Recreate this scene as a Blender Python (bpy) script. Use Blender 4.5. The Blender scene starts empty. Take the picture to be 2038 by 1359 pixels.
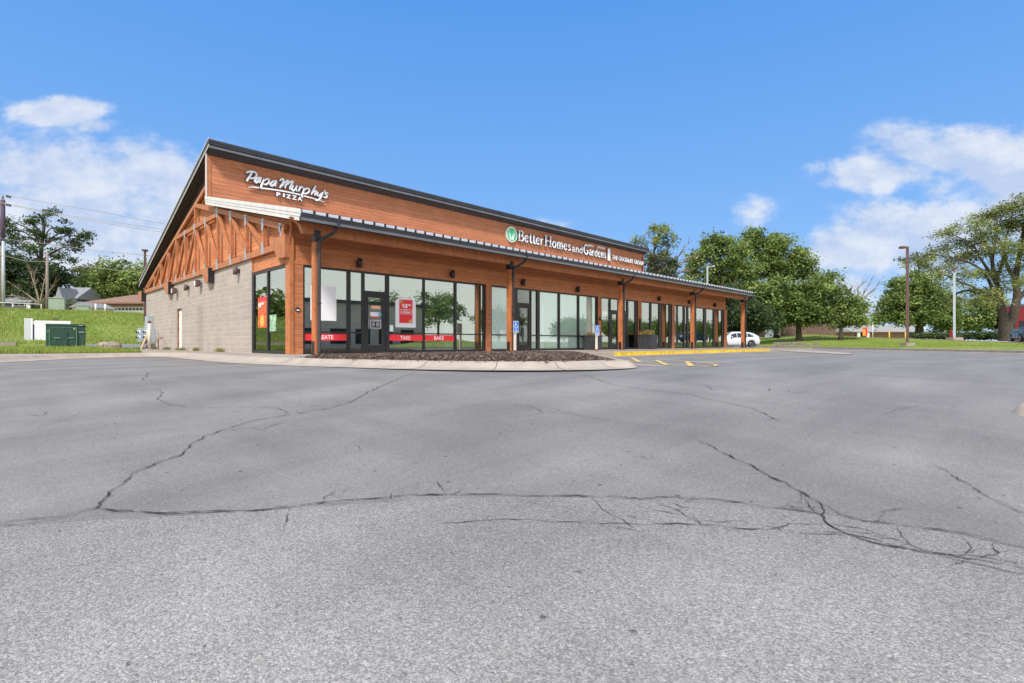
import bpy, bmesh, math, random
import numpy as np
from mathutils import Vector, Matrix

# ------------------------------------------------------------------ camera, sky, sun
SC = bpy.context.scene
COL = SC.collection
R2 = math.sqrt(2.0)
F, CX, HY, H = 1027.0, 1019.0, 682.0, 0.38      # focal length (px), centre, horizon row, lens height over the pavement
cam_d = bpy.data.cameras.new("camera")
cam_d.sensor_width = 36.0
cam_d.lens = 36.0 * F / 2038.0
cam_d.shift_y = 2.5 / 2038.0
cam_d.clip_start = 0.05
cam_d.clip_end = 3000.0
cam = bpy.data.objects.new("camera", cam_d)
cam.location = (0, 0, H)
cam.rotation_euler = (math.radians(90), 0, math.radians(-45))
COL.objects.link(cam)
SC.camera = cam
SC.view_settings.view_transform = 'Standard'
SC.view_settings.look = 'None'
SC.view_settings.exposure = 0.85
SC.view_settings.gamma = 1.0
SC.cycles.max_bounces = 8
SC.cycles.transparent_max_bounces = 12
SC.cycles.use_denoising = True

SUN_EL, SUN_AZ = math.radians(50), math.radians(237)      # azimuth measured from +Y towards +X
sun_dir = Vector((math.sin(SUN_AZ) * math.cos(SUN_EL), math.cos(SUN_AZ) * math.cos(SUN_EL), math.sin(SUN_EL)))
sd = bpy.data.lights.new("sun", 'SUN')
sd.energy = 2.7
sd.angle = math.radians(9)
sd.color = (1.0, 0.93, 0.84)
sun = bpy.data.objects.new("sun", sd)
sun.rotation_euler = sun_dir.to_track_quat('Z', 'Y').to_euler()
sun.location = (-30, -20, 40)
COL.objects.link(sun)

W = bpy.data.worlds.new("World")
SC.world = W
W.use_nodes = True
nt = W.node_tree
nt.nodes.clear()
N = lambda t: nt.nodes.new(t)
L = lambda a, b: nt.links.new(a, b)
wout = N('ShaderNodeOutputWorld')
bg = N('ShaderNodeBackground')
bg.inputs['Strength'].default_value = 0.11
L(bg.outputs[0], wout.inputs[0])
sky = N('ShaderNodeTexSky')
sky.sky_type = 'NISHITA'
sky.sun_disc = False
sky.sun_elevation = SUN_EL
sky.sun_rotation = SUN_AZ
sky.air_density = 1.0
sky.dust_density = 0.3
sky.ozone_density = 2.0
tc = N('ShaderNodeTexCoord')


def wm(op, a, b=None, c=None):
    n = N('ShaderNodeMath')
    n.operation = op
    for i, v in enumerate((a, b, c)):
        if v is None:
            continue
        if isinstance(v, (int, float)):
            n.inputs[i].default_value = v
        else:
            L(v, n.inputs[i])
    return n.outputs[0]


def wdot(vec):
    n = N('ShaderNodeVectorMath')
    n.operation = 'DOT_PRODUCT'
    L(tc.outputs['Generated'], n.inputs[0])
    n.inputs[1].default_value = vec
    return n.outputs['Value']


fw = wm('MAXIMUM', wdot((1 / R2, 1 / R2, 0)), 0.12)
gu = wm('DIVIDE', wdot((1 / R2, -1 / R2, 0)), fw)
gv = wm('DIVIDE', wdot((0, 0, 1)), fw)
front = wm('MAXIMUM', wm('MINIMUM', wm('MULTIPLY', wm('SUBTRACT', wdot((1 / R2, 1 / R2, 0)), 0.50), 10.0), 1.0), 0.0)
comb = N('ShaderNodeCombineXYZ')
L(gu, comb.inputs[0])
L(wm('MULTIPLY', gv, 1.5), comb.inputs[1])
comb2 = N('ShaderNodeCombineXYZ')
L(wm('ADD', gu, 0.012), comb2.inputs[0])
L(wm('ADD', wm('MULTIPLY', gv, 1.5), 0.045), comb2.inputs[1])
cn = N('ShaderNodeTexNoise')
cn.inputs['Scale'].default_value = 5.0
cn.inputs['Detail'].default_value = 9.0
cn.inputs['Roughness'].default_value = 0.6
L(comb.outputs[0], cn.inputs['Vector'])
cn3 = N('ShaderNodeTexNoise')
cn3.inputs['Scale'].default_value = 5.0
cn3.inputs['Detail'].default_value = 9.0
cn3.inputs['Roughness'].default_value = 0.6
L(comb2.outputs[0], cn3.inputs['Vector'])
cn2 = N('ShaderNodeTexNoise')
cn2.inputs['Scale'].default_value = 16.0
cn2.inputs['Detail'].default_value = 6.0
L(comb.outputs[0], cn2.inputs['Vector'])
# cloud banks: bearing, height and size of each, as tangents about the north-east bearing
BL = [(-0.92, 0.33, 0.16, 0.07), (-0.90, 0.25, 0.5, 0.15), (-0.64, 0.29, 0.12, 0.10), (-0.75, 0.14, 0.30, 0.09), (-0.72, 0.335, 0.16, 0.075), (-0.80, 0.20, 0.30, 0.10), (-0.80, 0.42, 0.05, 0.02, 0.6), (-0.895, 0.448, 0.12, 0.030, 0.8),
      (0.85, 0.365, 0.20, 0.065), (0.98, 0.33, 0.26, 0.10), (0.74, 0.33, 0.16, 0.045), (0.82, 0.205, 0.28, 0.085), (1.0, 0.25, 0.22, 0.10), (0.62, 0.18, 0.10, 0.05),
      (0.49, 0.26, 0.10, 0.05, 0.5), (0.57, 0.27, 0.03, 0.05, 0.25), (0.088, 0.232, 0.075, 0.035, 0.55), (0.60, 0.09, 0.12, 0.05), (-1.2, 0.3, 0.3, 0.2), (1.25, 0.32, 0.2, 0.15)]
mx = None
for bl_ in BL:
    (u0, v0, ru, rv) = bl_[:4]
    wg_ = bl_[4] if len(bl_) > 4 else 1.0
    a = wm('DIVIDE', wm('SUBTRACT', gu, u0), ru)
    b = wm('DIVIDE', wm('SUBTRACT', gv, v0), rv)
    q = wm('SUBTRACT', 1.0, wm('SQRT', wm('ADD', wm('MULTIPLY', a, a), wm('MULTIPLY', b, b))))
    if wg_ < 1:
        q = wm('SUBTRACT', wm('MULTIPLY', wm('ADD', q, 0.4), wg_), 0.4)
    mx = q if mx is None else wm('MAXIMUM', mx, q)
dens = wm('ADD', wm('MULTIPLY', mx, 0.55), wm('MULTIPLY', wm('SUBTRACT', cn.outputs['Fac'], 0.47), 1.7))
sm = N('ShaderNodeMapRange')
sm.interpolation_type = 'SMOOTHSTEP'
sm.inputs['From Min'].default_value = 0.0
sm.inputs['From Max'].default_value = 0.34
L(dens, sm.inputs['Value'])
near = N('ShaderNodeMapRange')
near.interpolation_type = 'SMOOTHSTEP'
near.inputs['From Min'].default_value = -0.35
near.inputs['From Max'].default_value = 0.05
L(mx, near.inputs['Value'])
mfront = wm('MULTIPLY', wm('MULTIPLY', sm.outputs[0], near.outputs[0]), front)
# the rest of the dome: unseen broken cloud added as neutral fill light, denser low down
gn = N('ShaderNodeTexNoise')
gn.inputs['Scale'].default_value = 3.2
gn.inputs['Detail'].default_value = 8.0
L(tc.outputs['Generated'], gn.inputs['Vector'])
zz = wdot((0, 0, 1))
rest = wm('ADD', gn.outputs['Fac'], wm('MULTIPLY', wm('MAXIMUM', wm('SUBTRACT', 0.5, zz), 0.0), 0.55))
rm = N('ShaderNodeMapRange')
rm.interpolation_type = 'SMOOTHSTEP'
rm.inputs['From Min'].default_value = 0.46
rm.inputs['From Max'].default_value = 0.62
L(rest, rm.inputs['Value'])
mrest = wm('MULTIPLY', rm.outputs[0], wm('SUBTRACT', 1.0, front))
mask = wm('MULTIPLY', wm('ADD', mfront, mrest), 0.86)
ccol = N('ShaderNodeMixRGB')
ccol.inputs[1].default_value = (2.85, 3.35, 4.4, 1)
ccol.inputs[2].default_value = (4.25, 4.45, 4.8, 1)
L(wm('MAXIMUM', wm('MINIMUM', wm('ADD', wm('ADD', 0.42, wm('MULTIPLY', wm('SUBTRACT', cn.outputs['Fac'], cn3.outputs['Fac']), 4.5)), wm('MULTIPLY', wm('SUBTRACT', cn2.outputs['Fac'], 0.5), 0.5)), 1.0), 0.0), ccol.inputs[0])
tint = N('ShaderNodeMixRGB')
tint.blend_type = 'MULTIPLY'
tint.inputs[0].default_value = 1.0
tint.inputs[2].default_value = (1.0, 1.0, 1.0, 1)
L(sky.outputs[0], tint.inputs[1])
skymap = N('ShaderNodeMixRGB')          # clear air: pull the washed horizon towards the deep blue
skymap.inputs[0].default_value = 0.9
L(tint.outputs[0], skymap.inputs[1])
grad = N('ShaderNodeValToRGB')
L(wm('POWER', wm('MAXIMUM', zz, 0.0), 0.8), grad.inputs[0])
g = grad.color_ramp
g.elements[0].position = 0.0
g.elements[0].color = (0.52, 0.74, 1.0, 1)
g.elements[1].position = 0.62
g.elements[1].color = (0.105, 0.37, 0.93, 1)
e = g.elements.new(0.25)
e.color = (0.235, 0.505, 1.0, 1)
gs = N('ShaderNodeVectorMath')
gs.operation = 'SCALE'
L(grad.outputs[0], gs.inputs[0])
gs.inputs['Scale'].default_value = 4.7
L(gs.outputs[0], skymap.inputs[2])
fin = N('ShaderNodeMixRGB')
L(mask, fin.inputs[0])
L(skymap.outputs[0], fin.inputs[1])
cb = N('ShaderNodeMixRGB')
L(front, cb.inputs[0])
cb.inputs[1].default_value = (7.6, 7.1, 6.6, 1)  # unseen cloud, brighter than the visible banks to fill the shade
L(ccol.outputs[0], cb.inputs[2])
L(cb.outputs[0], fin.inputs[2])
L(fin.outputs[0], bg.inputs['Color'])


# ------------------------------------------------------------------ survey helpers
def at(px, d):
    """plan position seen in column px at depth d"""
    r = (px - CX) / F * d
    return (d + r) / R2, (d - r) / R2


def P(px, py, d):
    x, y = at(px, d)
    return Vector((x, y, H + (HY - py) / F * d))


def depth(x, y):
    return (x + y) / R2


def zasph(d):
    if d > 12:
        return -0.15
    k = 0.0565
    if d < 6.5:
        return -0.15 - k * (9.2 - max(d, -6))
    t = (d - 6.5) / 5.5           # smooth join between the falling near part and the level far part
    m0 = k * 5.5
    z0, z1 = -0.15 - k * 2.7, -0.15
    return (2 * t**3 - 3 * t**2 + 1) * z0 + (t**3 - 2 * t**2 + t) * m0 + (-2 * t**3 + 3 * t**2) * z1


def ga(px, py, zf=None):
    """point of the car park surface seen at a pixel"""
    d = 10.0
    for _ in range(60):
        z = (zasph(d) if zf is None else zf) - H
        d = 0.5 * d + 0.5 * (-z * F / (py - HY))
    x, y = at(px, d)
    return Vector((x, y, zasph(d) if zf is None else zf))


def fxp(px, Y):
    """X on the plane Y=const"""
    t = (px - CX) / F
    return Y * (1 + t) / (1 - t)


def fyp(px, X):
    t = (px - CX) / F
    return X * (1 - t) / (1 + t)


YF, XS, YC = 16.95, 6.75, 25.3      # storefront plane, side wall plane, upper front wall plane
sx = lambda px: fxp(px, YF)


def upw(px, py):
    x = fxp(px, YC)
    return x, H + (HY - py) / F * depth(x, YC)


def sfw(px, py, Y=YF):
    x = fxp(px, Y)
    return x, H + (HY - py) / F * depth(x, Y)


EN, EE = Vector((0.63, -0.777, 0)), Vector((0.777, 0.63, 0))
K0 = 35.4 * 0.63 - 0.14 * 0.777


def zright(x, y):
    z = zright0(x, y)
    d = depth(x, y)
    if d < 5:
        return z
    px = CX + F * (x - y) / R2 / d
    ks = [(900, 24), (1500, 21), (1600, 17), (1660, 14), (1700, 11), (1760, 9.5), (1850, 6.5), (1990, 2.5), (2038, 1), (2400, -2)]
    k = ks[0][1] if px < 900 else -2
    for (a, va), (b, vb) in zip(ks, ks[1:]):
        if a <= px <= b:
            k = va + (vb - va) * (px - a) / (b - a)
    cap = H + min(d, 140) * k / F
    return max(min(z, cap), -0.02 if z <= 0 else 0.0)


def zright0(x, y):
    s = x * EN.x + y * EN.y - K0
    u = x * EE.x + y * EE.y
    sl = 0.02 + 0.0015 * (u - 54.7)
    if u > 78:
        sl = 0.055 + 0.004 * (u - 78)
    sl = min(max(sl, 0.012), 0.10)
    if s < 0:
        return -0.02
    if s < 22:
        return -0.02 + sl * s
    return -0.02 + sl * 22 + 0.010 * (s - 22)


def zleft(y):
    pts = [(20, -0.005), (27, -0.005), (38, 0.03), (44, 0.07), (47, 0.22), (49, 0.62), (53, 1.75), (57, 2.85), (60, 3.12), (63, 3.20), (80, 3.3), (200, 4.5)]
    for (a, za), (b, zb) in zip(pts, pts[1:]):
        if y <= b:
            t = max(0, (y - a) / (b - a))
            return za + (zb - za) * t
    return 4.5


# ------------------------------------------------------------------ materials
MATS = {}


def mat(name, color, rough=0.8, metal=0.0, spec=0.4, var=0.12, scale=3.0, bump=0.0, bscale=None, build=None):
    if name in MATS:
        return MATS[name]
    m = bpy.data.materials.new(name)
    m.use_nodes = True
    t = m.node_tree
    b = t.nodes['Principled BSDF']
    b.inputs['Roughness'].default_value = rough
    b.inputs['Metallic'].default_value = metal
    b.inputs['Specular IOR Level'].default_value = spec
    tcn = t.nodes.new('ShaderNodeTexCoord')
    no = t.nodes.new('ShaderNodeTexNoise')
    no.inputs['Scale'].default_value = scale
    no.inputs['Detail'].default_value = 6
    t.links.new(tcn.outputs['Object'], no.inputs['Vector'])
    mr = t.nodes.new('ShaderNodeMapRange')
    mr.inputs['From Min'].default_value = 0.3
    mr.inputs['From Max'].default_value = 0.7
    mr.inputs['To Min'].default_value = 1 - var
    mr.inputs['To Max'].default_value = 1 + var
    t.links.new(no.outputs['Fac'], mr.inputs['Value'])
    vm = t.nodes.new('ShaderNodeVectorMath')
    vm.operation = 'SCALE'
    vm.inputs[0].default_value = color[:3]
    t.links.new(mr.outputs[0], vm.inputs['Scale'])
    t.links.new(vm.outputs[0], b.inputs['Base Color'])
    if bump:
        bn = t.nodes.new('ShaderNodeTexNoise')
        bn.inputs['Scale'].default_value = bscale or scale * 10
        bn.inputs['Detail'].default_value = 5
        t.links.new(tcn.outputs['Object'], bn.inputs['Vector'])
        bu = t.nodes.new('ShaderNodeBump')
        bu.inputs['Strength'].default_value = bump
        bu.inputs['Distance'].default_value = 0.02
        t.links.new(bn.outputs['Fac'], bu.inputs['Height'])
        t.links.new(bu.outputs[0], b.inputs['Normal'])
    MATS[name] = m
    if build:
        build(m, t, b, tcn, vm)
    return m


def nmath(t, op, a, b=None, c=None):
    n = t.nodes.new('ShaderNodeMath')
    n.operation = op
    for i, v in enumerate((a, b, c)):
        if v is None:
            continue
        if isinstance(v, (int, float)):
            n.inputs[i].default_value = v
        else:
            t.links.new(v, n.inputs[i])
    return n.outputs[0]


def nnoise(t, tcn, scale, detail=4, vec=(1, 1, 1), rough=0.5):
    mp = t.nodes.new('ShaderNodeMapping')
    mp.inputs['Scale'].default_value = vec
    t.links.new(tcn.outputs['Object'], mp.inputs['Vector'])
    n = t.nodes.new('ShaderNodeTexNoise')
    n.inputs['Scale'].default_value = scale
    n.inputs['Detail'].default_value = detail
    n.inputs['Roughness'].default_value = rough
    t.links.new(mp.outputs[0], n.inputs['Vector'])
    return n.outputs['Fac']


def nrange(t, v, a, b, c, d, smooth=False):
    n = t.nodes.new('ShaderNodeMapRange')
    if smooth:
        n.interpolation_type = 'SMOOTHSTEP'
    for k, x in zip(('From Min', 'From Max', 'To Min', 'To Max'), (a, b, c, d)):
        n.inputs[k].default_value = x
    t.links.new(v, n.inputs['Value'])
    return n.outputs[0]


def nmix(t, fac, a, b, mode='MIX'):
    n = t.nodes.new('ShaderNodeMixRGB')
    n.blend_type = mode
    for i, v in enumerate((fac, a, b)):
        if isinstance(v, (int, float)):
            n.inputs[i].default_value = v
        elif isinstance(v, tuple):
            n.inputs[i].default_value = (*v[:3], 1)
        else:
            t.links.new(v, n.inputs[i])
    return n.outputs[0]


def nbump(t, b, h, strength, dist):
    bu = t.nodes.new('ShaderNodeBump')
    bu.inputs['Strength'].default_value = strength
    bu.inputs['Distance'].default_value = dist
    t.links.new(h, bu.inputs['Height'])
    t.links.new(bu.outputs[0], b.inputs['Normal'])
    return bu


def siding(pitch, axis_scale, lines=0.55):
    def f(m, t, b, tcn, vm):
        sp = t.nodes.new('ShaderNodeSeparateXYZ')
        t.links.new(tcn.outputs['Object'], sp.inputs[0])
        zc = nmath(t, 'DIVIDE', sp.outputs['Z'], pitch)
        fr = nmath(t, 'FRACT', zc)
        fl = nmath(t, 'FLOOR', zc)
        g1 = nrange(t, fr, 0.0, 0.10, lines, 1.0)
        wn = t.nodes.new('ShaderNodeTexWhiteNoise')
        wn.noise_dimensions = '1D'
        t.links.new(fl, wn.inputs['W'])
        brd = nrange(t, wn.outputs['Value'], 0, 1, 0.86, 1.10)
        gr = nrange(t, nnoise(t, tcn, 7, 8, axis_scale, 0.65), 0.3, 0.7, 0.74, 1.22)
        gr2 = nrange(t, nnoise(t, tcn, 17, 6, (1, 1, 1.6), 0.85), 0.3, 0.7, 0.68, 1.3)
        k = nmath(t, 'MULTIPLY', nmath(t, 'MULTIPLY', g1, brd), nmath(t, 'MULTIPLY', gr, gr2))
        c = t.nodes.new('ShaderNodeVectorMath')
        c.operation = 'SCALE'
        t.links.new(vm.outputs[0], c.inputs[0])
        t.links.new(k, c.inputs['Scale'])
        t.links.new(c.outputs[0], b.inputs['Base Color'])
        hh = nmath(t, 'ADD', nmath(t, 'MULTIPLY', nmath(t, 'SUBTRACT', 1.0, fr), 0.8), nmath(t, 'MULTIPLY', gr, 0.25))
        nbump(t, b, hh, 0.7, 0.02)
    return f


def timber(m, t, b, tcn, vm):
    gr = nrange(t, nnoise(t, tcn, 6, 8, (1, 1, 0.5), 0.75), 0.3, 0.7, 0.66, 1.28)
    gr2 = nrange(t, nnoise(t, tcn, 45, 5, (1, 1, 1), 0.7), 0.3, 0.7, 0.85, 1.15)
    c = t.nodes.new('ShaderNodeVectorMath')
    c.operation = 'SCALE'
    t.links.new(vm.outputs[0], c.inputs[0])
    t.links.new(nmath(t, 'MULTIPLY', gr, gr2), c.inputs['Scale'])
    t.links.new(c.outputs[0], b.inputs['Base Color'])
    nbump(t, b, gr, 0.4, 0.01)


ORANGE = (0.50, 0.150, 0.055)
M_up = mat('upper_siding', (0.53, 0.200, 0.096), 0.75, var=0.08, scale=1.2, build=siding(0.175, (0.25, 0.25, 4), 0.38))
M_gable = mat('gable_siding', (0.62, 0.240, 0.100), 0.75, var=0.08, scale=1.5, build=siding(0.155, (0.3, 0.3, 4), 0.35))
M_front = mat('front_siding', (0.46, 0.172, 0.074), 0.75, var=0.08, scale=1.5, build=siding(0.2, (0.3, 0.3, 4), 0.55))
M_timber = mat('stained_timber', (0.44, 0.170, 0.072), 0.65, var=0.1, scale=2, build=timber)
M_post = mat('post_timber', (0.46, 0.165, 0.062), 0.6, var=0.12, scale=2, build=timber)
M_soffit = mat('dark_soffit', (0.05, 0.038, 0.036), 0.8, var=0.3, scale=12, bump=0.3, bscale=60)
M_black = mat('black_metal', (0.022, 0.022, 0.026), 0.45, var=0.2, scale=8)
M_fascia = mat('charcoal_fascia', (0.050, 0.052, 0.058), 0.5, metal=0.3, var=0.15, scale=2)
M_gutter = mat('gutter_metal', (0.17, 0.18, 0.195), 0.4, metal=0.5, var=0.15, scale=2)
M_roof = mat('roof_metal', (0.55, 0.57, 0.60), 0.38, metal=0.6, var=0.08, scale=1.5)
M_white = mat('white_metal', (0.62, 0.62, 0.60), 0.5, var=0.08, scale=3)
M_galv = mat('galvanised_plate', (0.38, 0.41, 0.44), 0.5, metal=0.4, var=0.25, scale=30)
M_frame = mat('storefront_frame', (0.020, 0.020, 0.022), 0.4, var=0.2, scale=8)
M_sign = mat('white_sign_face', (0.84, 0.85, 0.86), 0.4, var=0.02)
M_signback = mat('sign_return', (0.10, 0.10, 0.12), 0.5)
M_green = mat('emblem_green', (0.06, 0.52, 0.22), 0.4, var=0.03)
M_shade = mat('window_shade', (0.84, 0.92, 0.88), 0.9, var=0.06, scale=0.8)
M_int = mat('interior_wall', (0.55, 0.58, 0.54), 0.9, var=0.1, scale=0.6)
M_intdark = mat('interior_dark', (0.10, 0.11, 0.11), 0.9, var=0.3, scale=0.8)
M_red = mat('red_vinyl', (0.82, 0.035, 0.045), 0.5, var=0.05)
M_yellow = mat('yellow_paint', (0.76, 0.51, 0.04), 0.75, var=0.28, scale=5)
M_blue = mat('blue_sign', (0.01, 0.20, 0.72), 0.4, var=0.03)
M_cream = mat('cream_paint', (0.68, 0.63, 0.55), 0.6, var=0.08)
M_doorw = mat('pale_door', (0.80, 0.77, 0.70), 0.6, var=0.05)
M_rust = mat('rust', (0.22, 0.085, 0.045), 0.8, var=0.35, scale=12)
M_concrete = mat('concrete', (0.33, 0.285, 0.24), 0.9, var=0.12, scale=1.3, bump=0.25, bscale=60)
M_kerb = mat('kerb_concrete', (0.37, 0.32, 0.265), 0.9, var=0.14, scale=2.5, bump=0.2, bscale=50)
M_boxgreen = mat('transformer_green', (0.028, 0.075, 0.055), 0.5, var=0.25, scale=6)
M_palegreen = mat('pale_green_box', (0.30, 0.38, 0.29), 0.6, var=0.12, scale=4)
M_meter = mat('meter_grey', (0.36, 0.42, 0.46), 0.5, var=0.1, scale=5)
M_bronze = mat('bronze_pole', (0.13, 0.075, 0.068), 0.5, var=0.2, scale=5)
M_greypole = mat('grey_pole', (0.42, 0.47, 0.50), 0.5, var=0.1, scale=5)
M_wood = mat('weathered_pole', (0.27, 0.22, 0.19), 0.9, var=0.3, scale=6)
M_wire = mat('wire', (0.30, 0.27, 0.22), 0.6)
M_bark = mat('bark', (0.075, 0.060, 0.048), 0.95, var=0.35, scale=4, bump=0.6, bscale=20)
M_barkpale = mat('pale_bark', (0.26, 0.205, 0.14), 0.95, var=0.25, scale=4)
M_carwhite = mat('car_white', (0.62, 0.63, 0.645), 0.25, spec=0.6, var=0.02)
M_carblue = mat('car_blue', (0.045, 0.09, 0.15), 0.25, metal=0.3, spec=0.6, var=0.03)
M_carglass = mat('car_glass', (0.03, 0.04, 0.045), 0.05, spec=0.9, var=0.05)
M_tyre = mat('tyre', (0.02, 0.02, 0.02), 0.85, var=0.1)
M_rim = mat('rim', (0.45, 0.46, 0.48), 0.3, metal=0.8, var=0.1)
M_lampred = mat('tail_lamp', (0.35, 0.02, 0.02), 0.2, spec=0.8)
M_planter = mat('planter_grey', (0.040, 0.042, 0.048), 0.6, var=0.3, scale=7)
M_roofgrey = mat('grey_shingle', (0.25, 0.26, 0.28), 0.9, var=0.2, scale=3, bump=0.3)
M_roofbrown = mat('brown_shingle', (0.25, 0.15, 0.11), 0.9, var=0.2, scale=3, bump=0.3)
M_roofpale = mat('pale_roof', (0.30, 0.29, 0.275), 0.9, var=0.08, scale=1)
M_darkwall = mat('dark_siding', (0.09, 0.085, 0.10), 0.9, var=0.3, scale=2)
M_redwall = mat('red_wall', (0.20, 0.018, 0.026), 0.8, var=0.12, scale=2)
M_tan = mat('tan_wall', (0.66, 0.54, 0.45), 0.9, var=0.1, scale=0.6)
M_crack = mat('crack_dark', (0.042, 0.038, 0.034), 0.95, var=0.3, scale=20)
M_linep = mat('faded_line_paint', (0.52, 0.46, 0.33), 0.85, var=0.25, scale=9)
M_liney = mat('yellow_line_paint', (0.58, 0.42, 0.16), 0.85, var=0.22, scale=6)
M_mulch = mat('mulch_bark', (0.105, 0.066, 0.056), 0.95, var=0.75, scale=30, bump=0.5, bscale=60)
M_gravel = mat('gravel', (0.36, 0.33, 0.30), 0.95, var=0.25, scale=3, bump=0.3, bscale=40)
M_stone = mat('weathered_stone', (0.30, 0.25, 0.21), 0.95, var=0.3, scale=5, bump=0.5, bscale=20)


def b_brick(m, t, b, tcn, vm):
    br = t.nodes.new('ShaderNodeTexBrick')
    br.inputs['Scale'].default_value = 1.0
    br.inputs['Brick Width'].default_value = 0.6
    br.inputs['Row Height'].default_value = 0.2
    br.inputs['Mortar Size'].default_value = 0.03
    br.inputs['Color1'].default_value = (0.34, 0.145, 0.10, 1)
    br.inputs['Color2'].default_value = (0.44, 0.20, 0.14, 1)
    br.inputs['Mortar'].default_value = (0.36, 0.30, 0.26, 1)
    mp = t.nodes.new('ShaderNodeMapping')
    mp.inputs['Rotation'].default_value = (math.radians(90), 0, math.radians(20))
    t.links.new(tcn.outputs['Object'], mp.inputs[0])
    t.links.new(mp.outputs[0], br.inputs['Vector'])
    t.links.new(br.outputs[0], b.inputs['Base Color'])


M_brick = mat('brick', (0.28, 0.14, 0.1), 0.9, build=b_brick)
M_brickdark = mat('dark_brick', (0.15, 0.095, 0.075), 0.95, var=0.3, scale=3, bump=0.4, bscale=12)


def b_block(m, t, b, tcn, vm):
    sp = t.nodes.new('ShaderNodeSeparateXYZ')
    t.links.new(tcn.outputs['Object'], sp.inputs[0])
    zc = nmath(t, 'DIVIDE', sp.outputs['Z'], 0.2058)
    fl = nmath(t, 'FLOOR', zc)
    fz = nmath(t, 'FRACT', zc)
    yc = nmath(t, 'ADD', nmath(t, 'DIVIDE', sp.outputs['Y'], 0.4064), nmath(t, 'MULTIPLY', nmath(t, 'MODULO', fl, 2.0), 0.5))
    fy = nmath(t, 'FRACT', yc)
    wob = nnoise(t, tcn, 3.0, 3)
    lz = nmath(t, 'LESS_THAN', fz, nrange(t, wob, 0.3, 0.7, 0.05, 0.12))
    ly = nmath(t, 'LESS_THAN', fy, 0.03)
    rn = t.nodes.new('ShaderNodeCombineXYZ')
    t.links.new(fl, rn.inputs[0])
    t.links.new(nmath(t, 'FLOOR', yc), rn.inputs[1])
    wn = t.nodes.new('ShaderNodeTexWhiteNoise')
    wn.noise_dimensions = '2D'
    t.links.new(rn.outputs[0], wn.inputs['Vector'])
    rough = nnoise(t, tcn, 26, 8, (1, 1, 1), 0.7)
    k = nmath(t, 'MULTIPLY', nrange(t, wn.outputs['Value'], 0, 1, 0.93, 1.06), nrange(t, rough, 0.3, 0.7, 0.70, 1.22))
    c = t.nodes.new('ShaderNodeVectorMath')
    c.operation = 'SCALE'
    t.links.new(vm.outputs[0], c.inputs[0])
    t.links.new(k, c.inputs['Scale'])
    c1 = nmix(t, nmath(t, 'MULTIPLY', lz, 0.8), c.outputs[0], (0.58, 0.55, 0.52))
    c2 = nmix(t, nmath(t, 'MULTIPLY', ly, 0.25), c1, (0.55, 0.52, 0.48))
    # an old repair of darker block beside the door and rust runs under the beam ends
    w = nmath(t, 'MULTIPLY', nrange(t, nmath(t, 'ABSOLUTE', nmath(t, 'SUBTRACT', sp.outputs['Y'], 27.4)), 0.45, 0.55, 1, 0),
              nrange(t, sp.outputs['Z'], 2.1, 2.2, 1, 0))
    c3 = nmix(t, nmath(t, 'MULTIPLY', w, 0.30), c2, (0.24, 0.20, 0.17))
    t.links.new(c3, b.inputs['Base Color'])
    hh = nmath(t, 'ADD', nmath(t, 'MULTIPLY', rough, 0.8), nmath(t, 'MULTIPLY', lz, -0.3))
    nbump(t, b, hh, 0.8, 0.03)


M_block = mat('split_face_block', (0.43, 0.375, 0.325), 0.95, var=0.06, scale=0.8, build=b_block)


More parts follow.
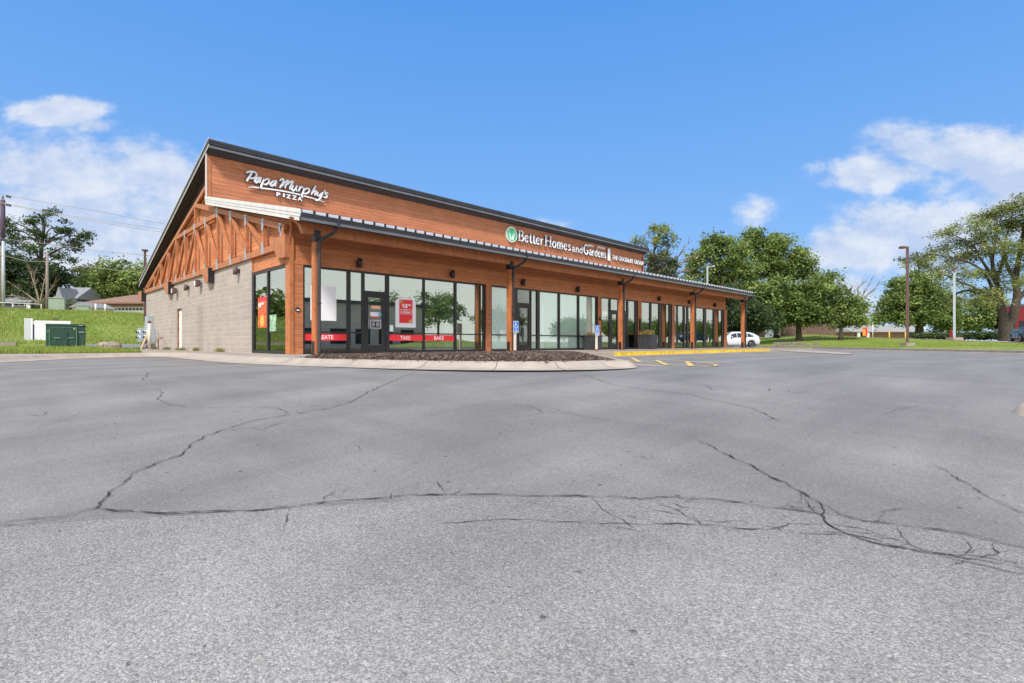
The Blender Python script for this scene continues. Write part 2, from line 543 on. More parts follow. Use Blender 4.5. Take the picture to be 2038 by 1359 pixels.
def b_asphalt(coarse):
    def f(m, t, b, tcn, vm):
        big = nnoise(t, tcn, 0.35, 6, (1, 1, 0), 0.6)
        streak = nnoise(t, tcn, 0.55, 6, (0.35, 2.2, 0), 0.6)
        streak2 = nnoise(t, tcn, 0.9, 5, (2.0, 0.4, 0), 0.6)
        fine = nnoise(t, tcn, 70, 6, (1, 1, 1), 0.75)
        dist = t.nodes.new('ShaderNodeTexNoise')
        dist.inputs['Scale'].default_value = 30.0
        dist.inputs['Detail'].default_value = 3
        t.links.new(tcn.outputs['Object'], dist.inputs['Vector'])
        dv = t.nodes.new('ShaderNodeVectorMath')
        dv.operation = 'MULTIPLY_ADD'
        t.links.new(dist.outputs['Color'], dv.inputs[0])
        dv.inputs[1].default_value = (0.035, 0.035, 0.035)
        t.links.new(tcn.outputs['Object'], dv.inputs[2])

        def voro(sc):
            vo = t.nodes.new('ShaderNodeTexVoronoi')
            vo.inputs['Scale'].default_value = sc
            t.links.new(dv.outputs[0], vo.inputs['Vector'])
            return vo
        va, vb = voro(120.0 if coarse else 140.0), voro(170.0)
        vo2 = t.nodes.new('ShaderNodeTexVoronoi')
        vo2.inputs['Scale'].default_value = 5.0
        t.links.new(dv.outputs[0], vo2.inputs['Vector'])
        spots = nrange(t, vo2.outputs['Distance'], 0.04, 0.09, 0.35, 1.0)
        k = nmath(t, 'MULTIPLY', nrange(t, big, 0.32, 0.68, 0.87, 1.10), nrange(t, streak, 0.3, 0.7, 0.83, 1.14))
        k = nmath(t, 'MULTIPLY', k, nrange(t, streak2, 0.3, 0.7, 0.90, 1.10))
        k = nmath(t, 'MULTIPLY', k, nrange(t, fine, 0.3, 0.7, *((0.72, 1.26) if coarse else (0.66, 1.32))))
        # each stone has a tone of its own
        sep = t.nodes.new('ShaderNodeSeparateColor')
        t.links.new(va.outputs['Color'], sep.inputs[0])
        stone = nrange(t, sep.outputs[0], 0, 1, *((0.76, 1.22) if coarse else (0.86, 1.14)))
        k = nmath(t, 'MULTIPLY', k, stone)
        k = nmath(t, 'MULTIPLY', k, nrange(t, va.outputs['Distance'], 0.25, 0.75, *((1.05, 0.70) if coarse else (1.04, 0.90))))
        k = nmath(t, 'MULTIPLY', k, nrange(t, vb.outputs['Distance'], 0.2, 0.8, 1.08, 0.82))
        pit = nnoise(t, tcn, 16, 4, (1, 1, 1), 0.7)
        k = nmath(t, 'MULTIPLY', k, nrange(t, pit, 0.27, 0.34, 0.45, 1.0))
        k = nmath(t, 'MULTIPLY', k, spots)
        vo3 = t.nodes.new('ShaderNodeTexVoronoi')
        vo3.inputs['Scale'].default_value = 0.38
        t.links.new(tcn.outputs['Object'], vo3.inputs['Vector'])
        oil = nmath(t, 'ADD', vo3.outputs['Distance'], nmath(t, 'MULTIPLY', nnoise(t, tcn, 3.5, 5), 0.35))
        k = nmath(t, 'MULTIPLY', k, nrange(t, oil, 0.20, 0.30, 0.78, 1.0, True))
        # faint curved tyre tracks
        wv = t.nodes.new('ShaderNodeTexWave')
        wv.wave_type = 'RINGS'
        wv.rings_direction = 'Z'
        wv.inputs['Scale'].default_value = 0.16
        wv.inputs['Distortion'].default_value = 6.0
        wv.inputs['Detail'].default_value = 4.0
        wv.inputs['Detail Scale'].default_value = 0.6
        mpw = t.nodes.new('ShaderNodeMapping')
        mpw.inputs['Location'].default_value = (-16, 12, 0)
        t.links.new(tcn.outputs['Object'], mpw.inputs[0])
        t.links.new(mpw.outputs[0], wv.inputs['Vector'])
        k = nmath(t, 'MULTIPLY', k, nrange(t, wv.outputs['Fac'], 0.0, 1.0, 0.93, 1.06))
        c = t.nodes.new('ShaderNodeVectorMath')
        c.operation = 'SCALE'
        t.links.new(vm.outputs[0], c.inputs[0])
        t.links.new(k, c.inputs['Scale'])
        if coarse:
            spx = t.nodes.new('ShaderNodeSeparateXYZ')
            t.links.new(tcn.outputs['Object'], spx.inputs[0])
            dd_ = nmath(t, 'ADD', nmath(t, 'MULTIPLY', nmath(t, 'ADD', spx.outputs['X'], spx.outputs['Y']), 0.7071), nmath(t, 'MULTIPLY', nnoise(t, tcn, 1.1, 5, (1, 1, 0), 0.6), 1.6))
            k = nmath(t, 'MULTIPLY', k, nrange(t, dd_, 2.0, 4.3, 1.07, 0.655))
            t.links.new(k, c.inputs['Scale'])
        # single tan stones and brown dirt among the grey
        tan = nmath(t, 'MULTIPLY', nmath(t, 'GREATER_THAN', nnoise(t, tcn, 23, 2), 0.68), 0.35)
        t.links.new(nmix(t, tan, c.outputs[0], (0.34, 0.29, 0.25)), b.inputs['Base Color'])
        h = nmath(t, 'SUBTRACT', nmath(t, 'MULTIPLY', fine, 0.9), nmath(t, 'MULTIPLY', va.outputs['Distance'], 0.6))
        nbump(t, b, h, 0.7 if coarse else 0.35, 0.010 if coarse else 0.005)
    return f


M_asphalt = mat('sealed_asphalt', (0.228, 0.217, 0.199), 0.75, spec=0.45, var=0.05, scale=0.15, build=b_asphalt(False))
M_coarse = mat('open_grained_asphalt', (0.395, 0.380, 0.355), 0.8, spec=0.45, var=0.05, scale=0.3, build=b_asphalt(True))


def b_grass(m, t, b, tcn, vm):
    a = nnoise(t, tcn, 0.5, 6, (1, 1, 1), 0.6)
    f1 = nnoise(t, tcn, 9, 8, (1, 1, 1), 0.75)
    f2 = nnoise(t, tcn, 2.2, 6, (1, 1, 1), 0.7)
    k = nmath(t, 'MULTIPLY', nrange(t, f1, 0.3, 0.7, 0.5, 1.5), nrange(t, f2, 0.3, 0.7, 0.75, 1.25))
    c0 = nmix(t, nrange(t, a, 0.35, 0.65, 0, 1), (0.215, 0.29, 0.05), (0.32, 0.37, 0.10))
    dry = nrange(t, nnoise(t, tcn, 0.9, 7, (1, 1, 1), 0.7), 0.52, 0.72, 0, 0.55)
    c0 = nmix(t, dry, c0, (0.30, 0.29, 0.12))
    c = t.nodes.new('ShaderNodeVectorMath')
    c.operation = 'SCALE'
    t.links.new(c0, c.inputs[0])
    t.links.new(k, c.inputs['Scale'])
    t.links.new(c.outputs[0], b.inputs['Base Color'])
    nbump(t, b, f1, 1.0, 0.15)


M_grass = mat('lawn', (0.1, 0.15, 0.03), 0.95, spec=0.2, build=b_grass)


def leafmat(name, c1, c2):
    if name in MATS:
        return MATS[name]
    m = bpy.data.materials.new(name)
    m.use_nodes = True
    t = m.node_tree
    t.nodes.clear()
    out = t.nodes.new('ShaderNodeOutputMaterial')
    at_ = t.nodes.new('ShaderNodeAttribute')
    at_.attribute_name = 'tone'
    col = nmix(t, at_.outputs['Fac'], c1, c2)
    d = t.nodes.new('ShaderNodeBsdfPrincipled')
    d.inputs['Roughness'].default_value = 0.6
    d.inputs['Specular IOR Level'].default_value = 0.25
    t.links.new(col, d.inputs['Base Color'])
    tr = t.nodes.new('ShaderNodeBsdfTranslucent')
    t.links.new(col, tr.inputs['Color'])
    ms = t.nodes.new('ShaderNodeMixShader')
    ms.inputs[0].default_value = 0.35
    t.links.new(d.outputs[0], ms.inputs[1])
    t.links.new(tr.outputs[0], ms.inputs[2])
    t.links.new(ms.outputs[0], out.inputs[0])
    MATS[name] = m
    return m


LF_mid = leafmat('leaves_mid', (0.095, 0.150, 0.040), (0.36, 0.45, 0.14))
LF_dark = leafmat('leaves_dark', (0.032, 0.058, 0.026), (0.130, 0.180, 0.070))
LF_light = leafmat('leaves_light', (0.15, 0.19, 0.04), (0.38, 0.42, 0.11))
LF_olive = leafmat('leaves_olive', (0.075, 0.095, 0.045), (0.24, 0.26, 0.12))
LF_blade = leafmat('grass_blades', (0.17, 0.26, 0.035), (0.42, 0.48, 0.12))
LF_weed = leafmat('weed_leaves', (0.14, 0.17, 0.04), (0.33, 0.30, 0.10))
LF_mulch = leafmat('bark_chips', (0.075, 0.052, 0.040), (0.36, 0.265, 0.20))
LF_flower = leafmat('mixed_flowers', (0.30, 0.03, 0.03), (0.75, 0.32, 0.20))


def glassmat(name, tintc, refl, gc=(0.86, 0.93, 0.90)):
    m = bpy.data.materials.new(name)
    m.use_nodes = True
    t = m.node_tree
    t.nodes.clear()
    out = t.nodes.new('ShaderNodeOutputMaterial')
    tr = t.nodes.new('ShaderNodeBsdfTransparent')
    tr.inputs[0].default_value = (*tintc, 1)
    gl = t.nodes.new('ShaderNodeBsdfGlossy')
    gl.inputs['Color'].default_value = (*gc, 1)
    gl.inputs['Roughness'].default_value = 0.0
    tcn = t.nodes.new('ShaderNodeTexCoord')
    bu = t.nodes.new('ShaderNodeBump')
    bu.inputs['Strength'].default_value = 0.04
    bu.inputs['Distance'].default_value = 0.01
    t.links.new(nnoise(t, tcn, 0.9, 2), bu.inputs['Height'])
    t.links.new(bu.outputs[0], gl.inputs['Normal'])
    lw = t.nodes.new('ShaderNodeLayerWeight')
    lw.inputs['Blend'].default_value = 0.25
    fac = nmath(t, 'ADD', nmath(t, 'MULTIPLY', lw.outputs['Fresnel'], 0.6), refl)
    ms = t.nodes.new('ShaderNodeMixShader')
    t.links.new(fac, ms.inputs[0])
    t.links.new(tr.outputs[0], ms.inputs[1])
    t.links.new(gl.outputs[0], ms.inputs[2])
    t.links.new(ms.outputs[0], out.inputs[0])
    return m


M_glass = glassmat('storefront_glass', (0.82, 0.90, 0.85), 0.33)
M_glassb = glassmat('shaded_glass', (0.97, 1.0, 0.99), 0.05)


# ------------------------------------------------------------------ mesh helpers
def tag(o, label=None, cat=None, group=None, kind=None):
    for k, v in (('label', label), ('category', cat), ('group', group), ('kind', kind)):
        if v:
            o[k] = v
    return o


def link(o, parent=None):
    COL.objects.link(o)
    if parent is not None:
        o.parent = parent
        chain, p = Matrix.Identity(4), parent
        ms = []
        while p is not None:
            ms.append(p.matrix_parent_inverse @ p.matrix_basis if p.parent else p.matrix_basis)
            p = p.parent
        for a in reversed(ms):
            chain = chain @ a
        o.matrix_parent_inverse = chain.inverted()
    return o


def thing(name, label, cat, loc=(0, 0, 0), group=None, rz=0.0):
    o = bpy.data.objects.new(name, None)
    o.empty_display_size = 0.3
    o.matrix_basis = Matrix.Translation(loc) @ Matrix.Rotation(rz, 4, 'Z')
    COL.objects.link(o)
    return tag(o, label, cat, group)


class MB:
    """collects faces and builds one mesh object"""

    def __init__(s, M=None):
        s.v, s.f, s.sm = [], [], []
        s.M = M

    def add(s, vs, fs, smooth=False):
        n = len(s.v)
        for p in vs:
            p = Vector(p)
            if s.M is not None:
                p = s.M @ p
            s.v.append(tuple(p))
        for f in fs:
            s.f.append(tuple(i + n for i in f))
            s.sm.append(smooth)
        return s

    def box(s, x0, x1, y0, y1, z0, z1):
        x0, x1 = min(x0, x1), max(x0, x1)
        y0, y1 = min(y0, y1), max(y0, y1)
        z0, z1 = min(z0, z1), max(z0, z1)
        return s.add([(x0, y0, z0), (x1, y0, z0), (x1, y1, z0), (x0, y1, z0), (x0, y0, z1), (x1, y0, z1), (x1, y1, z1), (x0, y1, z1)],
                     [(3, 2, 1, 0), (4, 5, 6, 7), (0, 1, 5, 4), (1, 2, 6, 5), (2, 3, 7, 6), (3, 0, 4, 7)])

    def prism(s, pts, axis, a, b):
        """polygon pts (2-D) extruded along axis from a to b; 'x': pts are (y,z); 'y': (x,z); 'z': (x,y)"""
        n = len(pts)

        def mk(p, c):
            return {'x': (c, p[0], p[1]), 'y': (p[0], c, p[1]), 'z': (p[0], p[1], c)}[axis]
        vs = [mk(p, a) for p in pts] + [mk(p, b) for p in pts]
        fs = [tuple(range(n)), tuple(reversed(range(n, 2 * n)))]
        fs += [(i, i + n, (i + 1) % n + n, (i + 1) % n) for i in range(n)]
        return s.add(vs, fs)

    def bar(s, a, b, w, h, up=(0, 0, 1)):
        a, b, up = Vector(a), Vector(b), Vector(up)
        d = (b - a).normalized()
        sdv = d.cross(up).normalized() * w / 2
        u = sdv.cross(d).normalized() * h / 2
        vs = [a - sdv - u, a + sdv - u, a + sdv + u, a - sdv + u, b - sdv - u, b + sdv - u, b + sdv + u, b - sdv + u]
        return s.add(vs, [(3, 2, 1, 0), (4, 5, 6, 7), (0, 1, 5, 4), (1, 2, 6, 5), (2, 3, 7, 6), (3, 0, 4, 7)])

    def tube(s, pts, r, n=8, smooth=True, flat=None, caps=True):
        """round tube through pts; r a number or a list; flat=(axis,k): squash along axis"""
        pts = [Vector(p) for p in pts]
        rs = r if isinstance(r, (list, tuple)) else [r] * len(pts)
        vs, fs = [], []
        prev = None
        for i, p in enumerate(pts):
            d = (pts[min(i + 1, len(pts) - 1)] - pts[max(i - 1, 0)])
            d = d.normalized() if d.length > 1e-9 else Vector((0, 0, 1))
            ref = Vector((0, 1, 0)) if flat else (prev if prev is not None else (Vector((1, 0, 0)) if abs(d.z) > 0.9 else Vector((0, 0, 1))))
            a = (ref - d * ref.dot(d))
            if a.length < 1e-6:
                a = Vector((1, 0, 0))
            a.normalize()
            prev = a
            b = d.cross(a)
            for k in range(n):
                th = 2 * math.pi * k / n
                o = a * math.cos(th) * rs[i] * (flat if flat else 1.0) + b * math.sin(th) * rs[i]
                vs.append(p + o)
        for i in range(len(pts) - 1):
            for k in range(n):
                fs.append((i * n + k, i * n + (k + 1) % n, (i + 1) * n + (k + 1) % n, (i + 1) * n + k))
        if caps:
            fs.append(tuple(reversed(range(n))))
            fs.append(tuple(range((len(pts) - 1) * n, len(pts) * n)))
        return s.add(vs, fs, smooth)

    def cyl(s, c, r, h, n=20, axis='z', r2=None):
        c = Vector(c)
        ax = {'x': Vector((1, 0, 0)), 'y': Vector((0, 1, 0)), 'z': Vector((0, 0, 1))}[axis]
        return s.tube([c, c + ax * h], [r, r if r2 is None else r2], n, smooth=False)

    def ball(s, c, rx, ry=None, rz=None, n=10, m=6):
        ry = ry or rx
        rz = rz or rx
        vs, fs = [], []
        for i in range(m + 1):
            ph = math.pi * i / m
            for k in range(n):
                th = 2 * math.pi * k / n
                vs.append((c[0] + rx * math.sin(ph) * math.cos(th), c[1] + ry * math.sin(ph) * math.sin(th), c[2] + rz * math.cos(ph)))
        for i in range(m):
            for k in range(n):
                fs.append((i * n + k, (i + 1) * n + k, (i + 1) * n + (k + 1) % n, i * n + (k + 1) % n))
        return s.add(vs, fs, True)

    def build(s, name, m, parent=None, bevel=0.0, label=None):
        me = bpy.data.meshes.new(name)
        me.from_pydata(s.v, [], s.f)
        me.update()
        me.polygons.foreach_set('use_smooth', s.sm)
        me.materials.append(m)
        if bevel:
            bm = bmesh.new()
            bm.from_mesh(me)
            bmesh.ops.recalc_face_normals(bm, faces=bm.faces)
            try:
                bmesh.ops.bevel(bm, geom=list(bm.edges), offset=bevel, segments=2, affect='EDGES', clamp_overlap=True)
            except Exception:
                pass
            bm.to_mesh(me)
            bm.free()
        o = bpy.data.objects.new(name, me)
        link(o, parent)
        if label:
            o['label'] = label
        return o


def npmesh(name, V, Fq, m, tone=None, parent=None, k=4):
    me = bpy.data.meshes.new(name)
    nv, nf = len(V), len(Fq)
    me.vertices.add(nv)
    me.vertices.foreach_set('co', np.asarray(V, dtype=np.float32).ravel())
    me.loops.add(nf * k)
    me.loops.foreach_set('vertex_index', np.asarray(Fq, dtype=np.int32).ravel())
    me.polygons.add(nf)
    me.polygons.foreach_set('loop_start', np.arange(0, nf * k, k, dtype=np.int32))
    me.polygons.foreach_set('loop_total', np.full(nf, k, dtype=np.int32))
    me.update(calc_edges=True)
    if tone is not None:
        a = me.attributes.new('tone', 'FLOAT', 'FACE')
        a.data.foreach_set('value', np.asarray(tone, dtype=np.float32))
    me.materials.append(m)
    o = bpy.data.objects.new(name, me)
    link(o, parent)
    return o


def dup(root, label=None, M=None):
    """a copy of a thing with copies of its parts and sub-parts"""
    r = root.copy()
    COL.objects.link(r)
    if M is not None:
        r.matrix_basis = M
    if label:
        r['label'] = label
    for ch in list(root.children):
        c = ch.copy()
        COL.objects.link(c)
        c.parent = r
        c.matrix_parent_inverse = ch.matrix_parent_inverse.copy()
        for g2 in list(ch.children):
            d = g2.copy()
            COL.objects.link(d)
            d.parent = c
            d.matrix_parent_inverse = g2.matrix_parent_inverse.copy()
    return r


def text_geo(s, w=None, h=None, bold=0.0, ext=0.01, spacing=1.0):
    """returns verts (x,z centred left-bottom at 0) and faces of a line of lettering, depth along -y"""
    cu = bpy.data.curves.new('t', 'FONT')
    cu.body = s
    cu.size = 1.0
    cu.extrude = ext
    cu.offset = bold
    cu.space_character = spacing
    cu.resolution_u = 3
    ob = bpy.data.objects.new('t', cu)
    COL.objects.link(ob)
    dg = bpy.context.evaluated_depsgraph_get()
    me = bpy.data.meshes.new_from_object(ob.evaluated_get(dg))
    vs = [tuple(v.co) for v in me.vertices]
    fs = [tuple(p.vertices) for p in me.polygons]
    bpy.data.objects.remove(ob)
    bpy.data.curves.remove(cu)
    bpy.data.meshes.remove(me)
    x0 = min(v[0] for v in vs)
    x1 = max(v[0] for v in vs)
    y0 = min(v[1] for v in vs)
    y1 = max(v[1] for v in vs)
    kx = (w / (x1 - x0)) if w else None
    ky = (h / (y1 - y0)) if h else kx
    kx = kx or ky
    return [((v[0] - x0) * kx, -v[2], (v[1] - y0) * ky) for v in vs], fs


def put_text(mb, s, x, y, z, w=None, h=None, bold=0.0, ext=0.01, spacing=1.0):
    vs, fs = text_geo(s, w, h, bold, ext, spacing)
    mb.add([(x + a, y + b, z + c) for a, b, c in vs], fs)
    return mb


def spline(pts, n=5):
    """Catmull-Rom through pts"""
    pts = [Vector(p) for p in pts]
    if len(pts) < 3:
        return pts
    ext = [pts[0] * 2 - pts[1]] + pts + [pts[-1] * 2 - pts[-2]]
    out = []
    for i in range(1, len(ext) - 2):
        p0, p1, p2, p3 = ext[i - 1:i + 3]
        for k in range(n):
            t = k / n
            out.append(0.5 * ((2 * p1) + (p2 - p0) * t + (2 * p0 - 5 * p1 + 4 * p2 - p3) * t * t + (3 * p1 - p0 - 3 * p2 + p3) * t**3))
    out.append(pts[-1])
    return out

# ------------------------------------------------------------------ ground
rng = np.random.default_rng(7)
random.seed(11)


def structure(o):
    o['kind'] = 'structure'
    return o


def sheet(name, m, rows, kind='structure'):
    """grid surface from rows of points"""
    nr, ncl = len(rows), len(rows[0])
    mb = MB()
    mb.add([p for r in rows for p in r], [(i * ncl + j, i * ncl + j + 1, (i + 1) * ncl + j + 1, (i + 1) * ncl + j) for i in range(nr - 1) for j in range(ncl - 1)], True)
    o = mb.build(name, m)
    o['kind'] = kind
    return o


far = MB().box(-700, 900, -700, 900, -1.6, -1.3).build('ground', M_grass)
structure(far)

ds = [-45, -20, -8, -6, -3, 0, 2, 4, 6, 6.5] + [6.5 + 0.25 * i for i in range(1, 23)] + [13, 16, 25, 40, 60, 90]
rows = []
for d in ds:
    rows.append([((d + r) / R2, (d - r) / R2, zasph(d)) for r in (-110, -60, -30, -15, 0, 15, 30, 60, 150)])
sheet('car_park_asphalt', M_asphalt, rows)

# open-grained older strip in the foreground: its far edge follows the long seam
seam = [(-420, 1105), (-60, 1056), (60, 1046), (190, 1036), (290, 1032), (400, 1025), (520, 1016), (600, 1011), (700, 1006), (800, 1000), (900, 994), (1010, 990), (1100, 990),
        (1200, 994), (1300, 998), (1420, 1004), (1520, 1012), (1600, 1019), (1680, 1032), (1760, 1045), (1850, 1056), (1950, 1076), (2038, 1094), (2300, 1150), (2700, 1240)]
top, bot = [], []
for i, (px, py) in enumerate(seam):
    a = ga(px, py)
    d, r = depth(a.x, a.y), (a.x - a.y) / R2
    top.append(a + Vector((0, 0, 0.004)))
mid = []
rows = [top]
for k in (0.75, 0.5, 0.25, 0.0):
    rw = []
    for a in top:
        d, r = depth(a.x, a.y), (a.x - a.y) / R2
        dd = -4 + (d + 4) * k
        rw.append(Vector(((dd + r) / R2, (dd - r) / R2, zasph(dd) + 0.004)))
    rows.append(rw)
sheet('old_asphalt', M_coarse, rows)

# cracks: wandering dark gaps, drawn as ribbons lying in the surface
crk = MB()
rc = random.Random(5)


def crack(pts, w=0.012, z=0.009, jit=0.35, branch=True):
    w = w * 0.52
    jit = jit * 1.7
    P3 = [ga(*p) for p in pts]
    q = []
    for a, b in zip(P3, P3[1:]):
        n = max(2, int((b - a).length / 0.035))
        n = min(n, 90)
        for k in range(n):
            q.append(a.lerp(b, k / n))
    q.append(P3[-1])
    out = []
    off = 0.0
    for i, p in enumerate(q):
        a, b = q[max(i - 1, 0)], q[min(i + 1, len(q) - 1)]
        d = (b - a)
        d.z = 0
        if d.length < 1e-6:
            continue
        d.normalize()
        nrm = Vector((-d.y, d.x, 0))
        off = off * 0.86 + rc.uniform(-1, 1) * (0.006 + w * jit * 1.2)
        ww = w * rc.uniform(0.35, 1.35) * (0.95 + 0.4 * math.sin(i * 0.9 + w * 900)) * (0.5 + 0.5 * min(1, i / 4, (len(q) - 1 - i) / 4))
        c = p + nrm * off
        out.append((c - nrm * ww * 0.5, c + nrm * ww * 0.5))
    vs = [v + Vector((0, 0, z)) for pr in out for v in pr]
    crk.add(vs, [(2 * i, 2 * i + 1, 2 * i + 3, 2 * i + 2) for i in range(len(out) - 1)])
    if branch:
        for i in range(3, len(q) - 3):
            if rc.random() < 0.055:
                ang = rc.uniform(0, 6.28)
                ln = rc.uniform(0.05, 0.22)
                a = q[i]
                b = a + Vector((math.cos(ang), math.sin(ang), 0)) * ln
                m_ = a.lerp(b, 0.5) + Vector((rc.uniform(-.02, .02), rc.uniform(-.02, .02), 0))
                nn = Vector((-math.sin(ang), math.cos(ang), 0)) * w * 0.22
                zz_ = Vector((0, 0, z))
                crk.add([a - nn + zz_, a + nn + zz_, m_ + nn * .7 + zz_, b + zz_, m_ - nn * .7 + zz_], [(0, 1, 2, 3, 4)])


crack([(-60, 1050), (0, 1043), (70, 1036), (130, 1027), (190, 1013), (215, 985), (240, 962), (262, 948), (278, 935), (320, 918), (352, 908), (375, 886), (410, 867), (450, 855), (505, 838), (560, 828), (572, 824)], 0.018)
crack([(572, 824), (548, 812), (520, 810), (470, 811), (400, 812), (345, 807), (312, 796), (318, 783), (305, 775)], 0.014, jit=0.5)
crack([(560, 828), (610, 820), (655, 812), (692, 804), (715, 790), (760, 768), (800, 752), (828, 740)], 0.02)
crack([(692, 804), (650, 808), (600, 810), (545, 812)], 0.012)
crack([(692, 804), (740, 806), (775, 812)], 0.010)
crack([(190, 1013), (230, 1018), (300, 1024), (360, 1022), (420, 1017), (500, 1014), (590, 1007), (640, 1003), (700, 999), (760, 996), (810, 990), (870, 988), (940, 987), (1010, 987), (1080, 990), (1150, 990), (1200, 992)], 0.024, jit=0.25)
crack([(300, 1027), (420, 1021), (560, 1012), (700, 1002), (830, 993)], 0.009, jit=0.5)
crack([(-40, 1052), (60, 1045), (110, 1036), (160, 1024), (190, 1015)], 0.012)
crack([(1200, 992), (1290, 994), (1350, 991), (1400, 993), (1480, 1004), (1540, 1012), (1610, 1018), (1640, 1026), (1655, 1045), (1700, 1066), (1740, 1080), (1800, 1092), (1860, 1102), (1920, 1110), (2000, 1125), (2060, 1136)], 0.022, jit=0.4)
crack([(880, 1045), (960, 1041), (1050, 1041), (1140, 1045), (1230, 1044), (1300, 1046), (1350, 1043), (1420, 1045), (1480, 1056), (1530, 1054), (1570, 1044), (1640, 1045)], 0.012, jit=0.6)
crack([(1180, 993), (1200, 1015), (1240, 1038), (1262, 1052)], 0.010)
crack([(1300, 1000), (1345, 1015), (1375, 1035), (1395, 1046)], 0.010)
crack([(1390, 878), (1420, 892), (1470, 916), (1520, 943), (1560, 962), (1600, 988), (1632, 1003), (1637, 1018), (1630, 1028)], 0.020)
crack([(1598, 988), (1603, 1004), (1612, 1014), (1628, 1022)], 0.012)
crack([(1560, 1012), (1575, 1003), (1600, 1002)], 0.008)
crack([(1640, 1003), (1680, 1024), (1720, 1038), (1780, 1045), (1850, 1056), (1920, 1066), (1980, 1080), (2050, 1100)], 0.018, jit=0.4)
crack([(1655, 1045), (1720, 1058), (1790, 1078), (1850, 1098), (1940, 1106), (2010, 1118)], 0.012, jit=0.6)
crack([(1640, 1062), (1690, 1068), (1740, 1082), (1800, 1095), (1880, 1108), (1960, 1128), (2050, 1148)], 0.014, jit=0.6)
crack([(1590, 1066), (1640, 1062), (1700, 1070)], 0.012, jit=0.7)
crack([(1786, 1050), (1795, 1070), (1815, 1088)], 0.010)
crack([(1915, 1072), (1930, 1092), (1925, 1106)], 0.010)
crack([(1540, 1020), (1560, 1035), (1570, 1044)], 0.007)
crack([(1855, 925), (1900, 952), (1945, 978), (1985, 1002), (2050, 1030)], 0.013)
crack([(1900, 944), (1960, 947), (2030, 953)], 0.006)
crack([(1160, 745), (1215, 765), (1300, 778), (1370, 786), (1440, 800), (1500, 815), (1555, 838)], 0.018)
crack([(1300, 778), (1400, 781), (1480, 790)], 0.008)
crack([(1010, 833), (1076, 823), (1062, 812), (1025, 804)], 0.012)
crack([(1076, 823), (1115, 820), (1170, 832), (1240, 845)], 0.010)
crack([(1115, 820), (1108, 814)], 0.010)
crack([(1190, 812), (1232, 803)], 0.010)
crack([(874, 960), (878, 975), (884, 986)], 0.014)
crack([(645, 1003), (650, 992), (668, 985), (672, 978)], 0.010)
crack([(580, 1012), (570, 1030), (560, 1050), (556, 1066)], 0.008)
crack([(50, 858), (100, 845), (150, 828), (165, 820)], 0.007)
crack([(0, 890), (20, 888)], 0.010)
crack([(285, 757), (300, 741)], 0.02)
crack([(1760, 826), (1785, 816), (1830, 806)], 0.01)
crack([(255, 800), (330, 806), (400, 818)], 0.006)
rk2 = random.Random(42)
for _ in range(26):
    x0 = rk2.uniform(1200, 2030)
    lo = 1000 + max(0, x0 - 1600) * 0.22
    y0 = lo + rk2.uniform(-6, 52)
    ang = rk2.uniform(-0.5, 0.7) if rk2.random() < 0.6 else rk2.uniform(0.9, 2.0)
    ln = rk2.uniform(30, 120) if abs(ang) < 0.8 else rk2.uniform(12, 34)
    pts = [(x0 + ln * k / 4 * math.cos(ang) + rk2.uniform(-4, 4), y0 + (ln * k / 4 * math.sin(ang)) * (0.35 if abs(ang) < 0.8 else 1) + rk2.uniform(-2.5, 2.5)) for k in range(5)]
    crack(pts, rk2.uniform(0.005, 0.011), jit=0.7)
for _ in range(7):
    x0 = rk2.uniform(30, 1950)
    y0 = rk2.uniform(755, 960)
    pts = [(x0 + k * rk2.uniform(8, 24), y0 + k * rk2.uniform(-4, 5)) for k in range(5)]
    crack(pts, rk2.uniform(0.004, 0.008) * (1 + (960 - y0) / 120), jit=0.7, branch=False)
crk.build('asphalt_cracks', M_crack)['kind'] = 'structure'

# kerb that sweeps round the front corner, and the concrete apron behind it
edge_px = [(1266, 731.5), (1255, 733.5), (1200, 736), (1110, 737.5), (1019, 738), (900, 737), (800, 735), (700, 732), (600, 729), (520, 725.5), (450, 722), (390, 716.5), (345, 712)]
edge = [ga(px, py, -0.15) for px, py in edge_px]
edge = [Vector((e_.x, e_.y, 0)) for e_ in edge] + [Vector((4.35, 22.6, 0)), Vector((3.6, 23.1, 0)), Vector((1.85, 22.2, 0)), Vector((0.08, 19.2, 0)), Vector((-2.6, 16.2, 0)), Vector((-8, 13.5, 0)), Vector((-30, 11, 0))]
edge = spline(edge, 6)
prof = [(0, -0.142), (0.36, -0.125), (0.50, -0.085), (0.60, -0.02), (0.66, 0.0), (0.82, 0.002)]
rows = []
inner = []
for i, p in enumerate(edge):
    a, b = edge[max(i - 2, 0)], edge[min(i + 2, len(edge) - 1)]
    d = (b - a).normalized()
    nr = Vector((d.y, -d.x, 0))
    rows.append([Vector((p.x, p.y, 0)) + nr * o + Vector((0, 0, z)) for o, z in prof])
    inner.append(rows[-1][-1])
sheet('kerb', M_kerb, [list(r) for r in zip(*rows)])
joints = MB()
for i in range(8, len(rows) - 40, 9):
    r = rows[i]
    dd = (rows[i + 1][0] - rows[i][0]).normalized() * 0.012
    for a, b in zip(r, r[1:]):
        joints.add([a + Vector((0, 0, .003)), a + dd + Vector((0, 0, .003)), b + dd + Vector((0, 0, .003)), b + Vector((0, 0, .003))], [(0, 1, 2, 3)])
joints.build('kerb_joints', M_crack)['kind'] = 'structure'
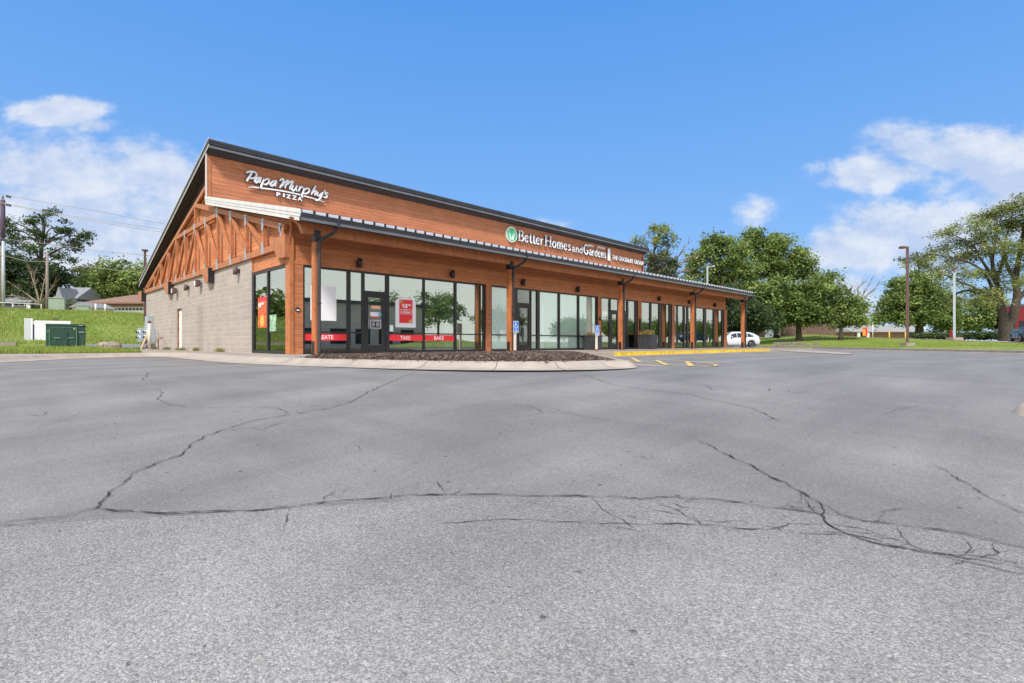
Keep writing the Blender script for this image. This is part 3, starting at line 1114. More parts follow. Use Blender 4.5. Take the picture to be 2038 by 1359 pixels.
# nose of the island
nose = MB()
c0, c1 = rows[0][0], rows[0][-1]
cm = (c0 + c1) / 2
rad = (c1 - c0).length / 2
nv_ = []
prn = [(1.06, -0.143), (0.92, -0.10), (0.78, -0.045), (0.6, -0.012), (0.0, 0.003)]
for k_, z_ in prn:
    for j in range(24):
        th = 2 * math.pi * j / 24
        nv_.append((cm.x + rad * k_ * math.cos(th), cm.y + rad * k_ * math.sin(th), z_))
nose.add(nv_, [(i * 24 + j, i * 24 + (j + 1) % 24, (i + 1) * 24 + (j + 1) % 24, (i + 1) * 24 + j) for i in range(4) for j in range(24)], True)
nose.build('kerb_nose', M_kerb)['kind'] = 'structure'

inn = [p for p in inner]
pav = [(p.x, p.y) for p in inn]
# polygon: along the kerb, then back along the grass edge, the wall, the shop front kerb and the island's right side
last = inn[-1]
pav += [(-30, 25.2), (0.1, 25.0), (1.34, 24.3), (2.7, 24.0), (3.9, 24.2), (4.15, 30), (4.4, 41.2), (6.9, 41.2), (6.9, 17.5), (43.6, 17.5), (43.6, 11.7), (15.55, 11.7), (15.4, 11.45)]
MB().add([(x, y, 0.0) for x, y in pav], [tuple(range(len(pav)))]).build('pavement', M_concrete)['kind'] = 'structure'
# seams of the pavement slabs
pj = MB()
for X in np.arange(16.0, 43.0, 1.9):
    pj.box(X, X + 0.012, 11.75, 16.9, 0.0005, 0.004)
for Y in (13.6, 15.4):
    pj.box(15.8, 43.4, Y, Y + 0.012, 0.0005, 0.0045)
for Y in np.arange(18, 41, 2.4):
    pj.box(5.15, 6.7, Y, Y + 0.012, 0.0005, 0.004)
pj.build('pavement_joints', M_crack)['kind'] = 'structure'
kb = MB()
kb.box(15.5, 43.6, 11.56, 11.70, -0.3, 0.001)
kb.box(43.6, 43.75, 11.56, 30, -0.3, 0.001)
kb.bar((9.75, 6.35, -0.12), (15.5, 11.6, -0.12), 0.15, 0.24)
kb.build('straight_kerb', M_kerb)['kind'] = 'structure'
gp = MB()
gp.box(15.9, 43.6, 11.12, 11.55, -0.146, -0.143)
gpts = [ga(*p, -0.15) for p in [(1523, 696.2), (1600, 697), (1690, 703), (1696, 706), (1660, 704.6), (1560, 699)]]
gp.add([p + Vector((0, 0, 0.02)) for p in gpts], [tuple(range(6))])
gp.build('gutter_strip', M_kerb)['kind'] = 'structure'
yk = MB()
yk.box(17.3, 34.6, 11.545, 11.86, 0.002, 0.006)
yk.box(17.3, 34.6, 11.55, 11.558, -0.147, 0.004)
yk.build('yellow_kerb_paint', M_yellow)['kind'] = 'structure'


def paint(mb, pts, w, z=0.006):
    q = [ga(px, py, -0.15) for px, py in pts]
    for a, b in zip(q, q[1:]):
        d = (b - a).normalized()
        n2 = Vector((-d.y, d.x, 0)) * w / 2
        a2, b2 = a - d * w * 0.2, b + d * w * 0.2
        zz2 = Vector((0, 0, z))
        mb.add([a2 - n2 + zz2, a2 + n2 + zz2, b2 + n2 + zz2, b2 - n2 + zz2], [(0, 1, 2, 3)])
        z += 0.0015


pl = MB()
for X in np.arange(22.0, 43.5, 2.7):
    pl.box(X, X + 0.1, 5.9, 11.1, -0.1455, -0.144)
for k in range(9):
    u = 54 + k * 2.8
    a = Vector((EE.x * u + EN.x * K0, EE.y * u + EN.y * K0, 0)) - EN * 0.4
    b = a - EN * 4.8
    d = (b - a).normalized() * 1
    n2 = Vector((-d.y, d.x, 0)) * 0.05
    if k > 0:
        pl.add([a - n2 + Vector((0, 0, -0.1445)), a + n2 + Vector((0, 0, -0.1445)), b + n2 + Vector((0, 0, -0.1445)), b - n2 + Vector((0, 0, -0.1445))], [(0, 1, 2, 3)])
pl.build('stall_markings', M_linep)['kind'] = 'structure'
py_ = MB()
paint(py_, [(1166, 709.3), (1230, 716.5), (1285, 722), (1345, 728), (1400, 730), (1420, 729.2), (1427, 727.3), (1415, 724.5), (1364, 719.5), (1290, 714.4), (1205, 709.6)], 0.085)
for a, b in [((1203, 709.2), (1219, 716.3)), ((1258, 712.6), (1273, 721.2)), ((1306, 717.4), (1327, 727)), ((1367, 720), (1376, 729))]:
    paint(py_, [a, b], 0.13, 0.012)
py_.build('hatched_bay_markings', M_liney)['kind'] = 'structure'
pw = MB()
paint(pw, [(1225, 722), (1320, 729)], 0.35, 0.0045)
paint(pw, [(1375, 720), (1450, 721)], 0.5, 0.0045)
pw.build('worn_white_markings', M_kerb)['kind'] = 'structure'

c_ = ga(2020, 828) + Vector((1 / R2, -1 / R2, 0)) * 2.43
isl = MB()
rs = [(1.0, -0.01), (0.93, 0.06), (0.85, 0.105), (0.6, 0.125), (0.0, 0.13)]
vs_ = []
for k_, z_ in rs:
    for j in range(28):
        th = 2 * math.pi * j / 28
        a_, b_ = (2.35 - 0.5 * (1 - k_)) * (1 if k_ else 0) * math.copysign(abs(math.cos(th)) ** 0.6, math.cos(th)), 0.5 * k_ * math.copysign(abs(math.sin(th)) ** 0.8, math.sin(th))
        vs_.append((c_.x + (a_ + b_) / R2, c_.y + (b_ - a_) / R2, zasph(depth(c_.x + b_ / R2, c_.y + b_ / R2)) + z_))
isl.add(vs_, [(i * 28 + j, i * 28 + (j + 1) % 28, (i + 1) * 28 + (j + 1) % 28, (i + 1) * 28 + j) for i in range(len(rs) - 1) for j in range(28)], True)
isl.build('kerb_island', M_kerb)['kind'] = 'structure'

# mulch bed on the island
bed_out = [(p.x, p.y) for p in inner if p.y < 12.9 and p.x < 9.3 and p.x > 2]
bed_out = bed_out[:]
bed_back = [(5.75, 13.5), (8, 13.9), (11, 13.95), (13.4, 13.3), (15.2, 11.85), (15.0, 11.5), (12.35, 9.15), (9.9, 6.95)]
bed = bed_out + bed_back


def inside(x, y, poly):
    c = False
    j = len(poly) - 1
    for i in range(len(poly)):
        xi, yi = poly[i]
        xj, yj = poly[j]
        if (yi > y) != (yj > y) and x < (xj - xi) * (y - yi) / (yj - yi) + xi:
            c = not c
        j = i
    return c


def edge_dist(x, y, poly):
    best = 9
    for (x0, y0), (x1, y1) in zip(poly, poly[1:] + poly[:1]):
        dx, dy = x1 - x0, y1 - y0
        t = max(0, min(1, ((x - x0) * dx + (y - y0) * dy) / (dx * dx + dy * dy + 1e-9)))
        best = min(best, math.hypot(x - x0 - t * dx, y - y0 - t * dy))
    return best


bx = [p[0] for p in bed]
by = [p[1] for p in bed]


def zbed(x, y):
    return 0.004 + 0.055 * (1 - math.exp(-edge_dist(x, y, bed) / 0.35))


mulch = MB()
# surface: shrink the outline towards the middle in rings
cxb, cyb = 9.9, 10.6
rings = []
for k in (1.0, 0.97, 0.92, 0.84, 0.7, 0.5, 0.25):
    rings.append([(cxb + (x - cxb) * k, cyb + (y - cyb) * k) for x, y in bed])
vv = []
for i, rg in enumerate(rings):
    for x, y in rg:
        vv.append((x, y, 0.004 if i == 0 else zbed(x, y)))
nb = len(bed)
ff = [(i * nb + k, i * nb + (k + 1) % nb, (i + 1) * nb + (k + 1) % nb, (i + 1) * nb + k) for i in range(len(rings) - 1) for k in range(nb)]
ff.append(tuple(range((len(rings) - 1) * nb, len(rings) * nb)))
cc_ = len(vv)
vv.append((cxb, cyb, 0.105))
ff.pop()
o_ = (len(rings) - 1) * nb
for k in range(0, nb - 1, 2):
    ff.append((o_ + k, o_ + k + 1, o_ + (k + 2) % nb, cc_))
if nb % 2:
    ff.append((o_ + nb - 1, o_, cc_, cc_))
V = [Vector(p) for p in vv]
Q = list(ff)
TT = [0.25] * len(Q)
cnt = 0
while cnt < 26000:
    x, y = random.uniform(min(bx), max(bx)), random.uniform(min(by), max(by))
    stray = not inside(x, y, bed)
    if stray and (edge_dist(x, y, bed) > 0.25 or random.random() < 0.82):
        continue
    cnt += 1
    z = 0.008 if stray else zbed(x, y) + random.uniform(0.0, 0.035)
    a = random.uniform(0, 6.28)
    tl = random.uniform(-0.6, 0.6)
    ln, wd = random.uniform(0.012, 0.045), random.uniform(0.006, 0.014)
    u = Vector((math.cos(a) * math.cos(tl), math.sin(a) * math.cos(tl), math.sin(tl))) * ln
    w = Vector((-math.sin(a), math.cos(a), random.uniform(-.8, .8))) * wd
    c = Vector((x, y, z))
    n0 = len(V)
    V += [c - u - w, c + u - w, c + u + w, c - u + w]
    Q.append((n0, n0 + 1, n0 + 2, n0 + 3))
    TT.append(random.random() ** 1.6)
npmesh('mulch', np.array([tuple(v) for v in V]), [q for q in Q if len(set(q)) == 4], LF_mulch, [t_ for q, t_ in zip(Q, TT) if len(set(q)) == 4])['kind'] = 'stuff'

# left: verge, bank and the ground on top of it
xs = list(np.arange(-80, -10, 8)) + list(np.arange(-10, 4.01, 1.0))


def yfront(x):
    if x < 0.1:
        return 25.0
    pts = [(0.1, 25.0), (1.34, 24.3), (2.7, 24.0), (4.0, 24.2)]
    for (a, za), (b, zb) in zip(pts, pts[1:]):
        if x <= b:
            return za + (zb - za) * (x - a) / (b - a)
    return 24.2


def bump(x, y, a=0.05):
    return a * (math.sin(x * 0.9 + y * 0.4) * 0.5 + math.sin(x * 0.31 - y * 0.53 + 1.3) * 0.8)


rows = []
for k in np.linspace(0, 1, 24):
    rows.append([(x, yfront(x) + (47.0 - yfront(x)) * k, zleft(yfront(x) + (47.0 - yfront(x)) * k) + (0.012 if k == 0 else 0.03 + bump(x, k * 20, 0.015) * (k < 0.95))) for x in xs])
sheet('grass_verge', M_grass, rows)
xs2 = list(np.arange(-80, -16, 8)) + list(np.arange(-16, 26, 1.5)) + [30, 40, 50, 57]
rows = []
for y in list(np.arange(47, 64, 0.7)) + [70, 80, 100, 140, 200, 300]:
    rows.append([(x, y, zleft(y) + 0.03 + bump(x, y, 0.06) * (y > 48)) for x in xs2])
sheet('grass_bank', M_grass, rows)
rows = []
for y in (41.0, 42, 43, 44, 45, 46, 47.3):
    rows.append([(x, y, zleft(y) + 0.012) for x in (4.02, 8, 20, 57)])
sheet('alley', M_asphalt, rows)
MB().prism([(-8, 0.1), (0.9, 0.1), (0.9, 0.42), (-8, 0.42)], 'y', 45.6, 48.3).build('concrete_pad', M_kerb)['kind'] = 'structure'
rows = [[(x, y, zleft(y) + 0.06) for x in (-30, -10, 0, 2.9)] for y in (41.6, 42.6, 43.6)]
sheet('concrete_path', M_kerb, rows)

# right: kerb, lawn, side road
kp = [Vector((EE.x * u + EN.x * K0, EE.y * u + EN.y * K0, 0)) for u in (14, 22, 30, 35, 40, 44, 48, 52, 56, 60, 63, 66, 69, 72, 74.5, 77, 79)]
nrm = [EN] * len(kp)
e_ = kp[-1]
fan = [(1.5, 0.75, 35), (2.6, 2.2, 24), (3.3, 4.2, 14), (3.7, 6.5, 6), (3.9, 9.5, 2), (3.9, 13, 0), (3.9, 17, 0), (3.9, 21, 0), (3.9, 26, 0), (3.9, 32, 0), (3.9, 40, 0), (3.9, 52, 0), (3.9, 75, 0), (3.9, 125, 0)]
for fx, fy, an in fan:
    kp.append(Vector((e_.x + fx, e_.y + fy, 0)))
    nrm.append(Vector((math.cos(math.radians(-an)), math.sin(math.radians(-an)), 0)))
ss = [0, 1, 2, 3.5, 5, 7, 9, 11, 13, 15, 17, 19, 20.5, 22, 24, 26.5, 29, 33, 38, 44, 50, 58, 66, 76, 88, 100, 115, 130, 150, 190]
rows = []
for s in ss:
    rw = []
    for p, n2 in zip(kp, nrm):
        x, y = p.x + n2.x * s, p.y + n2.y * s
        rw.append((x, y, zright(x, y) + (bump(x, y, 0.03) if s > 1 else 0)))
    rows.append(rw)
sheet('lawn', M_grass, rows)
kb = MB()
for a, b, na, nb2 in zip(kp, kp[1:], nrm, nrm[1:]):
    A, B = a - Vector((na.x, na.y, 0)) * 0.55, b - Vector((nb2.x, nb2.y, 0)) * 0.55
    A1, B1 = a - Vector((na.x, na.y, 0)) * 0.16, b - Vector((nb2.x, nb2.y, 0)) * 0.16
    kb.add([A + Vector((0, 0, -.144)), B + Vector((0, 0, -.144)), B1 + Vector((0, 0, -.13)), A1 + Vector((0, 0, -.13)), B1 + Vector((0, 0, 0)), A1 + Vector((0, 0, 0)), b + Vector((0, 0, .012)), a + Vector((0, 0, .012))],
           [(0, 1, 2, 3), (3, 2, 4, 5), (5, 4, 6, 7)])
kb.build('lawn_kerb', M_kerb)['kind'] = 'structure'
rows = []
for s in (20.5, 22, 24, 26.5, 29):
    rw = []
    for u in np.arange(30, 91, 2.5):
        x, y = EE.x * u + EN.x * (K0 + s), EE.y * u + EN.y * (K0 + s)
        rw.append((x, y, zright(x, y) + 0.05))
    rows.append(rw)
sheet('side_road', M_gravel, rows)


def blades(name, m, n, samp, hh, ww, rnd):
    V = np.zeros((n * 3, 3), np.float32)
    tn = rnd.random(n)
    for i in range(n):
        x, y, z, k = samp(rnd)
        a = rnd.random() * 6.28
        h = hh * (0.5 + rnd.random()) * k
        w = ww * (0.6 + rnd.random() * 0.8)
        lx, ly = (rnd.random() - .5) * h * 0.9, (rnd.random() - .5) * h * 0.9
        V[3 * i] = (x - math.cos(a) * w, y - math.sin(a) * w, z - 0.01)
        V[3 * i + 1] = (x + math.cos(a) * w, y + math.sin(a) * w, z - 0.01)
        V[3 * i + 2] = (x + lx, y + ly, z + h)
    o = npmesh(name, V, np.arange(n * 3).reshape(n, 3), m, tn, k=3)
    o['kind'] = 'stuff'
    return o


def s_verge(r):
    x = -7 + 11 * r.random()
    y = yfront(x) + 19 * r.random() ** 1.5
    return x, y, zleft(y) + 0.03, 0.8 + 0.7 * (math.sin(x * 2.1) * math.sin(y * 1.3) > 0.2)


def s_bank(r):
    x = -14 + 34 * r.random()
    y = 47 + 15 * r.random()
    return x, y, zleft(y) + 0.05, 1.0


def s_lawn(r):
    u = 40 + 48 * r.random()
    s = 0.1 + 20 * r.random() ** 1.3
    x, y = EE.x * u + EN.x * (K0 + s), EE.y * u + EN.y * (K0 + s)
    return x, y, zright(x, y), 1.0


blades('verge_grass', LF_blade, 42000, s_verge, 0.10, 0.010, np.random.default_rng(1))
blades('bank_grass', LF_blade, 60000, s_bank, 0.14, 0.022, np.random.default_rng(2))
blades('lawn_grass', LF_blade, 60000, s_lawn, 0.09, 0.020, np.random.default_rng(3))


def s_weed(r):
    k = r.integers(0, 6)
    c = [(6.65, 38.0, .4), (6.65, 30.2, .9), (6.65, 27.4, .3), (6.7, 33.5, .5), (6.68, 24.0, .5), (6.6, 36.0, .3)][k]
    return c[0] - 0.12 * r.random(), c[1] + c[2] * r.normal() * 0.6, 0.0, 1.0


blades('weeds', LF_weed, 1100, s_weed, 0.13, 0.014, np.random.default_rng(4))

# ------------------------------------------------------------------ the shop building
B = thing('shop_building', 'long low shop with orange timber siding, beige block side wall and sloping dark roof', 'building', (XS, YF, 0))
HEAD = 2.98
sl_roof = (9.07 - 4.25) / (40.0 - 24.85)
RX0, RX1 = 6.45, 42.65

# block wall along the side, with the door opening left free
mb = MB()
mb.box(XS, 7.05, 20.5, 30.75, -0.2, 3.5)
mb.box(XS, 7.05, 31.8, 39.6, -0.2, 3.5)
mb.box(XS, 7.05, 30.75, 31.8, 2.15, 3.5)
mb.box(7.05, 42.3, 39.3, 39.6, -0.2, 4.2)
mb.box(42.3, 42.6, 25.3, 39.6, -0.2, 8.3)
mb.build('block_wall', M_block, B)
d_ = MB().box(6.84, 6.92, 30.8, 31.72, 0.02, 2.1).build('door', M_doorw, B)
mb = MB()
mb.box(6.80, 6.94, 31.72, 31.8, 0.0, 2.15).box(6.80, 6.94, 30.75, 30.8, 0.0, 2.15).box(6.80, 6.94, 30.8, 31.72, 2.1, 2.15)
mb.build('door_frame', M_rust, B)
for z in (0.3, 1.05, 1.8):
    MB().box(6.80, 6.842, 31.66, 31.73, z, z + 0.12).build('hinge', M_rust, d_)
MB().tube([(6.84, 30.9, 1.0), (6.78, 30.9, 1.0), (6.78, 31.02, 1.0)], 0.012, 6).build('handle', M_galv, d_)
MB().box(6.73, 6.75, 32.9, 33.05, 0.85, 1.0).build('wall_box', M_galv, B)

# gable siding, set back behind the truss
gp_ = [(17.3, 3.45), (39.6, 3.45), (39.6, 4.28), (25.42, 8.52), (25.42, 6.40), (17.3, 4.45)]
MB().prism(gp_, 'x', 6.90, 7.0).build('gable_wall', M_gable, B)
MB().box(6.80, 6.95, 17.30, 20.5, HEAD + 0.02, 3.47).build('side_header', M_gable, B)
mb = MB()
mb.box(6.76, 6.90, 20.42, 20.50, HEAD, 3.48)
mb.box(6.72, 6.80, 17.30, 20.44, HEAD - 0.005, HEAD + 0.05)
mb.build('side_trim', M_timber, B)
# upper front wall
MB().box(6.50, 42.6, YC, YC + 0.3, 6.45, 8.68).build('upper_wall', M_up, B)
mb = MB()
mb.box(6.455, 6.50, YC - 0.012, YC + 0.06, 6.72, 8.66)
mb.build('corner_flashing', M_white, B)
mb = MB()
mb.box(6.52, 6.66, YC - 0.02, YC + 0.0, 6.72, 8.6).box(42.46, 42.62, YC - 0.02, YC + 0.0, 5.4, 8.6).box(6.66, 42.46, YC - 0.018, YC + 0.0, 8.48, 8.62)
mb.build('corner_board', M_timber, B)
# front wall over the windows and the piers between them
mb = MB()
mb.box(6.80, 40.9, YF, YF + 0.2, HEAD + 0.02, 4.75)
mb.box(40.7, 40.9, YF + 0.2, YC, -0.1, 4.9)
mb.build('front_wall', M_front, B)
piers = [(577.5, 603), (966.5, 977), (1189.5, 1196), (1269, 1276), (1336.8, 1342), (1440.6, 1446.5)]
for i, (a, b) in enumerate(piers):
    x0, x1 = sx(a), sx(b)
    if i == 0:
        mb = MB().box(XS, x1, YF - 0.03, YF + 0.29, -0.05, HEAD + 0.02)
    else:
        mb = MB().box(x0, x1, YF - 0.03, YF + 0.14, -0.05, HEAD + 0.02)
    mb.build('pier', M_front, B, bevel=0.01)
tr = MB()
tr.box(XS - 0.03, XS + 0.1, YF - 0.06, YF - 0.03, 0, 4.0).box(XS - 0.03, XS, YF - 0.03, YF + 0.3, 0, 3.72)
for i, (a, b) in enumerate(piers[1:]):
    x0, x1 = sx(a), sx(b)
    tr.box(x0 - 0.02, x0 + 0.06, YF - 0.055, YF - 0.03, 0, HEAD)
tr.box(XS + 0.1, 40.9, YF - 0.04, YF, HEAD - 0.02, HEAD + 0.10)
tr.build('front_trim', M_post, B)

# main roof
zr_ = lambda y: 9.07 - sl_roof * (y - 24.85)
mb = MB()
mb.prism([(24.85, 9.07), (40.0, 4.25), (40.0, 4.13), (24.85, 8.95)], 'x', RX0 + 0.03, RX1)
mb.build('roof', M_fascia, B)
rf = B.children[-1]
mb = MB()
mb.prism([(24.9, 8.94), (39.96, 4.13), (39.96, 3.98), (25.3, 8.56), (24.9, 8.72)], 'x', RX0 + 0.06, RX1 - 0.04)
mb.build('soffit', M_soffit, B)
mb = MB()
mb.box(RX0, RX1 + 0.02, 24.80, 24.852, 8.72, 8.93)
mb.box(RX0 - 0.01, RX1 + 0.03, 24.76, 24.80, 8.90, 9.00)
mb.box(RX0 - 0.01, RX1 + 0.03, 24.74, 24.86, 9.00, 9.10)
mb.build('front_fascia', M_fascia, rf)
MB().box(RX0, RX1 + 0.02, 24.775, 24.80, 8.74, 8.83).build('drip_edge', M_gutter, rf)
mb = MB()
rk = lambda o1, o2: [(24.76, zr_(24.76) + o1), (40.04, zr_(40.04) + o1), (40.04, zr_(40.04) + o2), (24.76, zr_(24.76) + o2)]
mb.prism(rk(0.03, -0.27), 'x', RX0, RX0 + 0.03)
mb.box(RX0, RX1, 40.0, 40.06, 3.88, 4.27)
mb.build('rake_fascia', M_fascia, rf)
mb = MB()
mb.prism(rk(0.055, 0.02), 'x', RX0 - 0.03, RX0)
mb.prism(rk(-0.24, -0.29), 'x', RX0 - 0.025, RX0)
mb.build('rake_trim', M_white, rf)
ztc = lambda y: 7.73 - 0.2695 * (y - 25.4)          # upper chord of the gable truss
MB().prism([(25.45, 8.5), (39.55, 4.1), (39.55, ztc(39.55) - 0.02), (25.45, ztc(25.45) - 0.02)], 'x', 6.84, 6.895).build('frieze_board', M_soffit, B)

# gable truss
T = MB()
ky = lambda k: 17.36 + 1.78 * k
zct = lambda y: 4.85 + 0.256 * (y - 19.5)           # chord under the canopy rake
TX0, TX1 = 6.665, 6.785
xc = (TX0 + TX1) / 2


def chord(y0, z0, y1, z1, h, name, m=M_timber, x=None, w=0.12):
    mb = MB()
    xx = x if x is not None else xc
    mb.bar((xx, y0, z0), (xx, y1, z1), w, h)
    return mb.build(name, m, B)


chord(17.25, 3.62, 39.6, 3.62, 0.22, 'truss_chord', w=0.125)
chord(25.40, ztc(25.4) - 0.1, 39.6, ztc(39.6) - 0.1, 0.19, 'truss_chord')
chord(17.2, zct(17.2) - 0.1, 28.0, zct(28.0) - 0.1, 0.20, 'truss_chord', w=0.122)
chord(24.4, 5.88, 31.75, 5.88, 0.19, 'truss_chord', w=0.118)


def ztop(k):
    y = ky(k)
    if k <= 4:
        return zct(y) - 0.2
    if k <= 7:
        return 5.80
    return ztc(y) - 0.2


for k in range(0, 13):
    y = ky(k) - (0.05 if k == 12 else 0)
    mb = MB().box(TX0 + 0.003, TX1 - 0.003, y - 0.065, y + 0.065, 3.72, ztop(k))
    if k in (6,):
        mb.box(TX0 + 0.004, TX1 - 0.004, y - 0.07, y + 0.07, 5.97, ztc(y) - 0.18)
    mb.build('truss_post', M_timber, B)
for k in range(2, 7):
    MB().bar((xc, ky(k), ztop(k)), (xc, ky(k - 1) + 0.07, 3.78), 0.12, 0.105, (1, 0, 0)).build('truss_brace', M_timber, B)
for k in range(6, 12):
    MB().bar((xc, ky(k), ztop(k)), (xc, ky(k + 1) - 0.07, 3.78), 0.12, 0.105, (1, 0, 0)).build('truss_brace', M_timber, B)


def gusset(y, z, h, w=0.17):
    mb = MB()
    mb.prism([(y - w * .8, z - h * .5), (y - w * .45, z + h * .5), (y + w * .45, z + h * .5), (y + w * .8, z - h * .5)] if z < 4 else
             [(y - w * .8, z + h * .5), (y + w * .8, z + h * .5), (y + w * .4, z - h * .5), (y - w * .4, z - h * .5)], 'x', TX0 - 0.012, TX0 + 0.002)
    for a in (-1, 1):
        mb.ball((TX0 - 0.015, y + a * w * 0.35, z - 0.3 * h * (1 if z < 4 else -1)), 0.016, n=6, m=4)
    mb.build('truss_plate', M_galv, B)


for k in range(1, 12):
    gusset(ky(k), 3.72, 0.42 if k < 6 else 0.34)
for k in range(1, 8):
    gusset(ky(k), ztop(k) - 0.0, 0.42)
gusset(17.55, 4.2, 0.3)
MB().box(TX0 - 0.012, TX0 + 0.001, 17.44, 17.54, 3.6, 4.25).build('truss_plate', M_galv, B)

# tapered beam ends
for y0, y1, yb in ((25.15, 26.3, 25.7), (32.5, 33.9, 33.1), (39.65, 41.0, 40.3)):
    c = MB().prism([(y0, 3.66), (y1, 3.66), (yb, 3.02), (y0, 3.02)], 'x', 6.52, 6.748 if y0 < 39 else 6.80).build('corbel', M_timber, B)
    MB().box(6.50, 6.745, y0 - 0.03, y0, 2.99, 3.64).build('end_cap', M_black, c)
MB().prism([(16.86, 3.86), (18.15, 3.86), (17.5, 3.14), (16.9, 3.14)], 'x', 6.56, 6.72).build('corbel', M_timber, B)

# canopy
zc0, zc1 = 4.38, 6.72
csl = (zc1 - zc0) / (YC - 15.47)
mb = MB()
prof_ = []
x = RX0
while x < RX1 - 0.2:
    prof_ += [(x, 0.075), (x + 0.035, 0.075), (x + 0.055, 0.0), (x + 0.20, 0.012), (x + 0.39, 0.0)]
    x += 0.41
prof_.append((x, 0.075))
vs = [(a, 15.44, zc0 - 0.045 + b) for a, b in prof_] + [(a, YC - 0.02, zc1 - 0.045 + b) for a, b in prof_] + [(a, 15.44, zc0 - 0.075) for a, b in prof_]
n = len(prof_)
mb.add(vs, [(i, i + 1, n + i + 1, n + i) for i in range(n - 1)] + [(i + 2 * n, i + 1 + 2 * n, i + 1, i) for i in range(n - 1)])
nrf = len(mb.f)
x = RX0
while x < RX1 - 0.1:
    mb.box(x - 0.012, x + 0.062, 15.425, 15.438, zc0 - 0.118, zc0 + 0.032)  # black blocks paint the shadow beside each rib end
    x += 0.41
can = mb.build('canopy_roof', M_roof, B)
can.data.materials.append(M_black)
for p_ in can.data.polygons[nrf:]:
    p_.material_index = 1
MB().prism([(15.50, zc0 - 0.08), (YC, zc1 - 0.08), (YC, zc1 - 0.22), (15.50, zc0 - 0.22)], 'x', RX0 + 0.02, RX1 - 0.02).build('canopy_deck', M_timber, B)
MB().box(RX0 + 0.01, RX1, 15.46, 15.50, 4.05, zc0 - 0.05).build('canopy_fascia', M_black, can)
mb = MB()
mb.prism([(15.455, 4.03), (15.455, 4.24), (15.335, 4.24), (15.335, 4.20), (15.345, 4.19), (15.345, 4.10), (15.375, 4.03)], 'x', RX0 - 0.02, RX1 + 0.02)
mb.build('gutter', M_fascia, can)
g_ = MB()
g_.box(RX0 - 0.01, RX1 + 0.01, 15.325, 15.334, 4.045, 4.125)  # paler strip paints the light on the gutter's lower face
g_.build('gutter_lit_strip', M_gutter, can)
# white stepped rake flashing
for i, (o1, o2, xx) in enumerate(((0.03, -0.10, 6.405), (-0.10, -0.20, 6.42), (-0.20, -0.33, 6.435))):
    MB().prism([(15.38, zc0 - csl * 0.09 + o1), (YC - 0.03, zc1 + o1), (YC - 0.03, zc1 + o2), (15.38, zc0 - csl * 0.09 + o2)], 'x', xx, 6.46).build('rake_flashing', M_white, can)
# long beam under the gutter
mb = MB()
mb.prism([(6.62, 4.03), (6.34, 4.22), (41.6 + 1.0, 4.22), (42.5, 3.78), (6.72, 3.78)], 'y', 15.84, 16.04)
mb.build('canopy_beam', M_timber, B)
raf = MB()
for X in np.arange(7.1, 42.5, 0.61):
    raf.bar((X, 16.06, zc0 - 0.36 + csl * 0.6), (X, 16.93, zc0 - 0.36 + csl * 1.47), 0.045, 0.22)
raf.build('rafters', M_timber, B)['kind'] = 'stuff'

# posts with their downpipes
PX = [7.13 + 8.655 * i for i in range(5)]


def make_post(X):
    p = MB().box(X - 0.05, X + 0.11, 15.82, 16.08, 0.0, 3.60).build('post', M_post, B, bevel=0.006)
    q = MB()
    q.box(X - 0.062, X + 0.122, 15.81, 16.09, 3.56, 3.92)
    q.build('post_bracket', M_black, p)
    q = MB()
    q.box(X - 0.06, X - 0.05, 15.86, 16.04, 0.0, 0.42).box(X + 0.11, X + 0.12, 15.86, 16.04, 0.0, 0.42).box(X - 0.1, X + 0.16, 15.78, 16.12, 0.001, 0.015)
    q.build('post_base', M_black, p)
    q = MB()
    px_ = X + 0.055
    q.tube([(px_ + 0.42, 15.44, 4.05), (px_ + 0.42, 15.46, 3.93), (px_ + 0.34, 15.52, 3.84), (px_ + 0.12, 15.69, 3.68), (px_ + 0.01, 15.745, 3.58), (px_, 15.755, 3.44), (px_, 15.755, 0.12), (px_, 15.73, 0.05)],
           0.052, 8)
    q.box(px_ - 0.055, px_ + 0.055, 15.70, 15.81, 3.3, 3.34).box(px_ - 0.055, px_ + 0.055, 15.70, 15.81, 1.6, 1.64)
    q.box(px_ + 0.38, px_ + 0.48, 15.315, 15.47, 4.0, 4.26)
    q.build('downpipe', M_black if X > 8 else M_fascia, p)


for X in PX:
    make_post(X)

# windows and doors of the shop front
YG = YF + 0.045


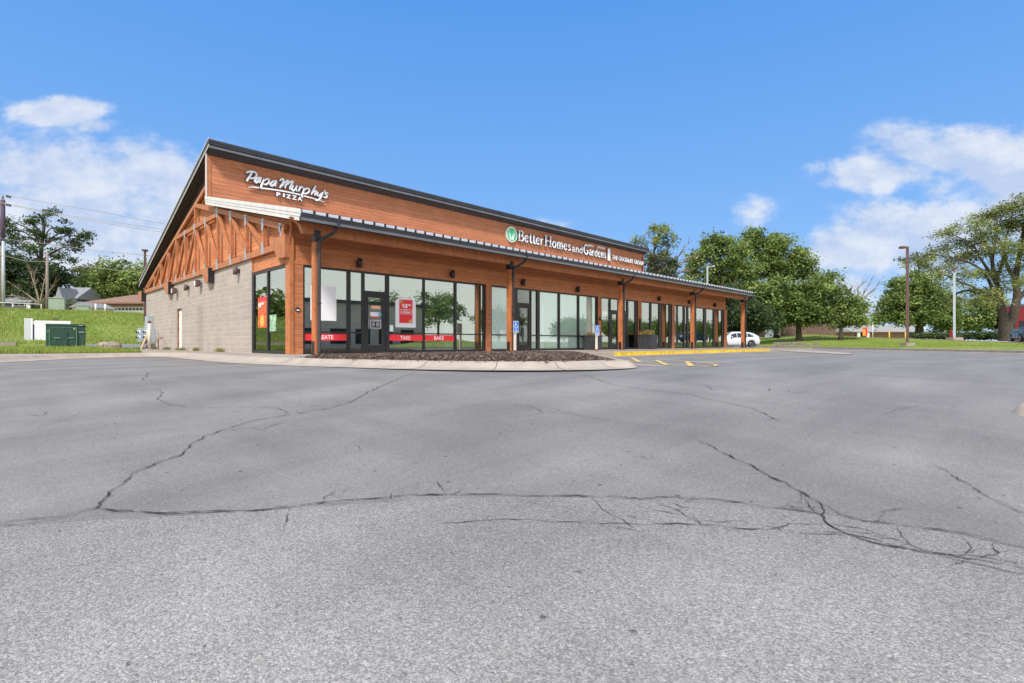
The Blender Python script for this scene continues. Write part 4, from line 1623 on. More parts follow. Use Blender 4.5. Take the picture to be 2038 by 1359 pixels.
def bay(verts, panes, doors, bar, glass):
    """verts: mullions (px0,px1); panes (px0,px1); doors the same; one window part with panes as sub-parts"""
    x0, x1 = sx(verts[0][0]), sx(verts[-1][1])
    mb = MB()
    for a, b in verts:
        w0, w1 = sx(a), sx(b)
        mb.box(w0, max(w1, w0 + 0.05), YF + 0.0, YF + 0.11, 0.0, HEAD - 0.02)
    mb.box(x0, x1, YF + 0.005, YF + 0.105, HEAD - 0.09, HEAD - 0.018)
    segs = [(a[1], b[0]) for a, b in zip(verts, verts[1:])]
    for a, b in segs:
        w0, w1 = sx(a), sx(b)
        if (a, b) in doors:
            mb.box(w0, w1, YF + 0.004, YF + 0.10, 2.16, 2.27)
            continue
        mb.box(w0, w1, YF + 0.006, YF + 0.10, 0.0, 0.10)
        if bar:
            mb.box(w0, w1, YF + 0.008, YF + 0.10, 0.715, 0.765)
    wnd = mb.build('window', M_frame, B)
    for a, b in segs:
        w0, w1 = sx(a), sx(b)
        if (a, b) in doors:
            MB().box(w0, w1, YG, YG + 0.012, 2.27, HEAD - 0.09).build('pane', glass, wnd)
            dm = MB()
            dm.box(w0 + 0.01, w0 + 0.15, YF + 0.012, YF + 0.075, 0.01, 2.15).box(w1 - 0.15, w1 - 0.01, YF + 0.012, YF + 0.075, 0.01, 2.15)
            dm.box(w0 + 0.15, w1 - 0.15, YF + 0.012, YF + 0.075, 2.03, 2.15).box(w0 + 0.15, w1 - 0.15, YF + 0.012, YF + 0.075, 0.01, 0.29)
            dr = dm.build('glazed_door', M_frame, B)
            MB().box(w0 + 0.15, w1 - 0.15, YG, YG + 0.012, 0.29, 2.03).build('pane', glass, dr)
            MB().tube([(w0 + 0.12, YF + 0.01, 0.95), (w0 + 0.12, YF - 0.06, 0.97), (w0 + 0.12, YF - 0.06, 1.22), (w0 + 0.12, YF + 0.01, 1.24)], 0.014, 6).build('handle', M_galv, dr)
        else:
            if bar:
                MB().box(w0, w1, YG, YG + 0.012, 0.10, 0.715).build('pane', glass, wnd)
                MB().box(w0, w1, YG, YG + 0.012, 0.765, HEAD - 0.09).build('pane', glass, wnd)
            else:
                MB().box(w0, w1, YG, YG + 0.012, 0.10, HEAD - 0.09).build('pane', glass, wnd)
    return wnd


bay([(603.2, 606.5), (691.5, 698), (721, 726), (768.3, 775), (842.8, 846), (905, 909), (962.2, 966.4)], None, [(726, 768.3)], True, M_glass)
bay([(977.1, 978.6), (1022.5, 1030), (1056.5, 1058), (1069, 1074.5), (1112.2, 1115), (1150.8, 1153.5), (1187, 1189.4)], None, [(1030, 1056.5)], True, M_glassb)
bay([(1196.1, 1197.3), (1213, 1216), (1231, 1233.5), (1248, 1251), (1264.5, 1268.9)], None, [(1216, 1231), (1233.5, 1248)], False, M_glass)
bay([(1276.1, 1277), (1294, 1297), (1311.8, 1316.5), (1332, 1336.7)], None, [], False, M_glass)
bay([(1342.1, 1343), (1360.6, 1363.7), (1367.6, 1370.4), (1384, 1385), (1401, 1405.8), (1420, 1423), (1437, 1440.5)], None, [], False, M_glass)

# side window
mb = MB()
ya, ybm, yb = 20.42, 18.93, 17.26
XG = XS + 0.045
mb.box(XS, XS + 0.1, ya - 0.10, ya + 0.07, 0.02, HEAD - 0.03).box(XS, XS + 0.1, ybm - 0.045, ybm + 0.045, 0.1, HEAD - 0.07).box(XS + 0.002, XS + 0.1, yb, yb + 0.05, 0.02, HEAD - 0.03)
mb.box(XS + 0.004, XS + 0.1, yb, ya, HEAD - 0.09, HEAD - 0.01).box(XS + 0.004, XS + 0.1, yb, ya, 0.0, 0.10).box(XS + 0.01, XS + 0.09, yb, ya, 0.725, 0.76)
sw = mb.build('window', M_frame, B)
for a, b in ((yb + 0.05, ybm - 0.045), (ybm + 0.045, ya - 0.10)):
    MB().box(XG, XG + 0.012, a, b, 0.10, 0.725).build('pane', M_glass, sw)
    MB().box(XG, XG + 0.012, a, b, 0.76, HEAD - 0.09).build('pane', M_glass, sw)

# rooms behind the glass
mb = MB()
mb.box(7.05, 40.7, 23.0, 23.1, 0.02, 3.2)
mb.box(40.6, 40.7, YF + 0.2, 23.0, 0.02, 3.2)
for px in (972, 1193, 1272.5, 1339):
    X = sx(px)
    mb.box(X - 0.06, X + 0.06, YF + 0.15, 23.0, 0.02, 3.2)
mb.box(7.05, 40.7, YF + 0.21, 23.1, 3.02, 3.1)
mb.build('inner_walls', M_int, B)
MB().box(6.98, 40.7, YF + 0.12, 23.1, 0.004, 0.02).build('inner_floor', M_intdark, B)
# roller shades of the second unit
for a, b in ((978.8, 1021), (1058, 1068.8), (1075, 1112), (1115.2, 1150.5), (1153.7, 1186.8)):
    MB().box(sx(a) + 0.01, sx(b) - 0.01, YG + 0.03, YG + 0.036, 0.08, HEAD - 0.08).build('window_shade', M_shade if a != 1058 else M_int, B)
for a, b in ((1342.3, 1360), (1385.2, 1401), (1277.2, 1294), (1297.2, 1311)):
    MB().box(sx(a) + 0.01, sx(b) - 0.01, YG + 0.35, YG + 0.36, 1.05, HEAD - 0.05).build('window_shade', M_shade, B)  # shade panels also give the pale sky reflected in the upper panes
# red vinyl bands with lettering
for a, b, w_, pa, pb in ((606.6, 691.4, 'CREATE', 627.5, 664), (775, 842.7, 'TAKE', 797.5, 817.5), (846, 904.9, 'BAKE', 865, 884)):
    X0, X1 = sx(a), sx(b)
    bn = MB().box(X0 + 0.005, X1 - 0.005, YG - 0.012, YG - 0.004, 0.455, 0.69).build('vinyl_band', M_red, B)
    t = MB()
    put_text(t, w_, sx(pa), YG - 0.016, 0.50, w=sx(pb) - sx(pa), h=0.145, bold=0.012, ext=0.001)
    t.build('lettering', M_sign, bn)

# ------------------------------------------------------------------ wall lamps
def sconce(x, y, z, rz, label):
    t = thing('wall_lamp', label, 'wall lamp', (x, y, z), 'cylinder lamps on the walls', rz)
    M = Matrix.Translation((x, y, z)) @ Matrix.Rotation(rz, 4, 'Z')
    MB(M).tube([(0, -0.15, -0.15), (0, -0.15, 0.15)], 0.085, 14).build('lamp_body', M_black if y < 17 else M_bronze, t)
    MB(M).box(-0.06, 0.06, -0.10, 0.0, -0.07, 0.07).build('wall_plate', M_black, t)
    return t


def flood(y, z, label):
    t = thing('flood_light', label, 'flood light', (XS, y, z), 'flood lights on the block wall')
    MB().box(XS - 0.08, XS, y - 0.10, y + 0.10, z - 0.12, z + 0.06).build('wall_plate', M_galv, t)
    mb = MB()
    mb.prism([(y - 0.17, z - 0.12), (y + 0.17, z - 0.16), (y + 0.17, z + 0.16), (y - 0.17, z + 0.14)], 'x', XS - 0.26, XS - 0.08)
    mb.build('lamp_housing', M_bronze, t, bevel=0.02)
    MB().box(XS - 0.275, XS - 0.262, y + 0.02, y + 0.15, z - 0.12, z + 0.10).build('lens', M_sign, t)
    return t


ords = ['over the dark door of the first unit', 'over the tray rack window', 'above the door behind the second post', 'over the pale shaded windows',
        'above the planter with yellow foliage', 'just left of the fourth post', 'over the last windows at the far end']
for px, py, tx in zip((712, 897, 1037.6, 1146.6, 1308.7, 1369.5, 1420), (524, 546, 562.5, 576.5, 594.5, 601, 607), ords):
    x, z = sfw(px, py)
    sconce(x, YF, z, 0, 'black cylinder lamp on the orange front wall, ' + tx)
for yy, zz_, tx in ((21.85, 3.19, 'big grey cylinder lamp high on the block wall near the corner window'), (29.3, 3.10, 'small grey cylinder lamp between the two flood lights on the block wall')):
    sconce(XS, yy, zz_, math.radians(-90), tx)
flood(27.1, 3.13, 'flood light with white lens right of the small cylinder lamp on the block wall')
flood(31.55, 3.10, 'flood light with white lens above the pale side door')
x, z = sfw(591.5, 616)
t = thing('door_bell', 'small white and black intercom on the orange corner pier', 'intercom', (x, YF - 0.03, z))
MB().box(x - 0.07, x + 0.07, YF - 0.06, YF - 0.031, z - 0.07, z + 0.07).build('housing', M_black, t, bevel=0.008)
MB().box(x - 0.045, x + 0.045, YF - 0.068, YF - 0.061, z - 0.04, z + 0.0).build('button_plate', M_sign, t)
for px, zz_, h_ in ((1271, 1.55, 0.32), (1271, 1.12, 0.42)):
    X = sx(px)
    MB().box(X - 0.02, X + 0.16, YF - 0.12, YF - 0.056, zz_, zz_ + h_).build('letter_box', M_black, None, bevel=0.01)
    o = COL.objects[-1]
    tag(o, 'upper, smaller black wall box on the pier beside the second planter' if h_ < 0.4 else 'lower, taller black wall box on the pier beside the second planter', 'letter box', 'boxes on the pier')
X = sx(1192)
o = MB().cyl((X + 0.02, YF - 0.10, 1.72), 0.09, 0.07, 14, 'y').build('alarm_bell', M_black)
tag(o, 'small round black fitting on the pier left of the dark entrance doors', 'bell')

# ------------------------------------------------------------------ signs on the upper wall
S1 = thing('shop_sign', 'white script shop sign reading Papa Murphy\'s with PIZZA below', 'sign', (9.9, YC, 7.6))
strokes = [
    [(180, 243), (215, 222), (285, 217), (350, 238), (376, 285), (350, 332), (300, 350), (255, 345)], [(290, 232), (248, 310), (208, 370), (188, 408)],
    [(458, 332), (405, 338), (355, 385), (350, 420), (383, 428), (425, 388), (462, 335)], [(468, 330), (438, 395), (440, 440)],
    [(520, 358), (492, 440), (466, 520), (483, 556)], [(520, 402), (565, 362), (612, 370), (612, 425), (560, 468), (512, 455)],
    [(760, 398), (705, 402), (650, 452), (652, 488), (688, 490), (732, 445), (762, 400)], [(768, 392), (738, 462), (743, 505)],
    [(822, 398), (858, 362), (898, 370), (885, 432), (850, 490), (824, 535)], [(862, 505), (925, 425), (988, 385), (965, 445), (935, 495), (930, 540)], [(968, 470), (1030, 415), (1078, 405), (1050, 470), (1022, 525), (1025, 570)],
    [(1092, 478), (1062, 540), (1072, 588), (1118, 560), (1150, 505)], [(1160, 482), (1138, 550), (1158, 600)],
    [(1222, 498), (1205, 550), (1188, 602)], [(1200, 560), (1238, 515), (1275, 525)],
    [(1300, 530), (1275, 620), (1250, 688), (1272, 722)], [(1298, 578), (1350, 540), (1395, 562), (1385, 610), (1330, 645), (1288, 632)],
    [(1518, 490), (1475, 570), (1432, 668)], [(1448, 640), (1500, 588), (1532, 598), (1508, 648), (1505, 682)],
    [(1568, 608), (1548, 660), (1575, 688), (1622, 650), (1650, 615)], [(1664, 605), (1625, 700), (1572, 765), (1508, 768)],
    [(1697, 572), (1684, 605)], [(1758, 640), (1722, 622), (1700, 645), (1738, 690), (1712, 718), (1668, 702)]]
lines_ = [[(212, 520), (300, 517), (430, 533)], [(492, 541), (700, 566), (980, 612), (1236, 668)], [(1284, 686), (1500, 745), (1600, 776), (1692, 808)]]


def upz(p):
    x, z = upw(470 + p[0] / 9.705, 320 + p[1] / 9.705)
    return Vector((x, 0, z))


fr_, bk_ = MB(), MB()
for st in strokes:
    q = spline([upz(p) for p in st], 4)
    n = len(q)
    rr = [0.050 * (0.62 + 0.38 * math.sin(math.pi * min(1, (i + 1.5) / (n + 1)))) for i in range(n)]
    fr_.tube([p + Vector((0, YC - 0.115, 0)) for p in q], rr, 8, flat=0.35)
    bk_.tube([p + Vector((-0.02, YC - 0.065, -0.022)) for p in q], [r * 1.2 for r in rr], 8, flat=1.1)
for i, st in enumerate(lines_):
    q = spline([upz(p) for p in st], 6)
    n = len(q)
    if i == 0:
        rr = [0.012 + 0.026 * j / n for j in range(n)]
    elif i == 2:
        rr = [0.034 - 0.024 * j / n for j in range(n)]
    else:
        rr = [0.036] * n
    fr_.tube([p + Vector((0, YC - 0.115, 0)) for p in q], rr, 8, flat=0.35)
    bk_.tube([p + Vector((0, YC - 0.065, -0.008)) for p in q], [r * 1.12 for r in rr], 8, flat=1.1)
pts_ = [(762, 612, 838, 700, 'P'), (888, 636, 922, 716, 'I'), (945, 650, 1040, 738, 'Z'), (1062, 668, 1150, 765, 'Z'), (1170, 695, 1256, 785, 'A')]
for x0, y0, x1, y1, ch in pts_:
    a = upz((x0, y0 + (y1 - y0) * 0.86))
    b = upz((x1, y1))
    tp = upz((x0, y0))
    put_text(fr_, ch, a.x, YC - 0.11, a.z, w=b.x - a.x, h=tp.z - a.z, bold=0.035, ext=0.015)
    put_text(bk_, ch, a.x, YC - 0.055, a.z - 0.005, w=b.x - a.x, h=tp.z - a.z, bold=0.05, ext=0.04)
fr_.build('letter_faces', M_sign, S1)
bk_.build('letter_returns', M_signback, S1)

S2 = thing('shop_sign', 'long white serif sign reading Better Homes and Gardens with round green emblem', 'sign', (33, YC, 7.5))
fr_, bk_ = MB(), MB()


def arc(cx, cy, rx, ry, a0, a1, n=9):
    return [(cx + rx * math.cos(math.radians(a0 + (a1 - a0) * i / (n - 1))), cy + ry * math.sin(math.radians(a0 + (a1 - a0) * i / (n - 1)))) for i in range(n)]


TH, TN = 0.085, 0.035
GL = {
    'B': (0.74, [([(0.16, 0.02), (0.16, 0.98)], TH), ([(0.02, 0.03), (0.4, 0.03)], TN), ([(0.02, 0.97), (0.4, 0.97)], TN), (arc(0.38, 0.75, 0.20, 0.21, 90, -90), 0.065), (arc(0.38, 0.27, 0.26, 0.24, 90, -90), 0.07)]),
    'e': (0.56, [(arc(0.28, 0.33, 0.20, 0.30, 20, 325, 14), 0.07), ([(0.1, 0.36), (0.46, 0.36)], TN)]),
    't': (0.42, [([(0.20, 0.9), (0.20, 0.2), (0.26, 0.04), (0.40, 0.06)], TH), ([(0.04, 0.64), (0.38, 0.64)], TN)]),
    'r': (0.48, [([(0.16, 0.03), (0.16, 0.64)], TH), ([(0.03, 0.03), (0.3, 0.03)], TN), ([(0.03, 0.64), (0.16, 0.64)], TN), ([(0.2, 0.5), (0.3, 0.62), (0.42, 0.58)], 0.055)]),
    'H': (0.88, [([(0.17, 0.02), (0.17, 0.98)], TH), ([(0.70, 0.02), (0.70, 0.98)], TH), ([(0.02, 0.03), (0.32, 0.03)], TN), ([(0.02, 0.97), (0.32, 0.97)], TN), ([(0.55, 0.03), (0.85, 0.03)], TN), ([(0.55, 0.97), (0.85, 0.97)], TN), ([(0.17, 0.52), (0.7, 0.52)], 0.04)]),
    'o': (0.58, [(arc(0.29, 0.33, 0.20, 0.30, 0, 360, 16), 0.075)]),
    'm': (0.92, [([(0.15, 0.03), (0.15, 0.64)], TH), ([(0.15, 0.5), (0.3, 0.64), (0.45, 0.55), (0.45, 0.03)], TH), ([(0.47, 0.5), (0.62, 0.64), (0.76, 0.55), (0.76, 0.03)], TH), ([(0.03, 0.03), (0.88, 0.03)], 0.028), ([(0.03, 0.64), (0.15, 0.64)], TN)]),
    'n': (0.62, [([(0.15, 0.03), (0.15, 0.64)], TH), ([(0.15, 0.5), (0.3, 0.64), (0.46, 0.55), (0.46, 0.03)], TH), ([(0.03, 0.03), (0.27, 0.03)], TN), ([(0.36, 0.03), (0.58, 0.03)], TN), ([(0.03, 0.64), (0.15, 0.64)], TN)]),
    's': (0.48, [([(0.40, 0.52), (0.24, 0.64), (0.10, 0.50), (0.22, 0.36), (0.38, 0.24), (0.30, 0.06), (0.08, 0.10)], 0.065)]),
    'a': (0.56, [([(0.10, 0.54), (0.26, 0.64), (0.40, 0.54), (0.40, 0.1), (0.52, 0.04)], 0.075), (arc(0.24, 0.20, 0.14, 0.16, 60, 330, 10), 0.06)]),
    'd': (0.62, [([(0.46, 0.98), (0.46, 0.03)], TH), (arc(0.27, 0.32, 0.18, 0.29, 60, 300, 12), 0.07), ([(0.34, 0.97), (0.46, 0.97)], TN), ([(0.46, 0.03), (0.58, 0.03)], TN)]),
    'G': (0.86, [(arc(0.42, 0.5, 0.32, 0.47, 50, 320, 18), 0.085), ([(0.68, 0.4), (0.68, 0.08)], TH), ([(0.5, 0.42), (0.82, 0.42)], TN), ([(0.70, 0.96), (0.70, 0.72)], 0.04)]),
}


def glyphs(s, x, z, w, H1, H2=None):
    """word from x, baseline z, total width w; first letter cap height H1, the rest scaled by H2"""
    H2 = H2 or H1
    tot = sum(GL[c][0] * (H1 if i == 0 else H2) for i, c in enumerate(s))
    k = w / tot
    for i, c in enumerate(s):
        h = H1 if i == 0 else H2
        for pts, r in GL[c][1]:
            q = spline([Vector((x + px * h * k, 0, z + pz * h)) for px, pz in pts], 2) if len(pts) > 3 else [Vector((x + px * h * k, 0, z + pz * h)) for px, pz in pts]
            fr_.tube([p + Vector((0, YC - 0.13, 0)) for p in q], r * h * 1.08, 7, flat=0.5)
            bk_.tube([p + Vector((0, YC - 0.07, -0.012)) for p in q], r * h * 1.25, 7, flat=1.0)
        x += GL[c][0] * h * k


def ux(px):
    return fxp(px, YC)


zb = 7.51
glyphs('Better', ux(1028.5), zb, ux(1079.5) - ux(1028.5), 0.74)
glyphs('Homes', ux(1081), zb, ux(1134) - ux(1081), 0.80, 0.74)
glyphs('and', ux(1135), zb, ux(1158) - ux(1135), 0.55)
glyphs('Gardens', ux(1158.5), zb - 0.02, ux(1204) - ux(1158.5), 0.80, 0.68)
for s_, a, b in (('REAL', 1169, 1179), ('ESTATE', 1187, 1201)):
    put_text(fr_, s_, ux(a), YC - 0.12, zb + 0.70, w=ux(b) - ux(a), h=0.17, bold=0.02, ext=0.02)
fr_.box(ux(1207), ux(1211.7), YC - 0.15, YC - 0.12, 7.36, 8.36)
bk_.box(ux(1206.8), ux(1212.2), YC - 0.12, YC - 0.002, 7.34, 8.38)
put_text(fr_, 'THE GOODLIFE GROUP', ux(1215.5), YC - 0.13, 7.53, w=ux(1278) - ux(1215.5), h=0.37, bold=0.0, ext=0.02)
put_text(bk_, 'THE GOODLIFE GROUP', ux(1215.5), YC - 0.07, 7.52, w=ux(1278) - ux(1215.5), h=0.38, bold=0.005, ext=0.04)
fr_.build('letter_faces', M_sign, S2)
bk_.build('letter_returns', M_signback, S2)
ex, ez = upw(1016.4, 466.8)
mb = MB()
mb.cyl((ex, YC - 0.12, ez), 0.53, 0.119, 36, 'y')
em = mb.build('emblem', M_sign, S2)


def disc_poly(mb, pts, y0, y1):
    mb.prism(pts, 'y', y0, y1)


gr_ = MB()
full = [(ex + 0.46 * math.cos(a), ez + 0.46 * math.sin(a)) for a in np.linspace(0, 2 * math.pi, 40, endpoint=False)]
gr_.prism(full, 'y', YC - 0.13, YC - 0.121)
gr_.build('emblem_field', M_green, em)
wh = MB()
for pts, r in (([(-0.28, 0.36), (-0.20, 0.05), (-0.06, -0.40)], 0.045), ([(0.30, 0.33), (0.12, 0.0), (0.02, -0.40)], 0.05), ([(0.36, 0.12), (0.2, -0.1), (0.08, -0.40)], 0.04), ([(-0.38, 0.1), (-0.25, -0.12), (-0.10, -0.40)], 0.03)):
    q = spline([Vector((ex + a, YC - 0.133, ez + b)) for a, b in pts], 6)
    wh.tube(q, [r * (0.25 + 0.9 * i / len(q)) for i in range(len(q))], 8, flat=0.2)
wh.build('grass_blade_marks', M_sign, em)

# ------------------------------------------------------------------ posters and things behind the glass
def panel(name, label, cat, px0, px1, py0, py1, m, Y=YG + 0.06, th=0.01, arch=False, group=None):
    """px/py read at the glass"""
    x0, z1 = sfw(px0, py0, Y)
    x1, _ = sfw(px1, py0, Y)
    _, z0 = sfw(px0, py1, Y)
    t = thing(name, label, cat, ((x0 + x1) / 2, Y, z0), group)
    mb = MB()
    if arch:
        xm, rx = (x0 + x1) / 2, (x1 - x0) / 2
        pts = [(x0, z0), (x1, z0), (x1, z1 - 0.18)] + [(xm + rx * math.cos(a), z1 - 0.18 + 0.18 * math.sin(a)) for a in np.linspace(0.2, math.pi - 0.2, 9)] + [(x0, z1 - 0.18)]
        mb.prism(pts, 'y', Y, Y + th)
    else:
        mb.box(x0, x1, Y, Y + th, z0, z1)
    mb.build('board', m, t)
    return t, x0, x1, z0, z1


panel('blank_board', 'plain white rectangular board in the window left of the dark door', 'board', 618, 669.5, 567, 637, M_sign, Y=YG - 0.012, th=0.006)
panel('white_board', 'white arched board behind the red price poster', 'board', 787, 827.5, 590, 651, M_sign, Y=YG - 0.012, th=0.006, arch=True)
t, x0, x1, z0, z1 = panel('price_poster', 'red poster reading 13.99 and TUESDAY on the white arched board', 'poster', 794.8, 821, 595.5, 642.5, M_red, Y=YG - 0.018, th=0.005)
w = x1 - x0
h = z1 - z0
q = MB()
Yp = YG - 0.0195
put_text(q, '$', x0 + .17 * w, Yp, z0 + .72 * h, h=.09 * h, bold=.03, ext=.001)
put_text(q, '13', x0 + .28 * w, Yp, z0 + .64 * h, w=.34 * w, h=.18 * h, bold=.06, ext=.001)
put_text(q, '99', x0 + .66 * w, Yp, z0 + .73 * h, w=.2 * w, h=.09 * h, bold=.04, ext=.001)
put_text(q, 'TUESDAY', x0 + .14 * w, Yp, z0 + .43 * h, w=.72 * w, h=.07 * h, bold=.04, ext=.001)
put_text(q, 'EVERY', x0 + .34 * w, Yp, z0 + .52 * h, w=.32 * w, h=.04 * h, bold=.02, ext=.001)
for a, b, c, d in ((.08, .92, .57, .585), (.08, .92, .385, .40), (.08, .10, .40, .57), (.90, .92, .40, .57)):
    q.box(x0 + a * w, x0 + b * w, Yp - .001, Yp, z0 + c * h, z0 + d * h)
q.build('lettering', M_sign, t)
M_pizza = mat('pizza_print', (0.62, 0.36, 0.12), 0.7, var=0.5, scale=30)
q = MB()
q.prism([(x0, z1), (x0, z1 - .17 * h), (x0 + .12 * w, z1 - .17 * h), (x0 + .28 * w, z1 - .07 * h), (x0 + .3 * w, z1)], 'y', Yp - .002, Yp)
q.prism([(x1, z0), (x1, z0 + .18 * h), (x1 - .14 * w, z0 + .17 * h), (x1 - .32 * w, z0 + .07 * h), (x1 - .32 * w, z0)], 'y', Yp - .002, Yp)
q.build('pizza_picture', M_pizza, t)
panel('notice', 'small pale notice low in the window beside the dark door', 'notice', 775.3, 782.5, 647, 659.5, M_shade, Y=YG - 0.006, th=0.003)
# stickers on the first door
t, x0, x1, z0, z1 = panel('hours_sticker', 'white framed opening hours sticker low on the first glass door', 'sticker', 737, 758, 636.5, 653, M_black, Y=YG - 0.008, th=0.003)
q = MB()
w, h = x1 - x0, z1 - z0
for a, b, c, d in ((0, 1, 0, .06), (0, 1, .94, 1), (0, .05, .06, .94), (.95, 1, .06, .94)):
    q.box(x0 + a * w, x0 + b * w, YG - 0.011, YG - 0.009, z0 + c * h, z0 + d * h)
put_text(q, 'STORE HOURS', x0 + .14 * w, YG - 0.010, z0 + .76 * h, w=.72 * w, h=.11 * h, bold=.02, ext=.001)
for k, (a, b) in enumerate(((.15, .42), (.15, .42), (.15, .4))):
    q.box(x0 + a * w, x0 + b * w, YG - 0.010, YG - 0.009, z0 + (.60 - .17 * k) * h, z0 + (.66 - .17 * k) * h)
    q.box(x0 + .55 * w, x0 + .86 * w, YG - 0.010, YG - 0.009, z0 + (.60 - .17 * k) * h, z0 + (.66 - .17 * k) * h)
q.build('lettering', M_sign, t)
t, x0, x1, z0, z1 = panel('open_sign', 'orange rounded sign at eye height on the first glass door', 'sticker', 738.5, 757, 607.5, 614.5, mat('orange_plate', (0.85, 0.42, 0.20), 0.5), Y=YG - 0.008, th=0.003)
q = MB()
put_text(q, 'WELCOME', x0 + .12 * (x1 - x0), YG - 0.010, z0 + .3 * (z1 - z0), w=.76 * (x1 - x0), h=.4 * (z1 - z0), bold=.02, ext=.001)
q.build('lettering', M_sign, t)
t, x0, x1, z0, z1 = panel('arrow_sticker', 'white sticker with a blue arrow and red base on the first glass door', 'sticker', 737, 756, 620.5, 629, M_sign, Y=YG - 0.008, th=0.003)
q = MB()
q.prism([(x1 - .06, z0 - .01), (x1 + .10, (z0 + z1) / 2), (x1 - .06, z1 + .01)], 'y', YG - 0.011, YG - 0.009)
q.build('arrow', mat('arrow_blue', (0.15, 0.50, 0.72), 0.5), t)
MB().box(x0 + .02, x1 - .04, YG - .010, YG - .007, z0 - .05, z0).build('red_base', M_red, t)
# tall rack of trays
x0, z1 = sfw(885, 624, YG + 0.08)
x1, _ = sfw(903.5, 624, YG + 0.08)
t = thing('tray_rack', 'tall rack stacked with thin white trays behind the BAKE window', 'rack', ((x0 + x1) / 2, YG + 0.7, 0.02))
q = MB()
for a in (x0, x1 - 0.03):
    for b in (YG + 0.06, YG + 0.5):
        q.box(a, a + 0.03, b, b + 0.03, 0.02, z1)
q.build('rack_frame', M_sign, t)
for k in range(22):
    z = 0.10 + (z1 - 0.16) * k / 21
    MB().box(x0 + 0.03, x1 - 0.03, YG + 0.06, YG + 0.5, z, z + 0.035).build('tray', M_sign, t)
# counter and lamp inside
t = thing('counter', 'dark service counter inside the first unit', 'counter', (10.5, 20.6, 0.02))
MB().box(8.4, 13.6, 20.4, 21.0, 0.02, 0.98).build('counter_front', M_intdark, t)
MB().box(8.3, 13.7, 20.35, 21.05, 0.98, 1.03).build('counter_top', M_galv, t)
x, z = sfw(1204, 624, YF + 1.2)
t = thing('globe_lamp', 'round glowing globe lamp seen through the glass left of the dark doors', 'lamp', (x, YF + 1.2, z))
ml = bpy.data.materials.new('lit_globe')
ml.use_nodes = True
ml.node_tree.nodes['Principled BSDF'].inputs['Emission Color'].default_value = (1, 0.72, 0.5, 1)
ml.node_tree.nodes['Principled BSDF'].inputs['Emission Strength'].default_value = 1.6
MB().ball((x, YF + 1.2, z), 0.16, n=16, m=10).build('globe', ml, t)
MB().tube([(x, YF + 1.2, z + 0.15), (x, YF + 1.2, 3.02)], 0.01, 6).build('cord', M_black, t)
# posters in the side window
def spanel(name, label, px0, px1, z0, z1, m, X=XG - 0.016):
    y1, y0 = fyp(px0, X), fyp(px1, X)
    t = thing(name, label, 'poster', (X, (y0 + y1) / 2, z0))
    MB().box(X, X + 0.01, y0, y1, z0, z1).build('board', m, t)
    return t, y0, y1


t, y0, y1 = spanel('pizza_poster', 'orange and red poster with a white 10 in the left side window', 513.5, 530.5, 0.92, 2.02, mat('poster_orange', (0.62, 0.13, 0.04), 0.6, var=0.5, scale=9))
MB().box(XG - 0.0195, XG - 0.0165, y0, y1, 1.88, 2.02).build('red_header', M_red, t)
q = MB(Matrix.Translation((XG - 0.021, y1 - 0.04, 1.66)) @ Matrix.Rotation(math.radians(-90), 4, 'Z'))
put_text(q, '10', 0, 0, 0, w=0.28, h=0.17, bold=0.05, ext=0.001)
put_text(q, 'FIRST', 0.32, 0, 0.08, w=0.26, h=0.09, bold=0.05, ext=0.001)
q.build('lettering', M_sign, t)
q = MB(Matrix.Translation((XG - 0.0185, (y0 + y1) / 2, 1.17)))
q.cyl((-0.002, 0, 0), 0.2, 0.003, 20, 'x')
q.build('pizza_picture', mat('pizza_yellow', (0.78, 0.45, 0.08), 0.7, var=0.5, scale=25), t)
spanel('green_poster', 'pale green poster in the right side window beside the corner pier', 537, 549, 0.78, 1.35, mat('poster_green', (0.33, 0.52, 0.33), 0.6, var=0.5, scale=8))

